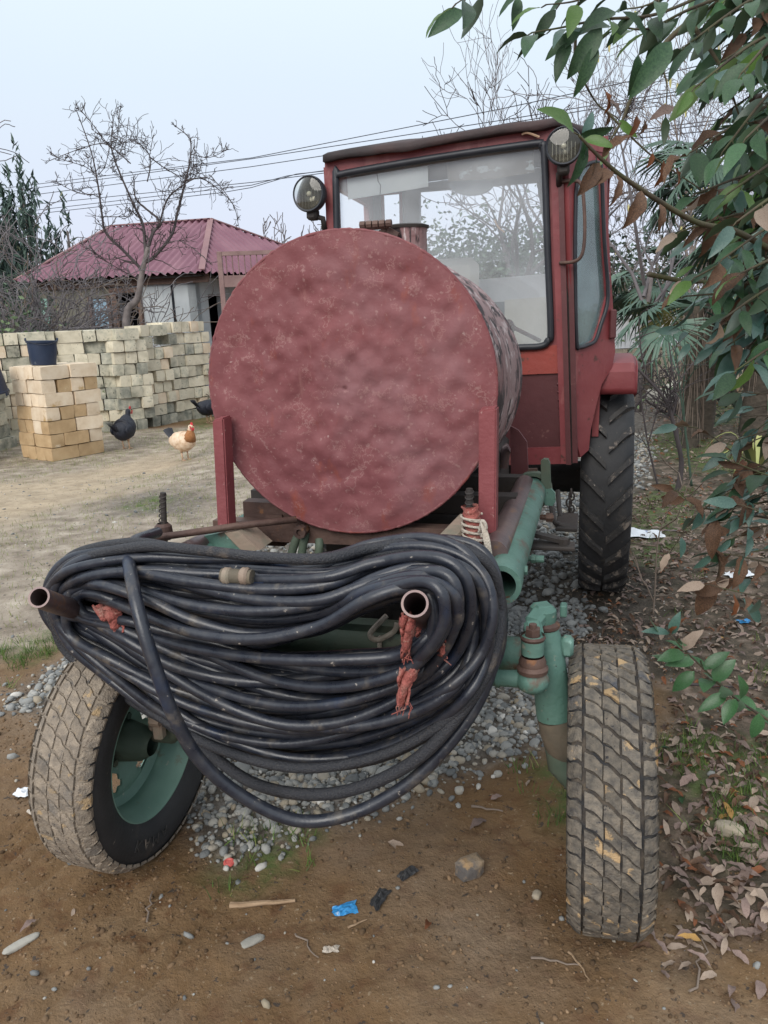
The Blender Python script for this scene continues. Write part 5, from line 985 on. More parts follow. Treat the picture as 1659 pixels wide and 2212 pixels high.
# step pedal with its two bent rods
st_ = MB(); s0 = atv(1190, 1075, 1.35); s1 = atv(1196, 1132, 1.25); s2 = atv(1232, 1140, 1.25)
st_.tube(spline([s0, s1+Vector((-.0, 0, .02)), s1+Vector((.02, 0, 0)), s2], 6), .011, 8); s3 = atv(1205, 1060, 1.5); s4 = atv(1212, 1118, 1.4); st_.tube(spline([s3, s4, atv(1232, 1124, 1.4)], 6), .010, 8); part(st_, 'step_bracket', 'dark')
pc = (atv(1208, 1138, 1.22)+atv(1242, 1118, 1.45))/2; part(MB().box((pc.x, pc.y, pc.z), (.085, .24, .016), bev=.004), 'step_plate', 'dark')
hb = atv(1195, 1183, .55); hk = MB(); hk.box((hb.x-.02, .57, hb.z), (.17, .07, .014), bev=.004); hk.cyl((hb.x+.03, .57, hb.z), (hb.x+.03, .57, hb.z+.025), .018, 8); hk.beam((hb.x-.09, .6, hb.z+.035), (hb.x+.03, .57, hb.z+.016), .03, .012); hk.box((hb.x-.10, .6, hb.z+.03), (.05, .06, .05), bev=.006); part(hk, 'hitch_bracket', 'dark', smooth=35)
ch = [atv(1232+4*math.sin(i*1.3), 1062+i*7, 1.75) for i in range(9)]; chm = MB()
for i in range(8): chm.tube([ch[i].lerp(ch[i+1], .5)+Vector((math.cos(a)*.012*(i % 2), math.cos(a)*.012*(1-i % 2), math.sin(a)*.020)) for a in [2*PI*k/10 for k in range(10)]], .0045, 5, closed=True)
part(chm, 'hanging_chain', 'dark')
# crossmembers, dark gear under the tank
xm = MB(); xm.beam((-.54, .33, .87), (.36, .33, .87), .05, .06); part(xm, 'crossbeam', 'rust', smooth=False)
part(MB().beam((-.54, .62, .90), (.36, .62, .90), .06, .06), 'crossbeam', 'dark', smooth=False); part(MB().beam((-.54, 1.0, .86), (.37, 1.0, .86), .06, .10), 'crossbeam', 'dark', smooth=False)
eb = MB(); eb.box((-.08, 1.35, .80), (.62, .62, .36), bev=.04); eb.cyl((-.3, .75, .72), (.16, .75, .72), .10, 18); eb.box((-.06, .85, .66), (.3, .5, .2), bev=.03); part(eb, 'engine_block', 'dark', smooth=35)
pn = atv(1040, 985, 1.3); ep = MB(); ep.tube(spline([atv(1085, 1010, 1.3), atv(1092, 975, 1.3), atv(1100, 968, 1.3)], 5), .022, 10); part(ep, 'breather_pipe', 'pipe')
# tan brackets at the front of the frame
br_ = MB(); br_.prism([atv(440, 1158, .16), atv(482, 1150, .16), atv(520, 1188, .16), atv(440, 1190, .16)], [], (0, .015, 0)); part(br_, 'front_bracket', 'green', smooth=False, fix=True)
br_ = MB(); br_.prism([atv(484, 1151, .155), atv(516, 1148, .155), atv(562, 1188, .155), atv(522, 1190, .155)], [], (0, .09, .0)); part(br_, 'front_bracket', 'tan', smooth=False, fix=True)
br_ = MB(); br_.beam(atv(968, 1176, .10), atv(1012, 1128, .3), .055, .05, bev=.006); part(br_, 'front_bracket', 'tan', smooth=False)
br_ = MB(); bm_ = atv(600, 1135, .36); br_.beam((-.46, .38, .925), (-.18, .40, .915), .05, .05); br_.box((-.36, .38, .86), (.06, .05, .1)); part(br_, 'angle_beam', 'rust', smooth=False)
# drain cock with two short hoses
vp = atv(656, 1143, .3); vm = MB(); vm.cyl((vp.x, .27, vp.z), (vp.x, .36, vp.z), .018, 10); vm.pipe([(vp.x, .262, vp.z), (vp.x, .285, vp.z)], .020, .010, 8); part(vm, 'drain_cock', 'rust', smooth=35)
hh = MB()
for a, b, c in (((652, 1150), (640, 1165), (630, 1195)), ((662, 1150), (656, 1170), (652, 1195)), ((690, 1165), (690, 1180), (688, 1200))): hh.tube(spline([atv(*a, .31), atv(*b, .30), atv(*c, .30)], 5), .013, 10)
part(hh, 'drain_hose', 'greendirt')
# --- front bar and the two pegs the hose hangs on
PL = [atv(84, 1290, -.45), atv(128, 1306, -.36), atv(168, 1316, -.27), atv(215, 1310, -.14), atv(275, 1300, .03)]
PR = [atv(896, 1304, -.45), atv(912, 1325, -.34), atv(928, 1345, -.2), atv(935, 1352, .03)]
for P, ro in ((PL, .0235), (PR, .0262)):
    S = spline(P, 5); part(MB().pipe(S, ro, ro-.0045, 24), 'hose_peg', 'pipe', smooth=50)
fbm_ = MB(); fbm_.beam((PL[-1].x-.1, .03, .775), (PR[-1].x+.15, .03, .775), .06, .08, bev=.006); part(fbm_, 'front_bar', 'dark', smooth=False)
# --- front axle, kingpins, steering
AZ = .672; ax = MB(); ax.cyl((.24, 0, AZ), (.455, 0, AZ), .044, 22); part(ax, 'axle_end', 'green', smooth=35); ax = MB(); ax.cyl((-.52, 0, AZ), (.24, 0, AZ), .042, 22); part(ax, 'front_axle', 'greendirt', smooth=35); ax = MB(); ax.cyl((.44, 0, AZ), (.485, 0, AZ), .049, 22); part(ax, 'axle_collar', 'green', smooth=35)  # axle middle takes the darker green as painted shade behind the hose
bmx = MB(); bmx.box((-.1, .03, AZ+.01), (.62, .09, .12), bev=.012); part(bmx, 'axle_beam', 'greendirt', smooth=35)  # darker green here too paints the shade behind the hose
def knuckle(sx):
    u = .489*sx if sx > 0 else -.50; m = MB(); kt = (u-.004*sx, 0, .765); kb = (u+.035*sx, 0, .43)
    m.tube([(u+.026*sx, 0, .515), (u+.020*sx, 0, .56), (u+.010*sx, 0, .65), (u+.003*sx, 0, .72), (u, 0, .748)], [.0455, .044, .041, .036, .030], 20); m.box((u+.052*sx, .0, .705), (.03, .035, .05), bev=.008); part(m, 'kingpin_housing', 'green', smooth=40); m = MB(); m.tube([(u+.05*sx, 0, .405), (u+.046*sx, 0, .43), (u+.036*sx, 0, .475), (u+.026*sx, 0, .512)], [.030, .042, .047, .0445], 20); part(m, 'kingpin_sleeve', 'dirtcoat', smooth=40)
    m = MB(); m.lathe([(.745, .028), (.752, .034), (.76, .034), (.768, .024)], 16, 'z', (u, 0, 0)); part(m, 'kingpin_seal', 'rust', smooth=True)
    m = MB(); m.tube([(u+.03*sx, 0, .44), (u+.045*sx, 0, .38), (u+.075*sx, 0, .345), (u+.12*sx, 0, .345)], [.030, .036, .036, .034], 14); part(m, 'stub_axle', 'greendirt', smooth=40)
knuckle(1); knuckle(-1)
k0 = Vector((.485, 0, .79)); bj = atv(1150, 1450, -.10); arm = MB()
arm.lathe([(.756, .024), (.770, .030), (.795, .029), (.802, .018), (.802, .0001)], 14, 'z', (k0.x, 0, 0)); arm.box((k0.x-.004, .012, .79), (.052, .05, .03), Matrix.Rotation(.5, 3, 'Z'), bev=.009); arm.beam((k0.x-.004, .0, .790), (k0.x-.026, -.04, .770), .044, .032, bev=.008); arm.beam((k0.x-.026, -.038, .772), (bj.x+.004, -.085, bj.z+.075), .042, .036, bev=.008)
arm.lathe([(bj.z+.045, .026), (bj.z+.085, .027), (bj.z+.09, .018)], 14, 'z', (bj.x, -.1, 0)); arm.box((k0.x+.045, .02, .79), (.016, .03, .03), bev=.003); part(arm, 'steering_arm', 'green', smooth=35)
nut = MB(); nut.cyl((bj.x, -.1, bj.z+.085), (bj.x, -.1, bj.z+.108), .018, 6); nut.cyl((bj.x, -.1, bj.z+.10), (bj.x, -.1, bj.z+.118), .009, 8); nut.lathe([(bj.z+.080, .027), (bj.z+.086, .030), (bj.z+.092, .027)], 14, 'z', (bj.x, -.1, 0)); part(nut, 'castle_nut', 'rust', smooth=35)
bjm = MB(); bjm.lathe([(bj.z-.005, .022), (bj.z+.0, .035), (bj.z+.010, .037), (bj.z+.018, .031), (bj.z+.026, .032), (bj.z+.04, .026)], 20, 'z', (bj.x, -.1, 0)); part(bjm, 'ball_joint_boot', 'rust', smooth=40)
tr = MB(); tl0 = atv(1060, 1464, -.10); tr.tube([(tl0.x-.7, -.1, bj.z-.04), (tl0.x, -.1, tl0.z), (bj.x-.03, -.1, bj.z-.022)], [.018, .019, .021], 16); tr.sphere((bj.x, -.1, bj.z-.022), .040, 16, 10, (1, 1, .8)); tr.cyl((tl0.x+.012, -.1, tl0.z), (tl0.x+.022, -.1, tl0.z), .022, 12); part(tr, 'tie_rod', 'green', smooth=45)
# --- front wheels (wheel local: x is the axle)
WR, WW = .345, .19
ROWS = 54
def wheel(name, loc, rz, mats, mud, inner, hb=.3425):
    w_ = bpy.data.objects.new(name, None); COL.objects.link(w_); w_.parent = TR; w_.location = loc; w_.rotation_euler = (0, rz[1], rz[0])
    h = WW/2; prof = [(-.062, .205), (-.074, .212), (-.088, .24), (-.0945, .272), (-.093, .298), (-.084, .322), (-.070, .3335), (-.03, .3365), (0, .337), (.03, .3365), (.070, .3335), (.084, .322), (.093, .298), (.0945, .272), (.088, .24), (.074, .212), (.062, .205)]
    ty = MB().lathe(prof, 96, 'x', closed=False).mesh('tyre', X['rubber'], smooth='all'); ty.materials.append(mats[1]); 
    ty.polygons.foreach_set('material_index', [1 if 5 <= p.index//96 < 11 else 0 for p in ty.polygons]); link('tyre', ty, w_)
    cols = [(-.078, .032, 'L'), (-.0375, .0385, 'c'), (0.0, .0350, 'c'), (.0375, .0385, 'c'), (.078, .032, 'R')]; pitch = 2*PI/ROWS; hid = MB(); ba = random.Random(len(name)+int(mud*10))
    protos = {}
    for ci, (cx, cw, kd) in enumerate(cols):
        for var in range(2):
            mm = MB(); aw = pitch*WR*(.80 if kd != 'c' else .88); nx_, na = 5, 3; V = []; sl = (-.012 if kd == 'c' else -.005*(1 if kd == 'L' else -1)); rr = random.Random(ci*7+var)
            for lay in (0, 1):
                for i in range(nx_):
                    fx = i/(nx_-1)-.5; x = cx+fx*cw*(1 if lay == 0 else .94)+(.0013 if var else -.0013)*(kd == 'c'); top = hb-1.05*max(0, abs(x)-.062)**1.55*6
                    for j in range(na):
                        fa = j/(na-1)-.5; s = fa*aw*(1 if lay == 0 else .9)+sl*fx*2+rr.gauss(0, .0006)+.003*math.sin(fx*6+ci); r = (top if lay else .331-max(0, abs(x)-.075)*.6)+(rr.gauss(0, .0007) if lay else 0); V.append((x+rr.gauss(0, .0005), s, r))
            n1 = nx_*na; F = [(n1+i*na+j, n1+(i+1)*na+j, n1+(i+1)*na+j+1, n1+i*na+j+1) for i in range(nx_-1) for j in range(na-1)]
            for i in range(nx_-1): F += [(i*na, (i+1)*na, n1+(i+1)*na, n1+i*na), (i*na+na-1, n1+i*na+na-1, n1+(i+1)*na+na-1, (i+1)*na+na-1)]
            for j in range(na-1): F += [(j, n1+j, n1+j+1, j+1), ((nx_-1)*na+j, (nx_-1)*na+j+1, n1+(nx_-1)*na+j+1, n1+(nx_-1)*na+j)]
            mm.add(V, F); protos[ci, var] = (mm, mm.mesh('tread_block', mats[0], fixn=True))
    for r in range(ROWS):
        for ci in range(5):
            a = pitch*(r+(.5 if ci in (1, 3) else 0)+.13*ci); var = (r+ci) % 2; ang = (a+PI) % (2*PI)-PI
            # front half of the tyre faces the viewer: y negative
            y = -math.sin(a); z = math.cos(a)
            if y < .10:
                o = link('tread_block', protos[ci, var][1], w_, (0, 0, 0), (a, 0, 0))
            else:
                M_ = Matrix.Rotation(a, 3, 'X'); hid.add([M_ @ Vector(p) for p in protos[ci, var][0].v], protos[ci, var][0].f)
    hid.build('hidden_tread', mats[0], w_, fixn=True)['kind'] = 'stuff'
    # rim: barrel, dish with hand holes, hub
    rim = MB(); s = inner; rim.lathe([(s*.070, .222), (s*.074, .208), (s*.066, .200), (s*.03, .190), (-s*.02, .186), (-s*.055, .198), (-s*.072, .207), (-s*.07, .222)], 64, 'x')
    rings = [.05, .075, .095, .112, .13, .148, .165, .186]; xs = [-.045, -.045, -.035, -.028, -.026, -.028, -.036, -.02]; n = 60; V = [(s*xs[i], r*math.cos(2*PI*k/n), r*math.sin(2*PI*k/n)) for i, r in enumerate(rings) for k in range(n)]; F = []
    for i in range(len(rings)-1):
        for k in range(n):
            hole = 2 <= i <= 4 and (k % 12) < (6 if i == 3 else 5)+(0) and not (i != 3 and (k % 12) == 0)
            if not hole: F.append((i*n+k, i*n+(k+1) % n, (i+1)*n+(k+1) % n, (i+1)*n+k))
    rim.add(V, F); n2 = len(V); rim.add([(x-s*.006, y, z) for x, y, z in V], [tuple(reversed(f)) for f in F]); rim.build('rim', X['rimgreen'], w_, smooth=40)
    hub = MB(); hub.lathe([(s*.06, .03), (s*.03, .05), (-s*.04, .062), (-s*.05, .06), (-s*.085, .035), (-s*.09, .0001)], 20, 'x')
    for k in range(5): a = 2*PI*k/5; hub.cyl((s*-.05, .07*math.cos(a), .07*math.sin(a)), (s*-.025, .07*math.cos(a), .07*math.sin(a)), .011, 6)
    hub.build('hub', X['greendirt'], w_, smooth=35); return w_
fwR = wheel('front_wheel', (.645, 0, .342), (.02, -.02), (X['tread'], X['groove']), .2, -1)
fwL = wheel('front_wheel', (-.668, -.045, .327), (-.03, .05), (X['treadmud'], X['treadmud']), .8, 1, .3405)
fwR['label'] = 'grey dusty front wheel seen tread-on'; fwL['label'] = 'mud-caked front wheel showing its green rim'
# raised lettering on the left tyre wall, foot of the wheel
def letters(txt, parent, x, r, size, a_mid, step, mat):
    m = MB()
    for i, chx in enumerate(txt):
        cu = bpy.data.curves.new('t', 'FONT'); cu.body = chx; cu.size = size; cu.extrude = .0012; cu.align_x = 'CENTER'; to = bpy.data.objects.new('t', cu); COL.objects.link(to); dg = bpy.context.evaluated_depsgraph_get(); me = to.evaluated_get(dg).to_mesh(); a = a_mid+(i-(len(txt)-1)/2)*step; V = []
        for v in me.vertices:   # text x runs along the tyre, text y outwards from the hub
            rad = r+v.co.y; t = v.co.x; er = Vector((0, math.cos(a), math.sin(a))); et = Vector((0, -math.sin(a), math.cos(a))); V.append(er*rad+et*t+Vector((x+v.co.z, 0, 0)))
        m.add(V, [tuple(p.vertices) for p in me.polygons]); bpy.data.objects.remove(to); bpy.data.curves.remove(cu)
    return m.build('tyre_lettering', mat, parent, fixn=True)
letters('KAMA', fwL, .0955, .25, .045, -PI/2-.35, .17, X['lug'])
# fork of the left knuckle seen through the rim
kf = MB(); kf.box((-.585, -.03, .42), (.045, .05, .11), Matrix.Rotation(.2, 3, 'Y'), bev=.01); kf.box((-.565, -.07, .395), (.03, .03, .06), bev=.006); kf.cyl((-.575, -.05, .455), (-.545, -.05, .455), .014, 6); kf.cyl((-.575, -.09, .43), (-.545, -.09, .43), .014, 6); part(kf, 'brake_caliper', 'tan', smooth=35)
# --- rear wheels
RR, RW, RVV = .60, .245, 2.46
def rearwheel(u):
    w_ = bpy.data.objects.new('rear_wheel', None); COL.objects.link(w_); w_.parent = TR; w_.location = (u, RVV, RR-.01); h = RW/2
    MB().lathe([(-.09, .40), (-.108, .44), (-.120, .50), (-.121, .545), (-.114, .568), (-.07, .578), (0, .582), (.07, .578), (.114, .568), (.121, .545), (.120, .50), (.108, .44), (.09, .40)], 84, 'x').build('tyre', X['rubber'], w_, smooth='all')
    def lug(s):
        mm = MB(); V = []; n = 7
        for lay in (0, 1):
            for i in range(n):
                f = i/(n-1); x = s*(.006+.115*f); ang = -.20*f; wd = (.020 if f < .75 else .025)*(1 if lay == 0 else .78)
                top = .605-.055*max(0, f-.72)**1.3*3 if lay else .560
                for e in (-1, 1): a = ang+e*wd/RR*1.0; V.append((x, -math.sin(a)*top, math.cos(a)*top))
        F = [(2*n+2*i, 2*n+2*i+1, 2*n+2*i+3, 2*n+2*i+2) for i in range(n-1)]+[(2*i, 2*n+2*i, 2*n+2*i+2, 2*i+2) for i in range(n-1)]+[(2*i+1, 2*i+3, 2*n+2*i+3, 2*n+2*i+1) for i in range(n-1)]+[(0, 1, 2*n+1, 2*n), (2*n-2, 4*n-2, 4*n-1, 2*n-1)]
        mm.add(V, F); return mm.mesh('tread_lug', X['lug'], fixn=True)
    LL = {-1: lug(-1), 1: lug(1)}; N = 25
    for i in range(N):
        for s in (-1, 1): link('tread_lug', LL[s], w_, (0, 0, 0), (2*PI*(i+(.5 if s > 0 else 0))/N, 0, 0))
    MB().lathe([(.085, .405), (.07, .39), (.02, .38), (-.05, .38), (-.085, .405), (-.03, .37), (.03, .30), (.05, .12), (.07, .08), (.07, .0001)], 40, 'x').build('rim', X['green'], w_, smooth=40); return w_
rearwheel(.655); rearwheel(-.72)
ra = MB(); ra.cyl((-.68, RVV, .6), (.6, RVV, .6), .085, 18); ra.box((-.03, RVV, .66), (.4, .5, .36), bev=.05); part(ra, 'rear_axle', 'dark', smooth=35)
# --- cab
CV = 1.76
def c(px, py, v=CV): return atv(px, py, v)
FRONT = [c(701, 336), c(760, 326), (c(1165, 264)), c(1192, 262), c(1206, 300), c(1226, 806), c(712, 806)]
WIN = [c(727, 400), c(733, 384), c(748, 375), c(940, 342), c(1150, 312), c(1168, 316), c(1176, 334), c(1184, 560), c(1190, 715), c(1184, 735), c(1166, 748), c(1080, 754), c(760, 790), c(740, 780)]
fr_ = MB().prism(FRONT, [WIN], (0, .045, 0)); cf = part(fr_, 'cab_front', 'red', smooth=False, fix=True)
def loop_c(pts, d=0.0, v=None): return [Vector((p.x, (p.y if v is None else v), p.z)) for p in pts]
SE = spline([Vector((p.x, CV-.012, p.z)) for p in WIN], 5, closed=True); MB().tube(SE, .015, 10, closed=True).build('window_seal', X['seal'], cf, smooth='all')
gl = MB(); WI = [Vector((p.x, CV+.012, p.z)) for p in WIN]; gl.prism(WI, [], (0, .004, 0)); part(gl, 'windscreen', 'screen', smooth=False, fix=True)
sb = MB()
for px, py in ((730, 372), (868, 326), (928, 344), (1013, 298), (1148, 284), (716, 500)): p = c(px, py); sb.cyl((p.x, CV-.010, p.z), (p.x, CV+.004, p.z), .008, 8)
sb.build('cab_bolt', X['dark'], cf)
# lower front: orange-red sill, dark maroon panel, bottom strip
def quad(a, b, c_, d, v=CV, t=.02): return MB().prism([atv(*a, v), atv(*b, v), atv(*c_, v), atv(*d, v)], [], (0, t, 0))
part(quad((1060, 752), (1213, 745), (1216, 806), (1060, 812), CV-.004), 'sill_panel', 'orange', smooth=False, fix=True)
part(quad((700, 812), (1217, 807), (1222, 968), (716, 985), CV+.006), 'lower_panel', 'maroon', smooth=False, fix=True); part(quad((1040, 972), (1221, 965), (1222, 1002), (1040, 1006), CV-.008), 'bottom_strip', 'red', smooth=False, fix=True)
rv = MB()
for i in range(9): p = c(1205+i*1.2, 830+i*17); rv.sphere((p.x, CV+.004, p.z), .006, 6, 5)
rv.build('rivets', X['maroon'], cf)['kind'] = 'stuff'
# corner pillar: three vertical strips
def strip(pt, pb, w0, v, mat, name, t=.05): a, b = atv(*pt, v), atv(*pb, v); return part(MB().prism([a, a+Vector((w0, 0, 0)), b+Vector((w0, 0, 0)), b], [], (0, t, 0)), name, mat, smooth=False, fix=True)
strip((1190, 372), (1212, 1002), .034, CV-.02, 'red', 'corner_pillar', .03); strip((1205, 372), (1223, 1004), .022, CV-.028, 'maroon', 'corner_strip', .03); strip((1216, 372), (1232, 1002), .016, CV+.0, 'dark', 'corner_gap', .02); strip((1222, 366), (1237, 1000), .022, CV-.01, 'maroon', 'door_post', .06)
# angled side door panel with its window: work in the plane through two verticals
S0, S1 = Vector((.478, 1.75, 0)), Vector((.632, 1.96, 0)); sd_ = (S1-S0).normalized(); sn = Vector((sd_.y, -sd_.x, 0))
def sp(px, py, off=0.0):
    r = ray(px, py); rl = Vector((r.dot(EU), r.dot(EV), r.z)); cl_ = Vector(((CPOS-TO).dot(EU), (CPOS-TO).dot(EV), CAM_H)); o = S0+sn*off; q = cl_+rl*((o-cl_).dot(sn)/rl.dot(sn)); return q
SIDE = [sp(1228, 350), sp(1262, 312), sp(1305, 302), sp(1311, 420), sp(1318, 560), sp(1326, 690), sp(1329, 760), sp(1322, 795), sp(1300, 830), sp(1287, 880), sp(1276, 930), sp(1272, 972), sp(1254, 988), sp(1247, 960), sp(1238, 800), sp(1233, 600)]
SWIN = [sp(1242, 420), sp(1250, 372), sp(1268, 355), sp(1290, 352), sp(1297, 372), sp(1303, 520), sp(1311, 640), sp(1296, 700), sp(1284, 735), sp(1268, 745), sp(1250, 750), sp(1243, 735), sp(1240, 560)]
dr = part(MB().prism(SIDE, [SWIN], -sn*.03), 'cab_door', 'red', smooth=False, fix=True)
MB().tube(spline([p+sn*.006 for p in SWIN], 4, closed=True), .0085, 8, closed=True).build('window_seal', X['seal'], dr, smooth='all')
MB().prism([p-sn*.012 for p in SWIN], [], -sn*.004).build('side_window', X['sideglass'], dr, fixn=True)
lt = MB(); p = sp(1324, 700, .01); lt.box(p, (.03, .035, .13), bev=.006); lt.build('door_hinge', X['maroon'], dr)
gh = [atv(1211, 392, CV-.03), atv(1240, 390, CV-.06), atv(1256, 400, CV-.07), atv(1262, 450, CV-.07), atv(1263, 510, CV-.07), atv(1257, 550, CV-.07), atv(1240, 565, CV-.06), atv(1209, 568, CV-.03)]
part(MB().tube(spline(gh, 6), .0075, 8), 'grab_handle', 'rust', smooth='all')
# door side wall running back, far side, rear frame, floor
part(MB().prism([S1+Vector((-.02, 0, .9)), S1+Vector((.0, .72, .9)), S1+Vector((.0, .72, 2.2)), S1+Vector((-.02, 0, 2.2))], [[S1+Vector((-.015, .12, 1.3)), S1+Vector((-.0, .62, 1.3)), S1+Vector((-.0, .62, 2.1)), S1+Vector((-.015, .12, 2.1))]], (-.03, 0, 0)), 'side_wall', 'red', smooth=False, fix=True)
part(MB().prism([(-.60, CV+.05, .9), (-.70, 2.88, .9), (-.70, 2.88, 2.2), (-.60, CV+.05, 2.15)], [[(-.61, CV+.18, 1.3), (-.69, 2.75, 1.3), (-.69, 2.75, 2.1), (-.61, CV+.18, 2.08)]], (-.03, 0, 0)), 'side_wall', 'red', smooth=False, fix=True)
RV_ = 2.88
def rp_(px, py): return atv(px, py, RV_)
fo = [(700, 352), (1210, 280), (1235, 805), (700, 820)]; holes = [[(750, 425), (768, 423), (770, 560), (752, 560)], [(789, 418), (803, 417), (806, 560), (791, 560)], [(820, 421), (866, 412), (868, 560), (818, 560)], [(906, 402), (1160, 372), (1196, 640), (1040, 655), (908, 660)]]
fo3 = [Vector((-.70, RV_, 2.2)), Vector((.62, RV_, 2.26)), Vector((.62, RV_, .9)), Vector((-.70, RV_, .9))]
h3 = []
for h in holes:
    q = [rp_(*p) for p in h]
    if max(p.x for p in q) < -.58: continue
    h3.append([Vector((min(.56, max(-.64, p.x)), RV_, min(2.17, p.z))) for p in q])
part(MB().prism(fo3, h3, (0, .04, 0)), 'cab_rear', 'grey', smooth=False, fix=True)
for h in h3[:-1]:
    MB().tube([p+Vector((0, -.006, 0)) for p in h], .010, 6, closed=True).build('window_trim', X['orange'], TR)
part(quad((1090, 648), (1200, 640), (1210, 760), (1090, 770), 2.6, .03), 'inner_panel', 'seat', smooth=False, fix=True); part(quad((1005, 606), (1195, 590), (1200, 646), (1015, 655), 2.72, .02), 'shelf_cover', 'white', smooth=False, fix=True)  # tan panel and white strip for the pale bands behind the windscreen
se = MB(); s0 = atv(990, 600, 2.45); se.box((s0.x-.06, 2.45, s0.z-.13), (.34, .09, .46), bev=.04); se.box((s0.x-.06, 2.25, s0.z-.42), (.36, .4, .1), bev=.03); part(se, 'driver_seat', 'seat', smooth=40)
sw = MB(); sc_ = atv(1110, 702, 2.05); sw.tube([(sc_.x-.16+.15*math.cos(a), 2.12+.13*math.sin(a), sc_.z-.02+.05*math.sin(a)) for a in [2*PI*i/32 for i in range(32)]], .011, 8, closed=True); sw.tube([(sc_.x-.16, 2.12, sc_.z-.03), (sc_.x-.16, 1.9, sc_.z-.4)], .018, 8); part(sw, 'steering_wheel', 'dark', smooth='all')
pb = MB(); p = atv(1098, 702, 1.95); pb.sphere(p, .026, 12, 8); pb.tube([p, p+Vector((.14, .1, -.08))], .010, 6); part(pb, 'control_knob', 'maroon', smooth='all')
# things behind the glass
def board(pts, v, t, mat, name): return part(MB().prism([atv(*p, v) for p in pts], [], (0, t, 0)), name, mat, smooth=False, fix=True)
board([(750, 386), (924, 358), (925, 403), (836, 418), (752, 431)], CV+.03, .003, 'paper', 'card_notice')
ck = MB(); ck.tube([atv(814, 375, CV+.028), atv(817, 392, CV+.028), atv(822, 400, CV+.028), atv(821, 420, CV+.028)], .0018, 4); ck.build('card_tear', X['dark'], TR)
board([(965, 350), (1152, 320), (1154, 372), (1070, 386), (968, 392)], CV+.04, .006, 'visor', 'sun_visor')
mr_ = [atv(1017+47*math.cos(a), 398-(12 if math.sin(a) > 0 else 24)*math.sin(a)*1.0, CV+.09) for a in [2*PI*i/28 for i in range(28)]]; part(MB().prism(mr_, [], (0, .02, 0)), 'rear_mirror', 'grey', smooth=False, fix=True)
wp_ = MB(); wp_.tube(spline([atv(1068, 474, CV+.03), atv(1076, 490, CV+.03), atv(1090, 502, CV+.03)], 4), [.004]*8+[.003], 6); part(wp_, 'hanging_ribbon', 'shank')
# roof
rz0 = [atv(697, 333, CV-.04), atv(800, 319, CV-.045), atv(900, 303, CV-.045), atv(1000, 286, CV-.045), atv(1160, 259, CV-.045), atv(1206, 255, CV-.02)]
rr0 = [atv(1270, 272, 2.0), atv(1311, 297, 2.25), atv(1314, 312, 2.5)]
edge = rz0+[Vector((q.x, q.y, q.z)) for q in rr0]; back = [Vector((.62, 2.95, 2.3)), Vector((-.72, 2.95, 2.24)), Vector((-.68, 2.3, 2.22))]
m = MB(); loop_ = edge+back; cen = sum(loop_, Vector())/len(loop_)+Vector((0, 0, .05)); V = [cen]; n = len(loop_)*4; L4 = []
for i in range(len(loop_)):
    for k in range(4): L4.append(loop_[i].lerp(loop_[(i+1) % len(loop_)], k/4))
for sc2, dz in ((.6, .012), (.97, .004), (1, -.004), (1.002, -.026), (.985, -.03)):
    for i, p in enumerate(L4):
        q = cen+(p-cen)*sc2; q.z = p.z+(cen.z-p.z)*max(0, 1-sc2)+dz+.009*noise.noise(p*9)+(-.010*abs(noise.noise(p*5+Vector((3, 1, 0)))) if dz < -.01 else 0); V.append(q)
F = [(0, 1+i, 1+(i+1) % n) for i in range(n)]
for r_i in range(4): F += [(1+r_i*n+i, 1+(r_i+1)*n+i, 1+(r_i+1)*n+(i+1) % n, 1+r_i*n+(i+1) % n) for i in range(n)]
m.add(V, F); m.add([q for q in V[-n:]], [tuple(range(n))]); part(m, 'cab_roof', 'roof', smooth='all', fix=True)
# side header under the roof on the angled side
part(MB().prism([sp(1236, 300, .004), sp(1262, 290, .004), sp(1306, 298, .004), sp(1306, 330, .004), sp(1262, 320, .004), sp(1236, 348, .004)], [], -sn*.02), 'side_header', 'red', smooth=False, fix=True)
# headlamps
def lamp(px, py, rpx, v, tilt, mount):
    p = atv(px, py, v); q = atv(px+rpx, py, v); r = q.x-p.x; o = bpy.data.objects.new('headlamp', None); COL.objects.link(o); o.parent = TR; o.location = p; o.rotation_euler = (tilt[0], 0, tilt[1])
    MB().lathe([(-.012, r*.86), (-.016, r*.95), (-.008, r*1.0), (.004, r), (.03, r*.94), (.06, r*.72), (.085, r*.42), (.095, .0001)], 36, 'y').build('lamp_shell', X['seal'], o, smooth=True)
    MB().lathe([(-.006, r*.85), (.03, r*.62), (.05, r*.3), (.055, .0001)], 32, 'y').build('reflector', X['chrome'], o, smooth=True)
    MB().lathe([(-.012, r*.87), (-.018, r*.6), (-.021, r*.3), (-.022, .0001)], 32, 'y').build('lamp_glass', X['lens'], o, smooth='all')
    rb = MB()
    for i in range(-3, 4): x = i*r*.2; hh_ = math.sqrt(max(0, (r*.8)**2-x*x)); rb.cyl((x, -.006, -hh_), (x, -.006, hh_*.3), .0022, 5)
    rb.build('lens_rib', X['chrome'], o); rb = MB().sphere((0, .0, 0), r*.16, 10, 8); rb.build('bulb', X['seat'], o, smooth='all')
    bk = MB(); bk.box((0, .03, -r*1.05), (.05, .05, .05), bev=.01); bk.cyl((0, .03, -r*1.3), (0, .03, -r*.9), .012, 8); mp = Vector(mount); bk.build('lamp_mount', X['dark'], o, smooth=40)
    part(MB().tube([p+Vector((0, .03, -r*1.15)), Vector((mp.x, v+.04, p.z-r*1.3)), mp], .013, 8), 'lamp_bracket', 'dark', smooth='all'); return o
lamp(668, 419, 36, CV-.06, (-.05, -.12), atv(702, 500, CV)); lamp(1218, 316, 41, CV-.10, (-.05, .05), atv(1208, 400, CV-.02))
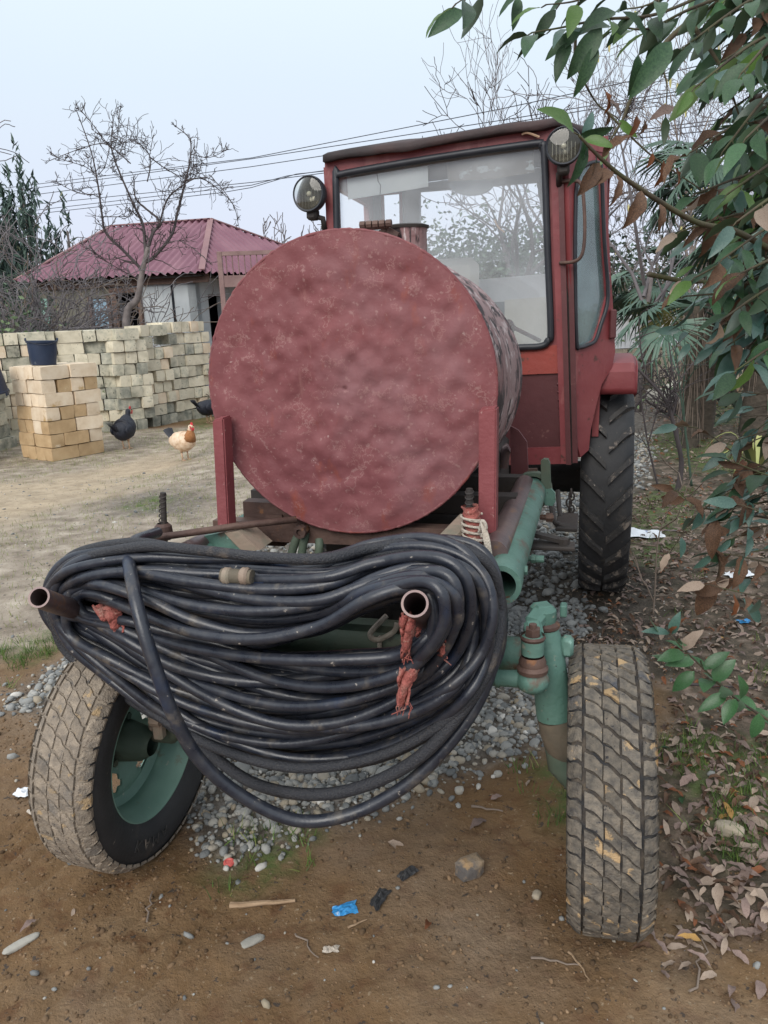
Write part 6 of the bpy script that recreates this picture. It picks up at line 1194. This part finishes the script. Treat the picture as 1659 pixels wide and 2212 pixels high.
cw = MB(); cw.tube(spline([atv(1128, 290, CV-.02), atv(1140, 287, CV-.03), atv(1165, 296, CV-.02)], 5), .005, 6); part(cw, 'lamp_wire', 'shank')
# fender over the right rear wheel
fu0, fu1 = .57, .772; fv0, fv1 = 1.90, 3.0; fm = MB(); prof = []
ft = atv(1320, 778, 2.05).z; fb_ = atv(1320, 852, 1.98).z
prof = [(1.985, fb_), (1.98, fb_+.03), (1.99, ft-.05), (2.02, ft-.012), (2.08, ft+.004), (2.3, ft+.012), (2.6, ft), (2.9, ft-.08)]
V = []
for v, z in prof:
    for u in (fu0, fu0+.02, fu1-.012, fu1): V.append((u, v, z-(.012 if u in (fu1,) else 0)))
F = [(i*4+j, i*4+j+1, (i+1)*4+j+1, (i+1)*4+j) for i in range(len(prof)-1) for j in range(3)]
fm.add(V, F); k = len(prof); fm.add([(fu1, v, z-.012) for v, z in prof]+[(fu1, v, max(z-.12, fb_)) for v, z in prof], [(i, i+1, k+i+1, k+i) for i in range(k-1)]); fe = part(fm, 'fender', 'red', smooth=30)
sol = fe.modifiers.new('thick', 'SOLIDIFY'); sol.thickness = .006
# ------------------------------------------------------------------ rods standing in the frame
def rebar(px, pyt, pyb, v, label):
    a, b = atv(px, pyb, v), atv(px+1, pyt, v); m = MB(); m.cyl((a.x, v, a.z-.08), (b.x, v, b.z), .0085, 10); n = int((b.z-a.z)/.014)
    for i in range(n): z = a.z+.01+i*.014; m.tube([(a.x+(b.x-a.x)*i/n+.0095*math.cos(t), v+.0095*math.sin(t), z+.004*math.sin(t)) for t in [2*PI*k/10 for k in range(10)]], .0022, 4, closed=True)
    o = m.build('rebar_stake', X['dark'], TR, smooth=40); return o
rebar(351, 1064, 1150, .12, ''); rebar(1013, 1055, 1150, .13, '')
co = atv(353, 1143, .12); cu_ = MB(); cu_.lathe([(co.z-.03, .022), (co.z-.01, .026), (co.z+.01, .024), (co.z+.018, .016)], 12, 'z', (co.x, .12, 0)); part(cu_, 'stake_collar', 'rust', smooth=30)
# ------------------------------------------------------------------ hose coil hung on the two pegs
def tthing(name, label, cat, base, group=None): b = Vector(base); return thing(name, label, cat, t2w(b), -YAW, group), b
HC, hb0 = tthing('hose_coil', 'long coil of black rubber hose hung on two pegs at the front of the tractor', 'hose', (-.15, -.25, .5))
hr = random.Random(17)
OUT = [(104, 1315), (112, 1262), (165, 1210), (300, 1180), (430, 1188), (560, 1203), (700, 1208), (800, 1186), (920, 1172), (1010, 1190), (1062, 1240), (1080, 1320), (1068, 1410), (1020, 1500), (930, 1580), (800, 1640), (640, 1660), (480, 1622), (350, 1552), (230, 1462), (140, 1385)]
INN = [(168, 1312), (180, 1288), (225, 1292), (320, 1330), (430, 1370), (560, 1386), (690, 1362), (790, 1306), (868, 1277), (915, 1274), (942, 1300), (940, 1350), (905, 1392), (850, 1418), (760, 1426), (660, 1428), (560, 1420), (460, 1398), (370, 1375), (280, 1340), (205, 1322)]
NL = 66; loops = []
for i in range(NL):
    t = (i/(NL-1))**1.08; lay = i % 5
    P = []
    ph = [hr.uniform(0, 6.28) for _ in range(4)]; amp = 20 if 0 < i < NL-1 else 2
    for k in range(len(OUT)):
        tt = min(1, max(0, t+.07*math.sin(ph[0]+k*.55)*(1 if 0 < i else 0)))
        # strands bunch at the left peg, spread elsewhere
        x = OUT[k][0]*(1-tt)+INN[k][0]*tt; y = OUT[k][1]*(1-tt)+INN[k][1]*tt
        x += amp*.5*math.sin(ph[1]+k*.8); y += amp*.7*math.sin(ph[2]+k*.7)
        v = -.20+.042*(lay-2)+.035*math.sin(ph[3]+k*.6)-.10*t*math.sin(PI*k/20)
        if k in (0, 1, 20): v = -.20+.038*(lay-2)+.02*math.sin(ph[3])
        if 7 <= k <= 12: v += .06*(1-t)-.03*t
        P.append(atv(x, y, v))
    loops.append(P)
    rad = (.0116 if t < .3 else .0126)*hr.uniform(.93, 1.07)
    S = spline(P, 7, closed=True); mat = X['hosebraid'] if i in (0, 2, 3, 6, 9, 14) else X['hose']
    MB().tube([p-hb0 for p in S], [rad*(1+.02*math.sin(j*.35+i)) for j in range(len(S))], 12, closed=True).build('hose_loop', mat, HC, smooth='all')
def hstrand(pts, rad, mat, nm='hose_loop'):
    S = spline([atv(x, y, v) for x, y, v in pts], 9); return MB().tube([p-hb0 for p in S], rad, 12).build(nm, X[mat], HC, smooth='all')
hstrand([(1000, 1190, -.08), (1055, 1240, -.14), (1078, 1330, -.20), (1055, 1440, -.26), (990, 1545, -.30), (900, 1640, -.32), (780, 1700, -.32), (660, 1716, -.30), (540, 1688, -.26), (430, 1610, -.20), (360, 1560, -.12)], .0145, 'hosebraid')
hstrand([(340, 1150, .02), (318, 1158, -.06), (290, 1170, -.14), (278, 1200, -.28), (286, 1260, -.38), (304, 1340, -.43), (335, 1440, -.45), (375, 1545, -.45), (430, 1640, -.43), (520, 1718, -.40), (640, 1772, -.37), (760, 1758, -.34), (880, 1694, -.31), (975, 1600, -.28), (1040, 1500, -.24), (1074, 1390, -.20), (1078, 1310, -.15), (1060, 1245, -.10)], .0150, 'hose')
hstrand([(250, 1322, -.08), (380, 1385, -.10), (520, 1425, -.10), (700, 1440, -.10), (880, 1420, -.12), (960, 1370, -.14)], .0165, 'hose')
hstrand([(330, 1310, -.06), (480, 1400, -.06), (620, 1450, -.05), (800, 1440, -.06)], .0165, 'hose')
# joint with clamps, and a taped splice
def along(pts, r, mat, nm): S = spline([atv(*p) for p in pts], 5); return MB().tube([p-hb0 for p in S], r, 14).build(nm, X[mat], HC, smooth=40)
along([(480, 1243, -.335), (510, 1245, -.335), (545, 1247, -.335)], .0165, 'dirtcoat', 'hose_joint')
for px in (492, 530): 
    p = atv(px, 1244.5, -.335)-hb0; MB().lathe([(-.010, .0160), (-.006, .0195), (0, .0185), (.004, .0200), (.009, .0160)], 16, 'x', p).build('hose_clamp', X['tan'], HC, smooth=40)
along([(490, 1268, -.33), (530, 1272, -.33), (572, 1272, -.33)], .0155, 'bucket', 'tape_wrap')
# ------------------------------------------------------------------ steel rod lying across, rags and rope
ra_, rb_ = atv(252, 1172, .0), atv(640, 1122, .26); ro, rbse = tthing('steel_rod', 'long rusty steel rod lying across the frame above the hose coil', 'rod', (ra_+rb_)/2)
MB().tube([p-rbse for p in (ra_, ra_.lerp(rb_, .33), ra_.lerp(rb_, .66)+Vector((0, 0, .003)), rb_)], .0105, 8).build('rod_bar', X['rust'], ro, smooth='all')
def rag(pts, wd, label, seed, tw=0.0, mat='cloth'):
    P = [atv(*p) for p in pts]; S = spline(P, 6); b = S[len(S)//2]; t, b = tthing('rag', label, 'rag', b); q = random.Random(seed); V = []; n = 9
    for i, p in enumerate(S):
        f = i/(len(S)-1); w_ = wd*(1-.25*f+.18*noise.noise(Vector((i*.5, seed, 1))))
        for j in range(n):
            a = j/(n-1)-.5; V.append(p-b+Vector((a*w_, .014*math.sin(a*9+seed+i*.25)+.010*noise.noise(Vector((a*6, i*.4, seed))), (.012*noise.noise(Vector((a*8, i*.3, seed+4))) if i not in (len(S)-1,) else .02*noise.noise(Vector((j*1.7, seed, 2)))))))
    m = MB().add(V, [(i*n+j, i*n+j+1, (i+1)*n+j+1, (i+1)*n+j) for i in range(len(S)-1) for j in range(n-1)]); o = m.build('rag_cloth', X[mat], t, smooth='all'); s = o.modifiers.new('t', 'SOLIDIFY'); s.thickness = .005
    fr = MB()
    for j in range(10): p = S[-1]-b+Vector(((j/9-.5)*wd*.7, q.gauss(0, .004), 0)); fr.tube([p, p+Vector((q.gauss(0, .004), 0, -.012)), p+Vector((q.gauss(0, .008), q.gauss(0, .004), -.015-q.random()*.02))], .0012, 3)
    fr.build('frayed_thread', X[mat], t); return t
rag([(884, 1325, -.42), (880, 1350, -.425), (879, 1375, -.425), (876, 1408, -.42)], .024, 'faded red rag strip hanging from the right hose peg, upper piece', 1)
rag([(884, 1440, -.40), (877, 1465, -.41), (873, 1490, -.41), (871, 1518, -.405)], .034, 'frayed pink rag end hanging out below the hoses', 2)
rag([(905, 1350, -.30), (915, 1365, -.30), (930, 1378, -.30), (950, 1400, -.30)], .045, 'brownish rag bundled behind the right hose peg', 5)
rag([(956, 1360, -.36), (957, 1375, -.365), (955, 1395, -.365), (953, 1408, -.36)], .026, 'bright red frayed rag tuft between the right hose strands', 6)
rag([(222, 1308, -.30), (236, 1325, -.32), (248, 1345, -.32), (262, 1362, -.31)], .05, 'brown crumpled rag stuffed behind the left hose peg', 8)
wr0, wb = tthing('rag_binding', 'red cloth and white rope wound round the right rebar stake', 'binding', atv(1016, 1160, .13))
S = []
m = MB(); zt, zb = atv(1015, 1092, .13).z, atv(1022, 1185, .12).z; xx0, xx1 = atv(1017, 1092, .13).x, atv(1024, 1185, .13).x
V = []; n = 16; rows = 26
for i in range(rows):
    f = i/(rows-1)
    for k in range(n): a = 2*PI*k/n; r = .021+.006*noise.noise(Vector((math.cos(a)*1.5, math.sin(a)*1.5, f*9)))+.003*math.sin(f*40+a*2); V.append(Vector((xx0+(xx1-xx0)*f+r*math.cos(a), .13+r*math.sin(a), zt+(zb-zt)*f))-wb)
m.add(V, [(i*n+k, i*n+(k+1) % n, (i+1)*n+(k+1) % n, (i+1)*n+k) for i in range(rows-1) for k in range(n)]); m.build('red_wrapping', X['cloth'], wr0, smooth='all')
rp2 = MB(); q = random.Random(4)
for s in range(2):
    P = []; f0 = q.uniform(.15, .3)
    for i in range(60): f = f0+(.95-f0)*i/60; a = i*.5+s*2.6+q.gauss(0, .05); P.append(Vector((xx0+(xx1-xx0)*f+.027*math.cos(a), .13+.027*math.sin(a), zt+(zb-zt)*(f+.03*math.sin(a+s))))-wb)
    rp2.tube(P, .0032, 5)
for s in range(6): a = atv(1040+s*2, 1130+s*3, .085); rp2.tube(spline([a-wb, atv(1046+s*2, 1165, .07)-wb, atv(1052+s*2, 1190+s*3, .07)-wb], 4), .003, 5)
rp2.tube(spline([atv(1035, 1150, .095)-wb, atv(1042, 1125, .085)-wb, atv(1050, 1140, .085)-wb, atv(1040, 1160, .09)-wb], 5), .0045, 6)
rp2.build('rope', X['rope'], wr0, smooth='all')
rt = thing('knotted_rope', 'grey rope loop knotted on the green axle beam behind the hose', 'rope', t2w((.1, -.06, .72)), -YAW); m = MB(); bb = Vector((.1, -.06, .72))
m.tube(spline([atv(835, 1330, -.06)-bb, atv(800, 1368, -.07)-bb, atv(815, 1382, -.075)-bb, atv(850, 1365, -.07)-bb, atv(858, 1345, -.06)-bb], 6), .007, 8); m.tube(spline([atv(822, 1375, -.06)-bb, atv(820, 1400, -.06)-bb, atv(826, 1430, -.06)-bb], 4), .006, 6); m.build('rope', X['rope'], rt, smooth='all')
# ------------------------------------------------------------------ laurel foliage hanging in at the right
fr2 = random.Random(23)
class Shrub:
    def __init__(s, name, label, cat, base, trunkpts, tr, cap): 
        s.t = thing(name, label, cat, base); s.b = Vector(base); s.n = 0; s.cap = cap; s.mass = []; s.br = MB()
        m = MB().tube(spline([Vector(p)-s.b for p in trunkpts], 5), [tr*(1-.5*i/(5*(len(trunkpts)-1))) for i in range(5*(len(trunkpts)-1)+1)], 10); m.build('trunk', X['branch'], s.t, smooth='all')
    def leaf(s, p, d, L, kind, face=None):
        d = Vector(d).normalized(); n = face if face is not None else Vector((fr2.gauss(0, .5), fr2.gauss(-.35, .5), fr2.gauss(.7, .4)))
        x = d.cross(n); x = x.normalized() if x.length > 1e-4 else d.orthogonal().normalized(); z = x.cross(d)
        M_ = Matrix.Translation(p-s.b) @ Matrix((x, d, z)).transposed().to_4x4() @ Matrix.Diagonal((L*fr2.uniform(.85, 1.15), L, L, 1)); me = fr2.choice(LS[kind])
        if s.n < s.cap: o = link('leaf', me, s.t); o.matrix_local = M_; s.n += 1
        else: s.mass.append((kind, me, M_))
    def twig(s, pts, r, step, L, kinds, droop=.5, start=0.0, both=True, out=.9, side=None):
        s.br = MB(); P = spline([at(*q) for q in pts], 8); n = len(P); s.br.tube([p-s.b for p in P], [max(.0012, r*(1-.7*i/(n-1))) for i in range(n)], 6)
        acc = 0; k = 0
        for i in range(1, n):
            acc += (P[i]-P[i-1]).length
            if i/(n-1) < start: acc = min(acc, step); continue
            if acc >= step or i == n-1:
                acc = 0; k += 1; t = (P[i]-P[i-1]).normalized(); sd = t.cross(Vector((0, 0, 1))); sd = sd.normalized() if sd.length > .05 else Vector((1, 0, 0))
                sgn = 1 if k % 2 else -1; d = t*fr2.uniform(.3, .9)+sd*sgn*out*fr2.uniform(.5, 1.1)+Vector((0, 0, -droop*fr2.uniform(.3, 1.4))); 
                if i == n-1: d = t+Vector((0, 0, -droop*.5))
                pet = P[i]+d.normalized()*.012; s.br.tube([P[i]-s.b, pet-s.b], [.0016, .0012], 4); s.leaf(pet, d, L*fr2.uniform(.8, 1.2), fr2.choices(list(kinds), list(kinds.values()))[0])
        s.br.build('branch', X['branch'], s.t, smooth='all')
    def done(s, label):
        if s.mass:
            by = {}; 
            for k, me, M_ in s.mass: by.setdefault(k, []).append((me, M_))
            VV, FF, MI, mats = [], [], [], []; n0 = 0
            for mi, (k, l) in enumerate(by.items()):
                mats.append(l[0][0].materials[0])
                for me, M_ in l:
                    v, f = meshpts(me); v = np.c_[v, np.ones(len(v))] @ np.array(M_).T; VV.append(v[:, :3]); FF.append(np.array(f)+n0); MI.append(np.full(len(f), mi)); n0 += len(v)
            m2 = bulk('dense_foliage', np.concatenate(VV), np.concatenate(FF), None)
            for m_ in mats: m2.materials.append(m_)
            m2.polygons.foreach_set('material_index', np.concatenate(MI).astype(np.int32)); link('dense_foliage', m2, s.t)['kind'] = 'stuff'
Y0 = 1.95
LT = Shrub('laurel_tree', 'large-leaved laurel tree leaning into the upper right corner with green and brown leaves', 'tree', (1.75, 2.5, 0), [(1.75, 2.5, -.05), (1.70, 2.45, .8), (1.62, 2.35, 1.6), (1.5, 2.25, 2.4), (1.35, 2.1, 3.0)], .06, 300)
GRN = dict(g=7, l=2.2, t=.8); MIXD = dict(g=4.5, t=1.8, b=1.3, l=1.6, s=1.5); BRN = dict(b=3.5, g=3, o=.5, t=1.5, p=1); TEAL = dict(t=4, g=2.5, b=.7, l=.8, s=2.5)
# top sprays against the sky
LT.twig([(1500, -60, 1.75), (1330, -20, 1.7), (1160, -34, 1.65), (1040, -20, 1.6), (985, 8, 1.58)], .004, .042, .074, GRN, .75, .25)
LT.twig([(1560, -30, 1.8), (1420, 30, 1.75), (1300, 42, 1.7), (1210, 60, 1.68), (1150, 70, 1.66)], .004, .038, .076, GRN, .7, .2)
LT.twig([(1620, -30, 1.85), (1490, 20, 1.8), (1400, 62, 1.78), (1330, 55, 1.76)], .0045, .034, .08, GRN, .7, .2)
LT.twig([(1330, -40, 1.7), (1250, 0, 1.68), (1180, 10, 1.66)], .003, .038, .072, GRN, .8, .2)
LT.twig([(1490, -40, 1.75), (1400, 10, 1.72), (1340, 20, 1.70)], .003, .034, .078, GRN, .7, .1)
for px, py, dx, dz, L in ((1300, 60, -.55, -.75, .105), (1378, 118, -.15, -.9, .075), (1255, 70, -.7, -.45, .08), (1230, 90, -.35, -.95, .08), (1120, -6, -.2, -1, .06), (1000, 22, -.8, -.55, .085), (1345, 25, .6, -.6, .075), (1450, 90, -.6, -.75, .13), (1290, 95, -.4, -.9, .10)):
    LT.leaf(at(px, py, 1.68), Vector((dx, fr2.gauss(0, .15), dz)), L, 'g', Vector((fr2.gauss(0, .3), -.9, .35)))
# dark bare twigs
LT.twig([(1560, -10, 2.1), (1450, 80, 2.1), (1421, 124, 2.1), (1368, 203, 2.1), (1346, 257, 2.1), (1319, 301, 2.1)], .009, 9, .07, GRN, .7)
LT.twig([(1244, 60, 2.0), (1244, 133, 2.05), (1262, 177, 2.05), (1292, 226, 2.1), (1330, 252, 2.1)], .004, 9, .07, GRN)
LT.twig([(1421, 124, 2.1), (1440, 180, 2.1), (1438, 240, 2.1)], .003, 9, .07, GRN); LT.twig([(1500, 60, 2.1), (1560, 150, 2.1), (1600, 260, 2.1)], .006, 9, .07, GRN)
LT.twig([(1310, 240, 2.1), (1400, 330, 2.1), (1500, 400, 2.1), (1600, 470, 2.1)], .003, 9, .07, GRN)
# twig that reaches the headlamp
LT.twig([(1700, 560, 1.9), (1590, 500, 1.75), (1500, 478, 1.62), (1368, 398, 1.5), (1301, 345, 1.45), (1250, 292, 1.42)], .0075, 9, .08, GRN)
for px, py, dx, dz, L, k, n in ((1300, 342, .55, .35, .06, 'b', (0, -.8, .6)), (1295, 352, -.5, -.7, .065, 'b', (.2, -1, .2)), (1333, 378, -.25, -.8, .058, 'b', (.5, -.8, .3)), (1325, 372, -.55, -.35, .05, 'b', (0, -.8, .5)), (1386, 412, -.45, -.85, .072, 'b', (.3, -.9, .3)), (1262, 300, .5, -.2, .055, 'l', (0, -1, .3)), (1262, 300, -.35, -.9, .085, 'g', (.7, -.7, .2)), (1258, 298, .25, .55, .05, 't', (.4, -.6, .6)), (1268, 305, -.3, -.75, .05, 't', (.9, -.3, .2)), (1252, 292, .8, .15, .06, 'g', (0, -.7, -.5)), (1285, 330, -.2, -.95, .045, 'g', (.9, -.4, .1)), (1425, 440, -.1, -1, .05, 'b', (.3, -.9, .3)),
                           (1375, 250, -.35, -.8, .06, 'o', (.3, -.9, .2)), (1432, 345, -.25, -.9, .055, 'o', (.4, -.9, .2)), (1455, 360, .1, -1, .045, 'o', (.8, -.5, .2)), (1410, 330, -.2, -.6, .035, 'o', (.2, -1, .1)), (1390, 255, -.3, -.8, .04, 'b', (.7, -.6, .1)), (1310, 240, -.1, -.9, .035, 'b', (.6, -.6, .2)), (1460, 232, -.8, -.35, .06, 'm', (0, -.9, .5)), (1302, 190, .05, -.9, .06, 'o', (.7, -.6, .1)), (1312, 215, .4, -.6, .05, 'm', (.7, -.6, .1))):
    LT.leaf(at(px, py, 1.45 if py > 285 and px < 1430 and k != 'o' else 1.9), Vector((dx, fr2.gauss(0, .1), dz)), L*(1 if px < 1430 else 1.15), k, Vector(n))
# leafy arms on the right
def arm(x0, y0, x1, y1, Ya, Yb, kinds, L=.080, step=.026, dr=.8, r=.006, sag=30):
    xm, ym = (x0+x1)/2+fr2.gauss(0, 15), (y0+y1)/2-sag+fr2.gauss(0, 12); LT.twig([(x0, y0, Ya), (xm, ym, (Ya+Yb)/2), (x1, y1, Yb)], r, step, L, kinds, dr, .08, True, 1.0)
for a in ((1800, 40, 1500, 190, 2.0, 1.75, GRN), (1800, -40, 1480, 100, 2.0, 1.8, GRN), (1780, 120, 1560, 330, 2.0, 1.8, MIXD), (1800, 160, 1490, 330, 2.1, 1.85, MIXD), (1800, 260, 1570, 420, 2.0, 1.75, MIXD), (1820, 330, 1500, 420, 2.1, 1.85, BRN), (1820, 420, 1560, 560, 2.0, 1.7, TEAL), (1800, 470, 1470, 500, 2.05, 1.85, BRN), (1800, 540, 1500, 600, 2.0, 1.85, MIXD), (1800, 600, 1560, 690, 2.0, 1.75, TEAL), (1780, 640, 1480, 640, 2.1, 1.9, TEAL), (1820, 700, 1590, 800, 2.0, 1.8, TEAL), (1820, 380, 1590, 480, 1.7, 1.55, BRN), (1820, 480, 1600, 590, 1.75, 1.6, TEAL), (1820, -20, 1600, 160, 1.8, 1.6, GRN), (1820, 180, 1610, 300, 1.8, 1.6, MIXD)):
    arm(*a)
for i in range(80):
    y = fr2.uniform(-80, 720); x1 = fr2.uniform(1570, 1660)+(0 if y > 200 else -40); arm(1850+fr2.uniform(0, 120), y-fr2.uniform(0, 120), x1, y+fr2.uniform(0, 90), fr2.uniform(2.1, 2.5), fr2.uniform(1.95, 2.5), MIXD if y < 420 else dict(t=4, g=4, b=2.0, l=1), .085, .026)
# mossy stem going down the right side with small twigs
LT.twig([(1400, 592, 2.3), (1470, 606, 2.3), (1531, 612, 2.25), (1554, 650, 2.2), (1588, 742, 2.15), (1655, 822, 2.1), (1760, 900, 2.1)], .008, 9, .08, TEAL)
LT.twig([(1655, 770, 2.15), (1590, 752, 2.2), (1540, 738, 2.25), (1480, 712, 2.3)], .0035, .07, .075, dict(t=5, m=1), .9, .1)
LT.twig([(1760, 860, 2.0), (1690, 850, 2.0), (1630, 850, 2.0), (1600, 845, 2.0)], .004, .04, .10, TEAL, .8, .1)
for px, py, dx, dz, L, k in ((1575, 742, -.12, -.95, .13, 'g'), (1490, 742, -.45, -.6, .06, 't'), (1545, 750, -.3, -.8, .06, 't'), (1590, 760, -.55, -.85, .12, 't'), (1545, 605, -.3, -.7, .08, 't'), (1460, 600, .6, .4, .05, 'l'), (1480, 612, -.7, -.4, .055, 'p'), (1530, 470, -.2, -.9, .10, 'b'), (1500, 520, -.8, -.55, .075, 't'), (1640, 700, -.7, -.7, .11, 't'), (1620, 640, -.6, -.6, .12, 't'), (1660, 690, -1, -.05, .11, 't'), (1600, 820, -.7, -.5, .10, 't'), (1600, 850, -.3, -.85, .09, 't'), (1620, 770, .6, -.3, .10, 't')):
    LT.leaf(at(px, py, 2.05), Vector((dx, fr2.gauss(0, .15), dz)), L, k, Vector((fr2.gauss(0, .3), -.75, .6)))
LT.done('laurel')
# lower laurel shrub: sprays over the litter
LSH = Shrub('laurel_shrub', 'low laurel shrub with teal and withered brown leaves at the right edge', 'shrub', (2.35, 3.1, 0), [(2.35, 3.1, -.05), (2.3, 3.05, .4), (2.25, 3.0, .9), (2.2, 2.95, 1.3)], .03, 300)
WITH = dict(b=2.6, t=4.4, g=1.2, o=.8, p=.8); 
LSH.twig([(1760, 1125, 2.6), (1659, 1118, 2.6), (1575, 1104, 2.6), (1508, 1094, 2.6), (1462, 1060, 2.6)], .006, .055, .085, WITH, .9, .1)
LSH.twig([(1730, 960, 2.7), (1660, 1010, 2.7), (1600, 1050, 2.65), (1540, 1085, 2.6), (1490, 1130, 2.6), (1450, 1190, 2.6)], .004, .06, .08, dict(t=4, b=2, p=1), .6, .0)
LSH.twig([(1780, 1040, 2.7), (1680, 1020, 2.7), (1590, 980, 2.75), (1520, 930, 2.8), (1470, 920, 2.8)], .005, .06, .085, dict(b=2.5, t=4, o=1), .8, .1)
LSH.twig([(1760, 1230, 2.5), (1660, 1215, 2.5), (1590, 1200, 2.5), (1540, 1195, 2.5)], .005, .045, .085, WITH, .8, .05)
LSH.twig([(1780, 1300, 2.4), (1680, 1295, 2.4), (1600, 1280, 2.4), (1530, 1262, 2.4)], .004, .06, .085, dict(b=3, t=2, o=1, p=2), 1.0, .1)
LSH.twig([(1780, 1060, 2.3), (1700, 1040, 2.3), (1640, 1020, 2.3), (1590, 1000, 2.3)], .005, .045, .10, dict(t=5, b=2, g=2), .5, .0)
LSH.twig([(1780, 1180, 2.2), (1700, 1150, 2.2), (1650, 1110, 2.2), (1600, 1090, 2.2)], .005, .045, .095, dict(t=5, b=3), .5, .0)
for i in range(20):
    y = fr2.uniform(870, 1250); LSH.twig([(1800, y-20, 2.5), (1700, y-10, 2.5), (fr2.uniform(1560, 1640), y+fr2.uniform(-10, 40), 2.5)], .004, .042, .085, dict(t=5, b=2.2, g=2, o=.5, p=.5), .7, .05)
for px, py, dx, dz, L, k in ((1600, 1200, -.25, -.9, .12, 'b'), (1540, 1180, .0, -1, .12, 'b'), (1548, 1120, -.1, -1, .14, 'b'), (1545, 1255, -.35, -.9, .14, 'b'), (1575, 1250, -.6, -.5, .10, 'p'), (1480, 1075, .5, -.7, .09, 'b'), (1462, 1062, -.7, -.6, .08, 'b'), (1580, 1330, .05, .9, .08, 'o'), (1640, 1345, -.4, .6, .11, 't')):
    LSH.leaf(at(px, py, 2.5), Vector((dx, fr2.gauss(0, .2), dz)), L, k, Vector((fr2.gauss(0, .4), -.8, .5)))
LSH.done('shrub')
LG = Shrub('laurel_seedling', 'shiny green laurel seedling beside the right front wheel', 'seedling', (1.75, 2.15, 0), [(1.75, 2.15, -.03), (1.72, 2.14, .12), (1.66, 2.12, .26)], .010, 200)
GS = dict(s=6, t=2)
LG.twig([(1720, 1605, 2.1), (1657, 1554, 2.1), (1587, 1507, 2.1), (1504, 1429, 2.08), (1448, 1372, 2.06)], .0055, .045, .085, GS, .15, .1, True, 1.1)
LG.twig([(1587, 1507, 2.1), (1540, 1470, 2.12), (1480, 1440, 2.14)], .003, .04, .085, GS, .3, .2)
for px, py, dx, dz, L, k in ((1446, 1368, -.95, .12, .085, 't'), (1450, 1370, .25, .9, .075, 't'), (1449, 1370, .1, .5, .045, 'o'), (1475, 1405, .6, .75, .085, 'p'), (1478, 1412, -.95, -.15, .085, 's'), (1500, 1430, -.85, -.1, .085, 's'), (1520, 1445, .75, .5, .09, 's'), (1540, 1470, .55, .6, .09, 's'), (1500, 1450, -.6, -.75, .09, 's'), (1570, 1500, -.8, -.5, .10, 's'), (1590, 1510, -.4, -.6, .085, 's'), (1600, 1510, -.2, .8, .09, 's'), (1640, 1540, -.1, -.8, .09, 's')):
    LG.leaf(at(px, py, 2.05), Vector((dx, fr2.gauss(-.1, .15), dz)), L, k, Vector((fr2.gauss(0, .3), -.6, .8)))
LG.done('seedling')
